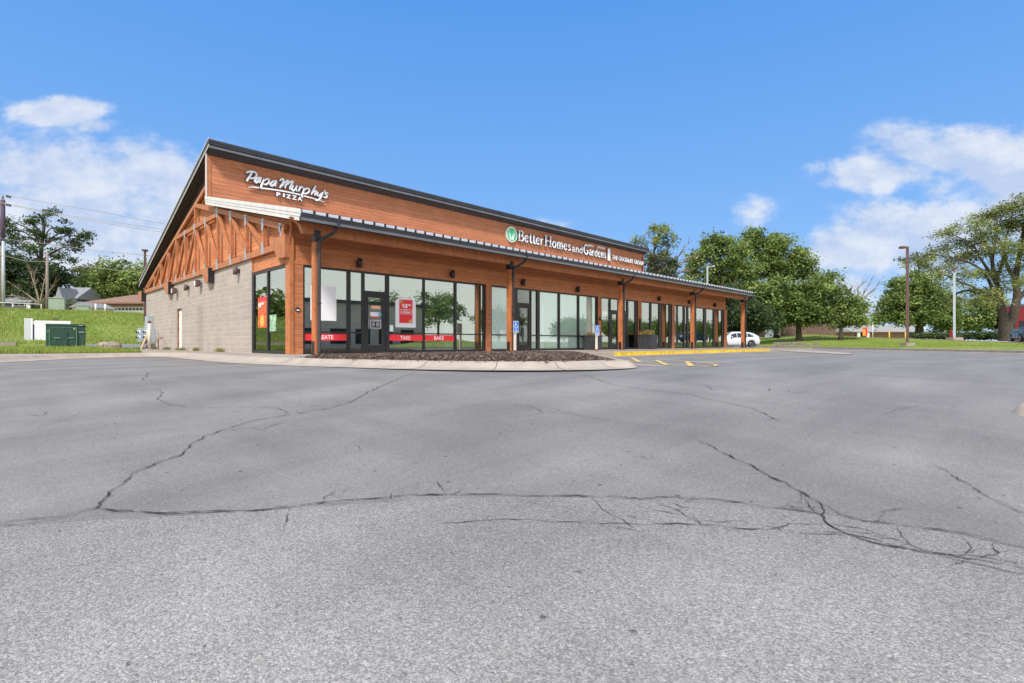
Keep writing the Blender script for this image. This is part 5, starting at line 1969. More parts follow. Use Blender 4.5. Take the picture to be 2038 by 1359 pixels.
# ------------------------------------------------------------------ accessible parking signs
def access_sign(px, d, z0, z1, van, label):
    x, y = at(px, d)
    t = thing('parking_sign', label, 'sign', (x, y, 0), 'accessible parking signs')
    MB().box(x - 0.045, x + 0.045, y - 0.02, y + 0.07, 0.0, z0 + 0.12).build('sign_post', M_cream, t, bevel=0.008)
    MB().box(x - 0.05, x + 0.05, y - 0.025, y + 0.075, 0.0, 0.07).build('post_foot', M_rust, t)
    w = 0.155
    yb_ = y - 0.03

    def rr(x0, x1, a, b, c=0.03):
        pts = []
        for cx_, cz_, a0 in ((x1 - c, b - c, 0), (x0 + c, b - c, 90), (x0 + c, a + c, 180), (x1 - c, a + c, 270)):
            for k in range(4):
                th = math.radians(a0 + 30 * k)
                pts.append((cx_ + c * math.cos(th), cz_ + c * math.sin(th)))
        return pts
    pl_ = MB().prism(rr(x - w, x + w, z0, z1), 'y', yb_ - 0.004, yb_).build('sign_plate', M_sign, t)
    lo = z0 + 0.13
    MB().prism(rr(x - w + .015, x + w - .015, lo - (0.10 if van else -0.0), z1 - .015, .025), 'y', yb_ - 0.0065, yb_ - 0.004).build('blue_field', M_blue, pl_)
    q = MB()
    yy = yb_ - 0.010
    zc_ = lo + (z1 - lo) * 0.46
    s = 0.13
    q.ball((x - 0.022, yy, zc_ + s * 0.98), 0.024, 0.006, 0.024, 10, 6)
    q.tube([(x - 0.022, yy, zc_ + s * .75), (x - 0.014, yy, zc_ + 0.0), (x + 0.055, yy, zc_ - 0.005), (x + 0.085, yy, zc_ - 0.085), (x + 0.11, yy, zc_ - 0.08)], 0.014, 6, flat=0.3)
    q.tube([(x - 0.02, yy, zc_ + .055), (x + 0.045, yy, zc_ + .055)], 0.011, 6, flat=0.3)
    q.tube([(x - 0.005 + 0.078 * math.cos(math.radians(a)), yy, zc_ - 0.035 + 0.078 * math.sin(math.radians(a))) for a in range(110, 345, 15)], 0.012, 6, flat=0.3)
    if van:
        put_text(q, 'VAN', x - 0.045, yy + .003, z0 + 0.10, w=0.09, h=0.035, bold=.03, ext=.001)
        put_text(q, 'ACCESSIBLE', x - 0.125, yy + .003, z0 + 0.05, w=0.25, h=0.035, bold=.03, ext=.001)
    q.build('wheelchair_symbol', M_sign, pl_)
    b = MB().box(x - w + .02, x + w - .02, yb_ - 0.0065, yb_ - 0.004, z0 + .02, z0 + (.035 if van else .10)).build('blue_band', M_blue, pl_)
    if not van:
        q = MB()
        put_text(q, 'PARKING', x - 0.11, yb_ - 0.008, z0 + 0.04, w=0.22, h=0.035, bold=.03, ext=.001)
        q.build('lettering', M_sign, pl_)


access_sign(1025.8, 21.6, 0.80, 1.29, True, 'blue van accessible parking sign on a pale post in front of the second timber post')
access_sign(1188, 24.6, 0.72, 1.20, False, 'blue wheelchair parking sign on a pale post in front of the black planter')

# ------------------------------------------------------------------ planters
def leafball(name, label, c, r, h, n, size, m, parent=None, cat='plant', tones=(0, 1), seed=1):
    rnd = np.random.default_rng(seed)
    V, tn = [], []
    for i in range(n):
        a, rr = rnd.random() * 6.28, r * math.sqrt(rnd.random())
        z = h * rnd.random() * (1 - 0.5 * rr / r)
        p = np.array([c[0] + rr * math.cos(a), c[1] + rr * math.sin(a), c[2] + z])
        u = rnd.normal(size=3)
        u /= np.linalg.norm(u)
        w = np.cross(u, rnd.normal(size=3))
        w /= np.linalg.norm(w)
        s = size * (0.5 + rnd.random())
        V += [p - u * s, p - w * s * .5, p + u * s, p + w * s * .5]
        tn.append(tones[0] + (tones[1] - tones[0]) * rnd.random())
    o = npmesh(name, V, np.arange(n * 4).reshape(n, 4), m, tn, parent=parent)
    if label:
        tag(o, label, cat)
    return o


for i, (px, d, lab) in enumerate(((1180.5, 27.6, 'tall square black planter left of the dark entrance doors'), (1289, 31.2, 'tall square black planter right of the dark entrance doors'))):
    x, y = at(px, d)
    t = thing('planter', lab, 'planter', (x, y, 0), 'black planters by the entrance')
    w = 0.34 if i == 0 else 0.42
    hgt = 0.78 if i == 0 else 0.86
    mb = MB()
    mb.prism([(x - w, y - w), (x + w, y - w), (x + w, y + w), (x - w, y + w)], 'z', 0.001, hgt - 0.05)
    mb.build('pot', M_planter, t, bevel=0.012)
    mb = MB()
    mb.box(x - w - .02, x + w + .02, y - w - .02, y - w + .05, hgt - .06, hgt).box(x - w - .02, x + w + .02, y + w - .05, y + w + .02, hgt - .06, hgt)
    mb.box(x - w - .02, x - w + .05, y - w + .05, y + w - .05, hgt - .06, hgt).box(x + w - .05, x + w + .02, y - w + .05, y + w - .05, hgt - .06, hgt)
    mb.build('rim', M_planter, t)
    MB().box(x - w + .04, x + w - .04, y - w + .04, y + w - .04, hgt - .12, hgt - .03).build('soil', M_mulch, t)
    f = thing('flowering_plant', 'red and orange flowers in the left black planter' if i == 0 else 'yellow green trailing foliage with pale flowers in the right black planter', 'flowers', (x, y, hgt - .03))
    leafball('foliage', None, (x, y, hgt - .05), w, 0.22 if i == 0 else 0.38, 260, 0.05, LF_mid if i == 0 else LF_light, f, seed=i + 3)
    leafball('blossoms', None, (x, y, hgt + .02), w, 0.26 if i == 0 else 0.36, 90, 0.045, LF_flower, f, seed=i + 9)

# ------------------------------------------------------------------ side wall service gear
mx_ = 6.72
t = thing('meter_bank', 'grey bank of round electricity meters at the rear corner of the block wall', 'electric meters', (6.6, 38.3, 0))
MB().box(6.50, 6.745, 37.55, 38.6, 1.25, 2.0).build('upper_cabinet', M_meter, t, bevel=0.01)
MB().box(6.42, 6.745, 37.15, 38.35, 0.55, 1.25).build('lower_cabinet', M_meter, t, bevel=0.01)
MB().box(6.50, 6.745, 36.9, 37.2, 0.3, 1.15).build('side_box', M_meter, t, bevel=0.01)
MB().box(6.25, 6.745, 38.35, 39.4, 0.45, 1.3).build('meter_cabinet', M_meter, t, bevel=0.01)
MB().tube([(6.55, 38.5, 0.0), (6.55, 38.5, 0.5)], 0.09, 8).build('conduit', M_galv, t)
MB().tube([(6.55, 37.9, 0.0), (6.55, 37.9, 0.6)], 0.06, 8).build('conduit', M_rust, t)
for yy in (37.5, 38.0, 38.6, 39.1):
    for zz_ in (0.72, 1.03):
        xx = 6.42 if yy < 38.3 else 6.25
        g2 = MB().tube([(xx, yy, zz_), (xx - 0.06, yy, zz_)], 0.10, 14, smooth=False).build('meter', M_sign, t)
        MB().tube([(xx - 0.06, yy, zz_), (xx - 0.11, yy, zz_)], 0.07, 12, smooth=False).build('dial_glass', M_black, g2)
t = thing('bollard', 'tall cream pipe bollard with a rusty top beside the meters', 'bollard', (6.25, 35.8, 0))
MB().tube([(6.25, 35.8, 0), (6.25, 35.8, 1.5)], 0.085, 12).build('pipe', M_cream, t)
MB().tube([(6.25, 35.8, 1.5), (6.25, 35.8, 1.62), (6.25, 35.8, 1.66)], [0.088, 0.085, 0.04], 12).build('top', M_rust, t)
o = MB().bar((6.05, 37.0, 0.0), (6.38, 36.5, 1.15), 0.05, 0.09).build('plank', mat('new_plank', (0.62, 0.46, 0.28), 0.8, var=0.15, scale=8))
tag(o, 'pale wooden plank leaning in front of the grey meter bank', 'plank')
t = thing('gas_pipe', 'thin rusty forked gas pipe rising near the pale side door', 'pipe', (6.5, 34.8, 0))
MB().tube([(6.5, 34.9, 0), (6.5, 34.9, 0.35), (6.5, 35.1, 0.5), (6.5, 35.2, 0.62)], 0.022, 7).build('riser', M_rust, t)
MB().tube([(6.5, 34.9, 0.35), (6.5, 34.75, 0.45), (6.5, 34.75, 0.62), (6.62, 34.2, 0.64)], 0.02, 7).build('branch', M_rust, t)
MB().ball((6.5, 34.1, 0.64), 0.05).build('valve', M_rust, t)

# ------------------------------------------------------------------ green transformer, white enclosure, rock
x, y = 2.9, 41.0
x, y = at(131, 31)
zt = zleft(y) + 0.02
Mx = Matrix.Translation((x, y, zt)) @ Matrix.Rotation(math.radians(-6), 4, 'Z')
t = thing('transformer_box', 'dark green metal transformer cabinet standing on the grass verge', 'transformer', (x, y, zt), rz=math.radians(-6))
hw, dp, hh = 1.18, 0.8, 1.44
Mx = Mx @ Matrix.Scale(0.76, 4, (1, 0, 0))
MB(Mx).box(-hw, hw, 0.0, 1.5, 0, hh - 0.14).build('cabinet', M_boxgreen, t, bevel=0.015)
MB(Mx).box(-hw - .02, hw + .02, -0.04, 1.54, hh - 0.14, hh).build('lid', M_boxgreen, t, bevel=0.02)
MB(Mx).box(-0.93, 0.62, -0.05, 0.0, 0.06, hh - 0.22).build('door', M_boxgreen, t, bevel=0.01)
MB(Mx).box(-0.32, 0.12, -0.10, -0.051, 0.04, 0.95).build('door_panel', M_boxgreen, t, bevel=0.012)
mb = MB(Mx)
mb.box(-0.72, -0.32, -0.09, -0.051, 0.56, 0.64).box(0.12, 0.5, -0.09, -0.051, 0.56, 0.64).box(0.62, 0.68, -0.07, 0, 0.05, 1.2).box(-0.99, -0.94, -0.07, 0, 0.05, 1.2)
mb.box(-0.95, 0.68, -0.07, -0.0, hh - 0.22, hh - 0.18)
mb.build('door_rib', mat('light_green_trim', (0.10, 0.22, 0.165), 0.5), t)
MB(Mx).box(0.75, 1.14, -0.03, 0, 0.93, 0.98).build('handle', M_palegreen, t)
MB(Mx).box(0.46, 0.56, -0.056, -0.051, 1.12, 1.2).build('warning_label', mat('label_pink', (0.7, 0.45, 0.38), 0.6), t)
MB(Mx).box(-1.1, -0.98, -0.025, 0, 0.95, 1.0).build('handle', M_palegreen, t)
q = MB(Mx)
put_text(q, 'FN 71', 0.82, -0.045, hh - 0.1, w=0.22, h=0.05, bold=0.02, ext=0.001)
q.build('lettering', M_sign, t)

x, y = at(100, 36)
z = 0.20
Mx = Matrix.Translation((x, y, z)) @ Matrix.Rotation(math.radians(-6), 4, 'Z') @ Matrix.Scale(0.80, 4, (1, 0, 0))
t = thing('bin_enclosure', 'white panelled bin enclosure with one gate ajar behind the green cabinet', 'enclosure', (x, y, z), rz=math.radians(-6))
MB(Mx).box(-1.02, 1.35, 0.0, 0.08, 0.02, 1.72).build('front_panel', M_sign, t)
MB(Mx).box(1.27, 1.35, 0.08, 2.2, 0.02, 1.72).build('side_panel', M_white, t)
MB(Mx).box(-1.3, 1.35, 2.2, 2.28, 0.02, 1.72).build('back_panel', M_white, t)
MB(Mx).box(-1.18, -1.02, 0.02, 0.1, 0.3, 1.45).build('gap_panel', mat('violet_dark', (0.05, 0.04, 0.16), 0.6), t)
g1 = MB(Mx @ Matrix.Translation((-1.62, -0.1, 0)) @ Matrix.Rotation(math.radians(14), 4, 'Z'))
g1.box(-0.02, 0.46, -0.04, 0.04, 0.0, 1.85)
g1.build('gate', M_sign, t)
mb = MB(Mx)
mb.box(-1.20, -1.12, -0.06, 0.04, 0, 1.86)
mb.build('gate_post', M_sign, t)
hk = MB(Mx)
for k in range(3):
    hk.tube([(0.15 + 0.16 * k, 0.2, 1.72), (0.3 + 0.16 * k, 0.25, 1.98)], 0.022, 6)
hk.build('bars', M_black, t)
x, y = at(216, 30)
rk_ = MB()
rr_ = random.Random(3)
for i in range(5):
    a = at(205 + i * 6, 30 + rr_.uniform(-.2, .2))
    rk_.ball((a[0], a[1], 0.16), 0.34, 0.3, 0.25 + rr_.uniform(0, .06), 7, 5)
o = rk_.build('rock', M_stone)
for v in o.data.vertices:
    v.co += Vector((rr_.uniform(-.03, .03), rr_.uniform(-.03, .03), rr_.uniform(-.02, .02)))
for p_ in o.data.polygons:
    p_.use_smooth = False
tag(o, 'low brown rock lying at the end of the grass verge', 'rock')

# ------------------------------------------------------------------ lamp posts and utility poles
def lamp_post(label, px, d, pyb, pyt, m, arm=0, square=True, base=0.0, group='tall parking lot lamp posts', head=0.5, r=0.09):
    b = P(px, pyb, d)
    h = (pyb - pyt) / F * d
    t = thing('lamp_post', label, 'lamp post', b, group)
    Mx = Matrix.Translation(b) @ Matrix.Rotation(math.radians(-45), 4, 'Z')
    if base:
        MB(Mx).box(-base, base, -base, base, -0.6, 0.32).build('concrete_base', M_concrete, t, bevel=0.03)
    MB(Mx).tube([(0, 0, 0.3 if base else 0), (0, 0, h)], r, 4 if square else 12, smooth=not square).build('pole', m, t)
    q = MB(Mx)
    if arm:
        q.box(min(0, arm), max(0, arm), -0.04, 0.04, h - 0.12, h - 0.04)
    q.build('arm', m, t) if arm else None
    x0 = arm if arm else 0
    s = -1 if arm < 0 else 1
    MB(Mx).box(x0 - (head if s < 0 else -0.0) if arm else -head / 2, x0 + (head if s > 0 else 0.0) if arm else head / 2, -0.2, 0.2, h - 0.14, h + 0.03).build('lamp_head', m, t, bevel=0.03)
    return t


lamp_post('brown square lamp post with its head turned left, standing on the right lawn', 1806, 42, 690, 491, M_bronze, arm=-0.18, base=0.37, head=0.42, r=0.13)
lamp_post('pale grey lamp post on a concrete block beside the side road', 1899.5, 58, 677, 539, M_greypole, arm=0.0, base=0.55, head=0.0, r=0.15)
t_ = COL.objects
b = P(1899.5, 677, 58)
Mx = Matrix.Translation(b) @ Matrix.Rotation(math.radians(-45), 4, 'Z')
par = [o for o in COL.objects if o.name.startswith('lamp_post') and o.type == 'EMPTY'][-1]
for o in list(par.children):
    if o.name.startswith('lamp_head'):
        bpy.data.objects.remove(o)
hh = 138 / F * 58
MB(Mx).prism([(-0.25, hh - 0.05), (0.25, hh + 0.28), (0.35, hh + 0.45), (-0.1, hh + 0.25)], 'y', -0.25, 0.25).build('lamp_head', M_bronze, par)
lamp_post('slim brown lamp post behind the rear corner of the block wall', 288.5, 45, 680, 497, M_bronze, head=0.36, r=0.115)
lamp_post('pale lamp post top rising behind the canopy roof, in front of the trees', 1408, 62, 672, 529, M_greypole, arm=0.5, head=0.35, r=0.11)


def pole(label, px, d, pyb, pyt, r):
    b = P(px, pyb, d)
    b.z -= 0.3
    h = (pyb - pyt) / F * d + 0.3
    t = thing('utility_pole', label, 'utility pole', b, 'wooden utility poles on the bank')
    MB().tube([b, b + Vector((0, 0, h * .5)), b + Vector((0, 0, h))], [r, r * .88, r * .72], 10).build('pole', M_wood, t)
    return t, b, h


t, b, h = pole('tall utility pole with insulators at the left edge of the picture', 5.5, 63, 613, 396, 0.24)
MB().tube([b + Vector((.05, -.3, 0)), b + Vector((.05, -.3, h * .62))], 0.15, 10).build('conduit', M_greypole, t)
MB().tube([b + Vector((0, 0, h)), b + Vector((0, 0, h + .35))], 0.09, 8).build('insulator', M_bronze, t)
MB().tube([b + Vector((0, 0, h * .58)), b + Vector((0, 0, h * .99))], 0.235, 8).build('dark_band', mat('dark_pole_wrap', (0.09, 0.06, 0.10), 0.8), t)
t, b, h = pole('shorter grey utility pole beside the pale green cabinet on the bank', 94, 62, 618, 501, 0.17)
wl = [('upper wire from the tall pole', [(-60, 381), (12, 389), (120, 408), (220, 425), (330, 446), (480, 466)]), ('first of the middle pair of wires', [(-60, 392), (12, 405), (120, 426), (220, 441), (330, 457), (480, 478)]),
      ('second of the middle pair of wires', [(-60, 394), (12, 407), (120, 429), (220, 446), (330, 463), (480, 486)]), ('wire crossing the big left tree', [(-60, 470), (12, 476), (130, 490), (190, 499), (290, 508), (480, 530)]),
      ('lowest sagging wire over the short pole', [(-60, 500), (8, 509), (50, 519), (94, 521), (200, 534), (290, 543), (480, 560)])]
for lb, pts in wl:
    q = spline([P(px, py, 62.7) for px, py in pts], 6)
    o = MB().tube(q, 0.028, 5, caps=False).build('overhead_wire', M_wire)
    tag(o, lb + ', sagging towards the shop roof', 'wire', 'overhead wires')
q = MB()
for pyy in (390, 407):
    for k in range(4):
        a = P(13 + k * 2.6, pyy + k * 0.7, 62.6)
        q.tube([a - Vector((0, 0, .14)), a + Vector((0, 0, .14))], 0.05, 6)
par = [o for o in COL.objects if o.name == 'utility_pole'][0]
q.build('insulator', M_black, par)

# cabinets and posts on top of the bank
def cabinet(label, px0, px1, py0, py1, d, lid=True, m=M_palegreen):
    a = P((px0 + px1) / 2, py1, d)
    w = (px1 - px0) / F * d / 2 * 0.76
    h = (py1 - py0) / F * d
    Mx = Matrix.Translation(a) @ Matrix.Rotation(math.radians(-8), 4, 'Z')
    t = thing('utility_cabinet', label, 'utility cabinet', a, 'pale green cabinets on the bank', math.radians(-8))
    MB(Mx).box(-w, w, 0, 1.3, -0.3, h * .93).build('cabinet', m, t, bevel=0.02)
    MB(Mx).box(-w - .05, w + .05, -0.05, 1.35, h * .93, h).build('lid', m, t, bevel=0.02)
    q = MB(Mx).box(-w * .72, -w * .5, -0.012, 0, 0.12, 0.18).box(w * .5, w * .72, -0.012, 0, 0.12, 0.18)
    q.build('vent', M_black, t)


cabinet('large pale green cabinet on the bank beside the short pole', 96.5, 128.5, 592, 618.5, 61.5)
cabinet('low pale green cabinet on the bank in front of the small shed roof', 151, 177.5, 608, 619.5, 61.5)
for i, (px, py0, py1, lb) in enumerate(((183.5, 605, 618, 'left, greyish'), (190.5, 605, 619.5, 'middle, yellowish'), (209.5, 605.5, 619, 'right, separate yellowish'))):
    a = P(px, py1, 61.3)
    t = thing('bollard', lb + ' wooden bollard on the bank near the brown roofed house', 'bollard', a, 'short bollards on the bank')
    hgt = (py1 - py0) / F * 61.3
    MB().tube([a - Vector((0, 0, .2)), a + Vector((0, 0, hgt))], 0.10, 10).build('shaft', M_cream if i else M_wood, t)
    MB().tube([a + Vector((0, 0, hgt)), a + Vector((0, 0, hgt + .05))], [0.10, 0.03], 10).build('cap', M_cream if i else M_wood, t)
t = thing('guard_rail', 'thin pale rail fence on the bank in front of the dark house', 'rail fence', P(40, 610, 62.5))
a, b2 = P(-60, 599, 62.5), P(82, 605.5, 62.5)
MB().tube([a, b2], 0.045, 6).build('rail', M_white, t)
for k in range(6):
    p = a.lerp(b2, k / 5)
    MB().tube([p, p - Vector((0, 0, 0.95))], 0.05, 6).build('rail_post', M_white, t)

# ------------------------------------------------------------------ houses and other buildings
def house(name, label, px0, px1, pyb, pye, pyr, d, depth_m, wallm, roofm, hip=0.25, rot=-45, over=0.4, cat='house', gable=False, drop=1.5, squash=1.0):
    a = P((px0 + px1) / 2, pyb, d)
    w = (px1 - px0) / F * d / 2 * squash
    he = (pyb - pye) / F * d
    hr = (HY - pyr) / F * (d + depth_m / 2 * math.cos(math.radians(rot + 45))) - (HY - pyb) / F * d
    Mx = Matrix.Translation(a) @ Matrix.Rotation(math.radians(rot), 4, 'Z')
    t = thing(name, label, cat, a, None, math.radians(rot))
    MB(Mx).box(-w, w, 0, depth_m, -drop, he).build('wall', wallm, t)
    o = over
    ym = depth_m / 2
    mb = MB(Mx)
    if gable:      # ridge runs front to back
        mb.prism([(-w - o, he - .05), (w + o, he - .05), (0, hr)], 'y', -o, depth_m + o)
    else:
        k = w * hip * 2
        v = [(-w - o, -o, he), (w + o, -o, he), (w + o, depth_m + o, he), (-w - o, depth_m + o, he), (-w - o + k, ym, hr), (w + o - k, ym, hr)]
        v2 = [(x_, y_, z_ - .22) for x_, y_, z_ in v[:4]]
        mb.add(v + v2, [(0, 1, 5, 4), (1, 2, 5), (2, 3, 4, 5), (3, 0, 4), (6, 7, 1, 0), (7, 8, 2, 1), (8, 9, 3, 2), (9, 6, 0, 3), (9, 8, 7, 6)])
    mb.build('roof', roofm, t)
    return t, Mx, w, he


t, Mx, w, he = house('brick_house', 'brick house with brown hipped roof and white garage door on top of the bank', 189, 320, 618.5, 602, 586.5, 78, 11, M_brick, M_roofbrown, hip=0.28, over=1.0)
g_ = MB(Mx).box(w * -0.42, w * 0.9, -0.06, -0.0, -0.4, 0.62).build('garage_door', M_white, t)
for k in range(12):
    x0 = w * -0.40 + k * w * 1.3 / 12
    MB(Mx).box(x0 + 0.08, x0 + w * 1.3 / 12 - 0.12, -0.075, -0.061, 0.12, 0.42).build('pane', M_black, g_)
MB(Mx).box(-w * .85, -w * .55, -0.05, 0, 0.0, 0.6).build('window', M_black, t)
house('garden_shed', 'small grey gabled shed roof behind the low green cabinet', 143, 181, 616, 611, 603, 70, 4, M_tan, M_roofgrey, gable=True, over=0.3)
t, Mx, w, he = house('grey_house', 'house with a steep grey shingle roof half hidden by the trees', 108, 158, 612, 592, 572, 82, 6, M_darkwall, M_roofgrey, hip=0.02, over=0.3, rot=-38, squash=0.75)
MB(Mx).prism([(w * .1, 0.5), (w * 1.15, 0.5), (w * .55, (612 - 574) / F * 81)], 'y', -3, 1.0).build('roof_gable', M_roofgrey, t)
t, Mx, w, he = house('dark_house', 'dark low house with a grey roof at the far left', -30, 62, 613, 599, 583, 80, 9, M_darkwall, M_roofgrey, hip=0.3)
f_ = MB(Mx).box(w * .25, w * .75, -0.08, -0.0, 0.3, 0.95).build('window', M_white, t)
MB(Mx).box(w * .28, w * .49, -0.095, -0.081, 0.35, 0.9).build('pane', M_black, f_)
MB(Mx).box(w * .51, w * .72, -0.095, -0.081, 0.35, 0.9).build('pane', M_black, f_)
MB(Mx).box(w * 0.86, w * 0.97, -0.06, 0.0, -0.5, 0.95).build('door', M_white, t)

# right side
t, Mx, w, he = house('brick_building', 'low brown brick building almost hidden under the big trees', 1556, 1664, 671, 636, 632, 88, 14, M_brickdark, M_roofgrey, hip=0.05, drop=2)
MB(Mx).box(-w * 1.2, -w, 0.5, 4, -0.5, he + .1).build('white_corner', M_white, t)
t, Mx, w, he = house('long_building', 'long far building with a wide pale roof and brick wall', 1700, 1840, 669, 659.5, 646.5, 150, 18, M_brick, M_roofpale, hip=0.03, over=1.5, drop=3)
for k in (-.98, -.72):
    MB(Mx).box(w * k, w * k + .7, -1.3, -0.8, -1, he).build('column', M_white, t)
MB(Mx).box(-w * .95, -w * .75, -0.05, 0, 0, he * .8).build('window', M_black, t)
MB(Mx).box(w * .45, w * .8, -0.05, 0, 0, he * .9).build('entrance', M_darkwall, t)
a = P(1722, 668, 138)
t = thing('orange_sign', 'tall orange and red advertising board in front of the long pale roofed building', 'sign', a)
Mx2 = Matrix.Translation(a) @ Matrix.Rotation(math.radians(-45), 4, 'Z')
MB(Mx2).box(-0.65, 0.1, 0, .12, 0, 2.1).build('orange_panel', mat('sign_orange', (0.85, 0.30, 0.03), 0.6, var=0.3), t)
MB(Mx2).box(0.1, 0.6, 0, .13, 0, 2.1).build('red_panel', M_red, t)
MB(Mx2).box(-0.65, 0.6, -0.01, .14, 1.8, 2.15).build('red_header', M_red, t)
t, Mx, w, he = house('small_house', 'tiny pale house with a dark window far behind the lamp posts', 1852, 1869, 667.5, 661, 656, 140, 5, M_white, M_roofgrey, gable=True, over=0.3, drop=2)
MB(Mx).box(-w * .5, w * .5, -0.06, 0, 0.15, he * .85).build('window', M_black, t)
a = P(1970, 669, 100)
Mx2 = Matrix.Translation(a) @ Matrix.Rotation(math.radians(-45), 4, 'Z')
t = thing('tent_roof', 'low white and green tent roof near the red building', 'tent', a)
MB(Mx2).add([(-2.4, 0, -.2), (1.8, 0, -.2), (1.8, 3, -.2), (-2.4, 3, -.2), (-.7, 1.5, .75)], [(0, 1, 4), (1, 2, 4), (2, 3, 4), (3, 0, 4)]).build('canopy', M_sign, t)
MB(Mx2).add([(-2.5, -.02, -.22), (-.7, -.02, -.22), (-.72, 1.45, .76)], [(0, 1, 2)]).build('side_flap', M_palegreen, t)
for sx_ in (-2.3, 1.7):
    MB(Mx2).tube([(sx_, .05, -1.0), (sx_, .05, -.2)], .05, 6).build('leg', M_white, t)
t, Mx, w, he = house('red_building', 'dark red flat topped building at the right edge behind the big tree', 1990, 2110, 667, 607, 604, 92, 12, M_redwall, M_darkwall, hip=0.02, over=0.05, drop=2, rot=-87, squash=0.74)
for px0, px1, py0, py1 in ((1998, 2008, 643, 655), (2029, 2044, 638, 656)):
    x0 = ((px0 - 2050) / F * 92) * 0.74
    x1 = ((px1 - 2050) / F * 92) * 0.74
    MB(Mx).box(x0, x1, -0.06, 0, (667 - py1) / F * 92, (667 - py0) / F * 92).build('window', M_black, t)
for i, (px, d, lb) in enumerate(((1770, 128, 'in front of the long building'), (1802, 128, 'just left of the brown lamp post foot'), (1834, 110, 'right of the dark tree trunk'), (1870, 120, 'beside the tiny pale house'))):
    a = P(px, 670, d)
    hgt = 9 / F * d
    t = thing('yellow_bollard', 'small yellow bollard ' + lb, 'bollard', a, 'yellow bollards by the side road')
    MB().tube([a - Vector((0, 0, 1)), a + Vector((0, 0, hgt))], 0.13, 8).build('shaft', M_yellow, t)
    MB().ball(a + Vector((0, 0, hgt)), 0.13, n=8, m=4).build('cap', M_yellow, t)
for px, pyt, lb in ((1737, 643, 'thin white flagpole in front of the long building'), (1841, 645, 'short white post right of the dark trunk')):
    a = P(px, 669, 125)
    t = thing('white_pole', lb, 'pole', a)
    MB().tube([a - Vector((0, 0, 1)), a + Vector((0, 0, (669 - pyt) / F * 125))], 0.10, 8).build('shaft', M_white, t)
    MB().ball(a + Vector((0, 0, (669 - pyt) / F * 125)), 0.16, n=8, m=4).build('finial', M_white, t)
a = P(1893, 671, 80)
t = thing('gas_pump', 'small red pump behind the grey lamp post', 'pump', a)
MB().box(a.x - .2, a.x + .2, a.y - .2, a.y + .2, a.z - .5, a.z + 1.2).build('pump_body', M_redwall, t, bevel=.03)
MB().box(a.x - .15, a.x + .15, a.y - .212, a.y - .201, a.z + .6, a.z + .95).build('pump_screen', M_white, t)

# stone retaining edge on the lawn
t = thing('stone_edging', 'low weathered stone retaining wall at the lawn corner behind the car park', 'stone wall')
a, b2 = Vector((*at(1541, 55.5), 0)), Vector((*at(1631, 51.5), 0))
rs_ = random.Random(8)
for c_ in range(3):
    k = 0.0
    while k < 0.98:
        ln = rs_.uniform(0.10, 0.20)
        k2 = min(1.0, k + ln)
        p, q2 = a.lerp(b2, k), a.lerp(b2, k2 - 0.008)
        z0 = -0.14 + c_ * 0.19
        if not (c_ == 2 and rs_.random() < 0.35):
            MB().bar((p.x, p.y, z0 + 0.09), (q2.x, q2.y, z0 + 0.09), rs_.uniform(.3, .42), 0.175).build('stone', M_stone, t, bevel=0.02)
        k = k2

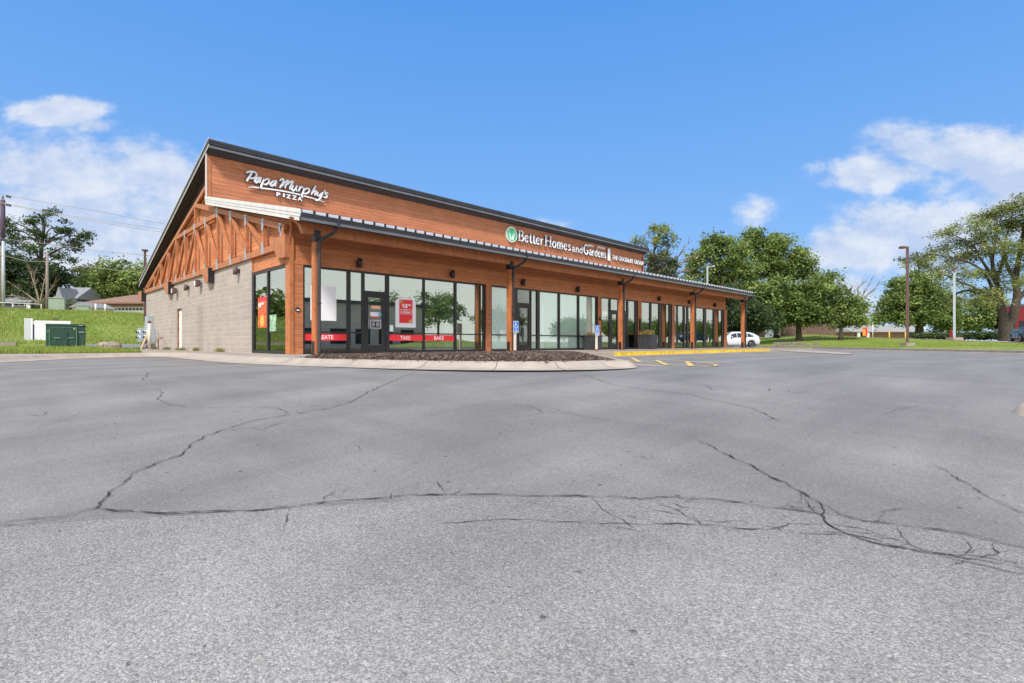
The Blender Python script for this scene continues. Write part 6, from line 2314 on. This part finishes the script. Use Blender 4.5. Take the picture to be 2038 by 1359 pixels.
# ------------------------------------------------------------------ cars
def car(label, loc, rz, paint_m, roofz=1.68, length=4.75, hw=0.93, suv=True):
    t = thing('parked_car', label, 'car', loc, None, rz)
    Mx = Matrix.Translation(loc) @ Matrix.Rotation(rz, 4, 'Z')
    Lh = length / 2
    # stations from nose (+x) to tail (-x): x, sill z, belt z, roof z, belt half width, roof half width
    st = [(Lh, 0.42, 0.62, 0.63, hw * .60, hw * .58), (Lh - .08, 0.30, 0.78, 0.80, hw * .80, hw * .75), (Lh - .35, 0.24, 0.93, 0.97, hw * .93, hw * .80), (Lh - .8, 0.24, .96, 1.03, hw * .98, hw * .82),
          (Lh - 1.15, 0.24, .98, 1.10, hw, hw * .80), (Lh - 1.75, 0.24, .98, roofz - .13, hw, hw * .70), (Lh - 2.2, 0.24, .98, roofz - .02, hw, hw * .70), (0.0, 0.24, .99, roofz, hw, hw * .70),
          (-Lh + 1.6, 0.24, 1.01, roofz - .02, hw, hw * .69), (-Lh + .95, 0.26, 1.06, roofz - .08, hw * .99, hw * .67), (-Lh + .55, 0.28, 1.10, roofz - .20 if suv else 1.3, hw * .97, hw * .64),
          (-Lh + .18, 0.32, 1.12, 1.22, hw * .92, hw * .80), (-Lh + .03, 0.36, 0.95, 0.97, hw * .84, hw * .78), (-Lh, 0.45, 0.72, 0.74, hw * .78, hw * .76)]
    wr = 0.345
    wx = (Lh - .92, -Lh + .95)
    dense = []
    for s0, s1 in zip(st, st[1:]):
        n = max(1, int((s0[0] - s1[0]) / 0.07))
        for k in range(n):
            dense.append(tuple(a + (b - a) * k / n for a, b in zip(s0, s1)))
    dense.append(st[-1])
    vs = []
    for (x, zs, zb, zr, wb, wr_) in dense:
        zsill = zs
        for w0 in wx:
            dd = abs(x - w0)
            if dd < wr + .07:
                zsill = max(zsill, wr + math.sqrt((wr + .07)**2 - dd * dd))
        zsill = min(zsill, zb - 0.05)
        zm = (zsill + zb) / 2
        vs += [(x, 0, zsill), (x, wb * .93, zsill), (x, wb * .985, zsill + .02 + (zm - zsill) * .5), (x, wb, max(zm, zsill + .03)), (x, wb * .985, zb), (x, wb * .96, zb + .015),
               (x, wr_ + (wb * .95 - wr_) * .12, zr - .05 * min(1, (zr - zb))), (x, wr_ * .92, zr - .004), (x, wr_ * .5, zr + .02 * (zr > 1.4)), (x, 0, zr + .03 * (zr > 1.4))]
    m = 10
    n = len(dense)
    fs = []
    for i in range(n - 1):
        for j in range(m - 1):
            fs.append((i * m + j, i * m + j + 1, (i + 1) * m + j + 1, (i + 1) * m + j))
    body = MB(Mx)
    body.add(vs, fs, True)
    body.add([(x, -y, z) for x, y, z in vs], [tuple(reversed(f)) for f in fs], True)
    body.add([vs[j] for j in range(m)] + [(x, -y, z) for x, y, z in vs[m - 1:0:-1]][0:m - 1], [tuple(range(2 * m - 1))])
    e0 = (n - 1) * m
    body.add([vs[e0 + j] for j in range(m)] + [(vs[e0 + j][0], -vs[e0 + j][1], vs[e0 + j][2]) for j in range(m - 1, 0, -1)], [tuple(reversed(range(2 * m - 1)))])
    bo = body.build('body', paint_m, t)

    def side(x):
        for s0, s1 in zip(st, st[1:]):
            if s0[0] >= x >= s1[0]:
                k = (s0[0] - x) / (s0[0] - s1[0])
                return [a + (b - a) * k for a, b in zip(s0, s1)]

    def onside(x, f, sgn):
        _, zs, zb, zr, wb, wr_ = side(x)
        z0, y0, z1, y1 = zb + .015, wb * .96, zr - .05, wr_ + (wb * .95 - wr_) * .12
        return (x, sgn * (y0 + (y1 - y0) * f + .008), z0 + (z1 - z0) * f)
    wins = [(Lh - 1.62, Lh - 2.30), (Lh - 2.36, -Lh + 1.38), (-Lh + 1.32, -Lh + .72)]
    for sgn in (1, -1):
        for a, b in wins:
            q = MB(Mx)
            nn = 6
            lo = [onside(a + (b - a) * k / nn, .10, sgn) for k in range(nn + 1)]
            hi = [onside(a + (b - a) * k / nn + (-.16 if k == 0 and a == wins[0][0] else (.12 if k == nn and b == wins[2][1] else 0)), .86, sgn) for k in range(nn + 1)]
            q.add(lo + hi, [(k, k + 1, nn + 2 + k, nn + 1 + k) for k in range(nn)])
            q.build('window', M_carglass, t)
        q = MB(Mx)
        s_ = side(Lh - 1.72)
        q.ball((Lh - 1.72, sgn * (s_[4] + .10), 1.14), .09, .12, .075)
        q.build('wing_mirror', paint_m, t)
        q = MB(Mx)
        q.ball((Lh - .28, sgn * hw * .76, .80), .14, .14, .07)
        q.build('headlight', M_sign, t)
        q = MB(Mx)
        q.ball((-Lh + .13, sgn * hw * .78, 1.02), .10, .17, .10)
        q.build('tail_light', M_lampred, t)
        for x_ in (wins[0][1] - .03, wins[1][1] + .02):
            q = MB(Mx)
            q.box(x_ - .005, x_ + .005, sgn * hw * .995, sgn * hw * 1.003, .42, 1.05)
            q.build('door_gap', M_black, t)
    # windscreen and rear glass
    for (xa, xb) in ((Lh - 1.20, Lh - 1.78), (-Lh + .50, -Lh + .16)):
        q = MB(Mx)
        A_, B_ = side(xa), side(xb)
        if xa < 0:
            A_, B_ = side(xa), side(xb)
        za, zb_ = A_[3] + .035, B_[3] + .035
        q.add([(xa, A_[5] * .88, za), (xb, B_[5] * .88, zb_), (xb, -B_[5] * .88, zb_), (xa, -A_[5] * .88, za)], [(0, 1, 2, 3)])
        q.build('windscreen', M_carglass, t)
    q = MB(Mx).box(-Lh - .012, -Lh + .02, -.26, .26, .78, .90)
    q.build('number_plate', M_sign, t)
    MB(Mx).box(-Lh - .02, -Lh + .1, -hw * .8, hw * .8, .36, .52).build('bumper', M_black, t, bevel=.03)
    for w0 in wx:
        for sgn in (1, -1):
            c = sgn * (hw - .12)
            q = MB(Mx)
            q.tube([(w0, c - .11, wr), (w0, c - .09, wr), (w0, c + .09, wr), (w0, c + .11, wr)], [wr - .03, wr, wr, wr - .03], 26)
            wh_ = q.build('wheel', M_tyre, t)
            yo = sgn * (hw - .003)
            q = MB(Mx)
            for k in range(5):
                th = 2 * math.pi * k / 5 + .3
                q.bar((w0, yo, wr), (w0 + .2 * math.cos(th), yo, wr + .2 * math.sin(th)), .012, .07, (0, 1, 0))
            q.tube([(w0 + .215 * math.cos(a), yo, wr + .215 * math.sin(a)) for a in np.linspace(0, 2 * math.pi, 25)], .018, 6, caps=False)
            q.build('rim', M_rim, wh_)
    MB(Mx).box(-Lh + .3, Lh - .3, -hw * .8, hw * .8, .22, .7).build('underside', M_black, t)
    return t


x, y = at(1461, 54)
car('white sport utility car parked beyond the far end of the shop', (x, y, -0.15), math.radians(-45 + 180), M_carwhite, roofz=1.67)
x, y = at(2046, 50)
car('dark blue car seen from behind at the right edge of the side road', (x, y, zright(x, y) + .06), math.radians(15), M_carblue, roofz=1.42, length=4.6, suv=False)

# ------------------------------------------------------------------ trees
def rays_to(px, py, d):
    return np.array(P(px, py, d))


def tree(name, label, blobs, d, trunk, m, leaf=0.22, dens=1.0, seed=1, clump=0.9, group=None, tr=0.3, barkm=None, cat='tree', limbs=True, flat=0.6, sparse=0.0, thick=1.0, bias=0.0):
    """blobs: (px,py,rx,ry[,ddepth]) crown masses read at depth d; trunk: [(px,py),...] from the ground up"""
    rnd = np.random.default_rng(seed)
    base = P(trunk[0][0], trunk[0][1], d)
    t = thing(name, label, cat, base, group)
    tm = MB()
    tp = spline([P(px, py, d) for px, py in trunk], 4)
    tp = [tp[0] - Vector((0, 0, 0.6))] + tp
    n = len(tp)
    tm.tube(tp, [tr * (1.25 if i == 0 else 1) * (1 - 0.62 * i / n) for i in range(n)], 9)
    lx = np.array([1 / R2, -1 / R2, 0])
    ld = np.array([1 / R2, 1 / R2, 0])
    ups = np.array([0, 0, 1.0])
    Vs, tones = [], []
    cl = []
    for bi, bl in enumerate(blobs):
        px, py, rx, ry = bl[:4]
        dd = d + (bl[4] if len(bl) > 4 else rnd.normal() * 0.8)
        c = rays_to(px, py, dd)
        Rx, Rz = rx / F * d, ry / F * d
        Ry = min(max(Rx, Rz), 4.5) * 0.85
        vol = Rx * Ry * Rz
        nc = max(6, int(1.7 * vol / (clump ** 3 * 0.55) * dens))
        nc = min(nc, 230)
        for _ in range(nc):
            u = rnd.normal(size=3)
            u /= np.linalg.norm(u)
            rad = rnd.random() ** (0.42)
            o = u * rad
            pos = c + lx * o[0] * Rx + ld * o[1] * Ry + ups * o[2] * Rz
            cl.append((pos, clump * (0.55 + 0.75 * rnd.random()), c))
    # limbs: main ones to every crown mass, twigs to a share of the clumps
    if limbs:
        for bl in blobs:
            c = Vector(rays_to(bl[0], bl[1] + bl[3] * 0.15, d + (bl[4] if len(bl) > 4 else 0)))
            j = min(range(max(1, n // 3), n), key=lambda i: (tp[i] - c).length + (0 if tp[i].z < c.z else 3)) if n > 3 else n - 1
            a = tp[max(n // 3, j - 2)]
            mid_ = a.lerp(c, 0.5) + Vector((rnd.normal() * .3, rnd.normal() * .3, 0.5 + rnd.random() * .5))
            r0 = min(tr * 0.36 * thick, 0.16)
            tm.tube(spline([a, mid_, c], 4), [r0 * (1 - 0.8 * k / 9) for k in range(9)], 6)
            mine = [q for q in cl if np.linalg.norm(q[2] - np.array(c)) < 2.5]
            for q in mine[::2][:26]:
                f_ = 0.35 + 0.6 * rnd.random()
                s_ = mid_.lerp(c, f_)
                e2 = Vector(q[0])
                tm.tube([s_, s_.lerp(e2, .5) + Vector((rnd.normal() * .15, rnd.normal() * .15, .12)), e2], [r0 * .34, r0 * .2, r0 * .07], 4)
    tm.build('trunk', barkm or M_bark, t)
    for pos, r, c in cl:
        k = int(120 * (r / clump) ** 2 * (clump / 0.9) ** 2 * (0.22 / leaf) ** 1.1 * (1 - sparse))
        k = max(8, min(int(k * 0.8), 200))
        g3 = rnd.normal(size=(k, 3))
        p = pos + g3 * r * 0.52 * np.array([1, 1, flat * 1.15])
        # leaves lie roughly level, drooping outwards
        nrmv = rnd.normal(size=(k, 3)) * 0.7 + np.array([0, 0, 0.9])
        nrmv /= np.linalg.norm(nrmv, axis=1)[:, None]
        u = np.cross(nrmv, rnd.normal(size=(k, 3)))
        u /= np.linalg.norm(u, axis=1)[:, None] + 1e-9
        w = np.cross(nrmv, u)
        s = (leaf * (0.5 + 0.8 * rnd.random(k)))[:, None]
        q = np.stack([p - u * s, p - w * s * 0.55, p + u * s, p + w * s * 0.55], axis=1)
        Vs.append(q.reshape(-1, 3))
        ctone = 0.5 + 0.32 * rnd.normal() + bias
        tones.append(np.clip(ctone + rnd.normal(size=k) * 0.22, 0, 1))
    V = np.concatenate(Vs)
    T = np.concatenate(tones)
    npmesh('crown', V, np.arange(len(V)).reshape(-1, 4), m, T, parent=t)
    return t


def bare(name, label, strokes, d, base, r, seed=3, m=None, twigs=7):
    rnd = random.Random(seed)
    b = P(*base, d)
    t = thing(name, label, 'tree', b)
    mb = MB()
    for s in strokes:
        q = spline([P(px, py, d + rnd.uniform(-.5, .5)) for px, py in s], 5)
        n = len(q)
        mb.tube(q, [r * (1 - .8 * i / n) for i in range(n)], 6)
        for k in range(twigs * 2):
            i = rnd.randint(n // 3, n - 1)
            a = q[i]
            dr = (q[min(i + 1, n - 1)] - q[i - 1]).normalized()
            e = a + dr * rnd.uniform(.3, 1.0) + Vector((rnd.uniform(-.6, .6), rnd.uniform(-.6, .6), rnd.uniform(-.3, .6)))
            mb.tube([a, a.lerp(e, .5) + Vector((0, 0, .08)), e], [r * .28, r * .2, r * .08], 4)
    mb.build('branches', m or M_barkpale, t)
    return t


# left, beyond the bank
tree('tall_tree', 'tall dark open crowned tree rising above the houses on the left', [(92, 424, 32, 14), (60, 440, 14, 10), (115, 450, 25, 14), (52, 468, 40, 16), (25, 455, 22, 14), (90, 470, 26, 16), (135, 462, 18, 10), (155, 482, 20, 9), (170, 466, 8, 14),
     (120, 492, 34, 15), (30, 488, 34, 18), (75, 505, 36, 16), (125, 513, 20, 8), (12, 442, 18, 6)], 86, [(74, 606), (76, 570), (80, 530), (84, 480), (90, 440)], LF_dark, leaf=0.19, dens=0.15, seed=2, clump=0.85, tr=0.42, flat=0.5, bias=0.1)
tree('bushy_tree', 'dark bushy tree mass below the tall open tree on the left', [(20, 545, 40, 30), (75, 555, 40, 34), (110, 570, 26, 26), (40, 575, 40, 22), (-15, 560, 30, 40), (8, 522, 26, 14), (60, 525, 26, 14), (105, 540, 14, 16)], 84,
     [(82, 610), (84, 590), (80, 560)], LF_dark, leaf=0.30, dens=1.0, seed=5, clump=1.6, tr=0.45, bias=-0.1)
bare('bare_shrub', 'pale leafless spreading branches in front of the dark bushy tree', [[(80, 606), (72, 575), (62, 545), (58, 528)], [(80, 606), (60, 590), (38, 575), (25, 568)], [(80, 606), (86, 570), (92, 545)], [(80, 606), (95, 585), (108, 565)], [(80, 606), (52, 595), (25, 588)], [(80, 606), (68, 560), (72, 535)]],
     80, (80, 608), 0.13, 4, twigs=9)
tree('loose_tree', 'loose grey green tree between the tall tree and the dense one on the left', [(135, 550, 20, 12), (160, 542, 22, 10), (150, 558, 26, 10), (185, 540, 10, 16)], 104, [(150, 600), (152, 580), (155, 555)], LF_olive, leaf=0.26, dens=0.8, seed=7, clump=1.2)
tree('spreading_tree', 'dense mid green spreading tree over the brown roofed house', [(225, 543, 36, 18), (200, 562, 40, 22), (255, 560, 36, 24), (188, 574, 24, 18), (196, 598, 22, 10), (235, 578, 46, 18), (285, 550, 26, 24), (290, 575, 30, 20)], 90,
     [(205, 608), (206, 590), (215, 565)], LF_mid, leaf=0.28, dens=1.0, seed=9, clump=1.5, tr=0.4)
tree('round_tree', 'round bush beside the large green cabinet on the bank', [(88, 606, 10, 8), (134, 606, 10, 10), (100, 612, 12, 6)], 72, [(100, 618), (100, 612)], LF_olive, leaf=0.12, dens=1.0, seed=12, clump=0.5, tr=0.08, cat='shrub')
for i, (x, y, lb) in enumerate(((-10, 66, 'nearest'), (-20, 62, 'middle'), (-31, 68, 'farthest'))):
    px_d = depth(x, y)
    r = (x - y) / R2
    pxx = CX + F * r / px_d
    tree('bank_tree', 'broad green tree on the bank beyond the left edge, %s to the houses' % lb, [(pxx, 560 - 10 * i, 80, 45), (pxx - 50, 590, 50, 30), (pxx + 50, 590, 50, 30)], px_d, [(pxx, 612), (pxx, 590), (pxx, 570)], LF_mid,
         leaf=0.4, dens=0.5, seed=20 + i, clump=1.9, group='trees on the bank')

# right, beyond the lot
tree('thin_tree', 'thin sparse yellow green tree rising behind the shop roof end', [(1313, 462, 24, 18), (1335, 475, 14, 18), (1300, 482, 16, 12), (1270, 478, 12, 14), (1325, 500, 12, 10)], 66, [(1315, 640), (1308, 560), (1302, 500), (1312, 465)], LF_light, leaf=0.16, dens=0.75, seed=31, clump=0.65, tr=0.22, sparse=0.3)
tree('vine_tree', 'grey green leafy tangle at the foot of the thin tree behind the shop roof', [(1300, 528, 22, 22), (1325, 545, 22, 18), (1290, 512, 14, 12), (1310, 515, 12, 8), (1345, 560, 16, 14), (1340, 525, 10, 8)], 64, [(1306, 640), (1306, 580), (1304, 530)], LF_olive, leaf=0.17, dens=1.1, seed=32, clump=0.7, tr=0.2)
bare('bare_branches', 'bare slanting branches right of the thin tree behind the shop roof', [[(1318, 560), (1335, 532), (1352, 508), (1370, 484)], [(1322, 565), (1345, 535), (1365, 520), (1384, 512)], [(1330, 560), (1350, 545), (1372, 538)]], 66, (1318, 600), 0.11, 5, twigs=14)
tree('leafy_tree', 'olive green leafy tree, leftmost of the big clump behind the canopy end', [(1430, 490, 36, 22), (1400, 515, 28, 24), (1455, 515, 32, 28), (1385, 545, 22, 20), (1425, 550, 40, 26), (1370, 560, 14, 14), (1480, 540, 30, 30)], 74,
     [(1440, 660), (1438, 600), (1436, 540), (1432, 500)], LF_mid, leaf=0.21, dens=0.95, seed=33, clump=1.0, tr=0.35)
tree('leafy_tree', 'tallest leafy tree in the middle of the big clump right of the shop', [(1502, 466, 20, 14), (1525, 478, 26, 16), (1550, 485, 28, 16), (1490, 495, 30, 24), (1540, 512, 42, 26), (1582, 505, 26, 14), (1605, 522, 22, 10), (1570, 540, 40, 24), (1510, 540, 40, 26), (1612, 545, 16, 12)], 78,
     [(1545, 665), (1544, 600), (1538, 540), (1520, 490)], LF_mid, leaf=0.21, dens=0.85, seed=34, clump=1.05, tr=0.4)
tree('leafy_tree', 'broad darker tree low in the big clump over the brick building', [(1545, 585, 45, 30), (1590, 590, 40, 30), (1500, 590, 36, 36), (1620, 575, 30, 22), (1650, 560, 24, 16), (1665, 580, 18, 20), (1600, 614, 50, 20), (1640, 614, 34, 22), (1550, 615, 34, 24), (1625, 634, 36, 14), (1570, 636, 26, 14), (1600, 628, 40, 16)], 73,
     [(1590, 668), (1588, 630), (1586, 595)], LF_mid, leaf=0.23, dens=1.05, seed=35, clump=1.2, tr=0.4, bias=-0.12)
tree('dense_shrub', 'dark dense shrub on the slope behind the white car', [(1505, 625, 32, 26), (1535, 635, 26, 22), (1475, 620, 26, 36), (1450, 610, 22, 46), (1520, 650, 24, 10), (1480, 655, 30, 9), (1452, 645, 20, 16), (1466, 660, 26, 8)], 68, [(1505, 668), (1504, 650), (1503, 630)], LF_dark, leaf=0.18, dens=1.3, seed=36, clump=1.0, tr=0.2, cat='shrub', bias=0.05)
tree('small_tree', 'small round tree with a visible trunk at the right end of the clump', [(1690, 606, 32, 22), (1672, 622, 28, 18), (1705, 628, 22, 18), (1682, 640, 26, 12), (1715, 608, 12, 14), (1702, 638, 18, 10)], 70, [(1673, 668), (1674, 655), (1678, 630)], LF_mid, leaf=0.17, dens=1.25, seed=37, clump=0.8, tr=0.3, bias=-0.05)
bare('bare_tree', 'dead leafless branches sticking out right of the small round tree', [[(1700, 610), (1715, 590), (1726, 572), (1734, 558)], [(1706, 604), (1725, 588), (1742, 572), (1752, 562)], [(1700, 600), (1690, 578), (1672, 566)], [(1708, 612), (1722, 620), (1742, 624)], [(1710, 592), (1708, 575), (1722, 560)]], 71, (1700, 640), 0.10, 8, twigs=8)
tree('far_tree', 'low distant tree behind the long pale roofed building', [(1712, 645, 26, 8), (1735, 648, 14, 6), (1700, 640, 14, 8)], 190, [(1712, 668), (1712, 655)], LF_mid, leaf=0.5, dens=1.0, seed=38, clump=1.6, tr=0.4)
tree('oak_tree', 'dark green tree with a stout trunk between the two lamp posts', [(1800, 575, 26, 18), (1832, 560, 20, 24), (1790, 600, 36, 24), (1835, 600, 38, 26), (1870, 612, 30, 22), (1820, 628, 50, 16), (1775, 632, 34, 14), (1872, 636, 30, 14), (1850, 580, 20, 16)], 96,
     [(1829, 670), (1829, 650), (1828, 620), (1826, 580)], LF_mid, leaf=0.28, dens=1.1, seed=39, clump=1.3, tr=0.75, bias=-0.15)
tree('thin_top_tree', 'thin branched treetop poking above the dark tree near the brown lamp post', [(1826, 512, 12, 9), (1800, 517, 12, 7), (1838, 528, 12, 10), (1820, 545, 14, 10)], 100, [(1836, 660), (1834, 590), (1830, 545), (1826, 515)], LF_olive, leaf=0.24, dens=0.9, seed=40, clump=0.8, tr=0.18, sparse=0.25)
tree('hedge_tree', 'mid green bushy tree between the grey lamp post and the red building', [(1950, 618, 26, 18), (1975, 605, 22, 22), (1935, 640, 30, 18), (1972, 640, 24, 20), (1900, 640, 26, 16), (1880, 648, 26, 12), (1955, 600, 14, 10)], 98, [(1950, 670), (1950, 650), (1952, 625)], LF_mid, leaf=0.27, dens=1.1, seed=41, clump=1.3, tr=0.3)
tree('olive_tree', 'pale olive tree behind the grey lamp post', [(1880, 600, 24, 16), (1905, 615, 20, 14), (1865, 585, 18, 10), (1895, 640, 20, 20)], 104, [(1890, 670), (1888, 640), (1884, 610)], LF_light, leaf=0.27, dens=0.9, seed=42, clump=1.2, tr=0.25, bias=-0.2)
tree('low_hedge', 'dark low hedge along the far side of the side road', [(1835, 668, 22, 3), (1890, 669, 36, 4), (1950, 668, 40, 5), (1990, 668, 24, 6)], 86, [(1860, 675), (1860, 668)], LF_dark, leaf=0.16, dens=2.6, seed=43, clump=0.5, tr=0.1, cat='hedge', limbs=False)

# the big spreading tree at the right edge
rb = np.random.default_rng(77)
LB = [(1995, 415, 34, 16), (2040, 400, 30, 16), (1960, 432, 30, 14), (1925, 448, 30, 11), (1895, 462, 22, 8), (2010, 445, 40, 18), (2060, 440, 30, 30), (1968, 470, 40, 14), (1920, 482, 38, 12), (1872, 494, 26, 9), (1858, 508, 20, 8),
      (1905, 512, 36, 10), (1955, 505, 34, 11), (2000, 490, 30, 14), (2045, 490, 26, 20), (1880, 535, 34, 10), (1850, 548, 24, 10), (1925, 540, 30, 9), (1965, 545, 24, 9), (1895, 565, 30, 7), (1945, 578, 26, 7), (1985, 575, 22, 8), (2020, 560, 20, 10),
      (1905, 600, 26, 8), (1960, 598, 22, 7), (2030, 530, 18, 14), (1990, 525, 24, 10), (2060, 560, 24, 24), (2090, 480, 40, 60), (1830, 520, 12, 5)]
D9 = 62
base9 = P(2004, 682, D9)
t9 = thing('locust_tree', 'big spreading feathery tree with a forked trunk at the right edge', 'tree', base9)
tm = MB()


def lb(pts, r0, r1):
    q = spline([P(p[0], p[1], D9 + (p[2] if len(p) > 2 else 0)) for p in pts], 6)
    n = len(q)
    tm.tube(q, [r0 + (r1 - r0) * i / (n - 1) for i in range(n)], 9)
    return q


limbs9 = []
limbs9.append(lb([(2006, 690), (2006, 672), (2003, 655), (2000, 640)], 0.95, 0.62))
limbs9.append(lb([(2001, 650), (1996, 625), (1992, 605), (1988, 580), (1983, 560), (1975, 520), (1982, 470), (1985, 430)], 0.52, 0.05))
limbs9.append(lb([(2008, 650), (2018, 620), (2024, 590), (2022, 550), (2030, 500), (2040, 440), (2044, 400)], 0.55, 0.05))
limbs9.append(lb([(1990, 598), (1976, 575), (1960, 545), (1935, 525), (1905, 515), (1870, 508), (1850, 505)], 0.22, 0.03))
limbs9.append(lb([(1988, 575), (1968, 540), (1950, 512), (1938, 490), (1915, 475), (1890, 465)], 0.18, 0.03))
limbs9.append(lb([(1992, 608), (1965, 588), (1935, 570), (1905, 560), (1880, 548), (1852, 548)], 0.18, 0.03))
limbs9.append(lb([(1994, 615), (1975, 590), (1950, 578), (1915, 580), (1895, 590), (1880, 605)], 0.22, 0.05))
limbs9.append(lb([(1983, 560), (1995, 520), (2000, 480), (2012, 440), (2015, 410)], 0.18, 0.03))
limbs9.append(lb([(2022, 560), (2005, 530), (1998, 500), (1985, 470), (1965, 440)], 0.22, 0.04))
limbs9.append(lb([(2022, 600), (2040, 580), (2060, 550), (2085, 510)], 0.3, 0.08))
limbs9.append(lb([(1980, 540), (1968, 500), (1955, 470), (1945, 445)], 0.16, 0.04))
alls = [p for q in limbs9[1:] for p in q]
Vs, tones = [], []
for bl in LB:
    Rx, Rz = bl[2] / F * D9, bl[3] / F * D9
    c = rays_to(bl[0], bl[1], D9 + rb.normal() * 1.2)
    Ry = 2.6
    ncl = max(12, int(Rx * Rz * 14))
    for _ in range(min(ncl, 120)):
        o = rb.normal(size=3)
        o /= np.linalg.norm(o)
        o *= rb.random() ** 0.45
        pos = c + np.array([1 / R2, -1 / R2, 0]) * o[0] * Rx + np.array([1 / R2, 1 / R2, 0]) * o[1] * Ry + np.array([0, 0, 1.0]) * o[2] * Rz
        pv = Vector(pos)
        if rb.random() < 0.5:
            a = min(alls, key=lambda p: (p - pv).length)
            tm.tube([a, a.lerp(pv, .5) + Vector((0, 0, .2)), pv], [0.045, 0.03, 0.012], 4)
        k = 60
        ln = 0.45 + 0.5 * rb.random()
        g3 = rb.normal(size=(k, 3))
        p = pos + g3 * np.array([ln * .5, ln * .5, 0.30]) - np.array([0, 0, 0.15])
        nv = rb.normal(size=(k, 3)) * 0.5 + np.array([0, 0, 1.0])
        nv /= np.linalg.norm(nv, axis=1)[:, None]
        u = np.cross(nv, rb.normal(size=(k, 3)))
        u /= np.linalg.norm(u, axis=1)[:, None]
        w = np.cross(nv, u)
        s = (0.13 * (0.5 + 0.9 * rb.random(k)))[:, None]
        Vs.append(np.stack([p - u * s, p - w * s * .5, p + u * s, p + w * s * .5], axis=1).reshape(-1, 3))
        tones.append(np.clip(0.45 + .3 * rb.normal() + rb.normal(size=k) * .2, 0, 1))
tm.build('trunk', M_bark, t9)
V = np.concatenate(Vs)
npmesh('crown', V, np.arange(len(V)).reshape(-1, 4), mat and leafmat('leaves_locust', (0.14, 0.18, 0.05), (0.44, 0.48, 0.17)), np.concatenate(tones), parent=t9)

# opposite side of the car park: what the shop windows mirror
rows = [[(x, y, -0.9 + 0.03 * (-34 - y) if y > -60 else 0.6) for y in (-34, -40, -48, -60, -90)] for x in (0, 40, 80, 140, 220, 320)]
sheet('far_lawn', mat('dry_bank', (0.20, 0.175, 0.095), 0.95, var=0.3, scale=0.5), rows)


def plain_tree(x, y, h, r, seed, label):
    rnd = np.random.default_rng(seed)
    t = thing('street_tree', label, 'tree', (x, y, -0.5), 'trees across the car park')
    MB().tube([(x, y, -1), (x, y, h * .35), (x + .2, y, h * .7)], [.35, .28, .1], 8).build('trunk', M_bark, t)
    Vs = []
    for _ in range(70):
        o = rnd.normal(size=3)
        o /= np.linalg.norm(o)
        pos = np.array([x, y, h * .66]) + o * rnd.random() ** .4 * np.array([r, r, h * .34])
        k = 60
        p = pos + rnd.normal(size=(k, 3)) * .6
        u = rnd.normal(size=(k, 3))
        u /= np.linalg.norm(u, axis=1)[:, None]
        w = np.cross(u, rnd.normal(size=(k, 3)))
        w /= np.linalg.norm(w, axis=1)[:, None]
        Vs.append(np.stack([p - u * .3, p - w * .18, p + u * .3, p + w * .18], axis=1).reshape(-1, 3))
    V = np.concatenate(Vs)
    npmesh('crown', V, np.arange(len(V)).reshape(-1, 4), LF_mid, rnd.random(len(V) // 4), parent=t)


for i, (x, y, h, r) in enumerate(((62, -66, 11, 6), (78, -70, 13, 7), (95, -66, 10, 7), (20, -66, 12, 7), (98, -44, 6, 5), (112, -40, 6, 6), (132, -42, 6, 6), (152, -40, 7, 6), (175, -44, 7, 7), (200, -46, 8, 8))):
    plain_tree(x, y, h, r, 60 + i, 'leafy tree across the car park, mirrored in the shop windows')
t = thing('tan_building', 'wide tan building across the car park mirrored in the first shop windows', 'building', (38, -42, -0.6))
MB().box(26, 54, -54, -42, -1.0, 6.6).build('wall', M_tan, t)
MB().box(25.6, 54.4, -54.4, -41.6, 6.6, 7.1).build('roof_edge', M_darkwall, t)
for k in range(6):
    MB().box(28 + 4.2 * k, 30.6 + 4.2 * k, -42.0, -41.9, 0.2, 2.6).build('window', M_black, t)
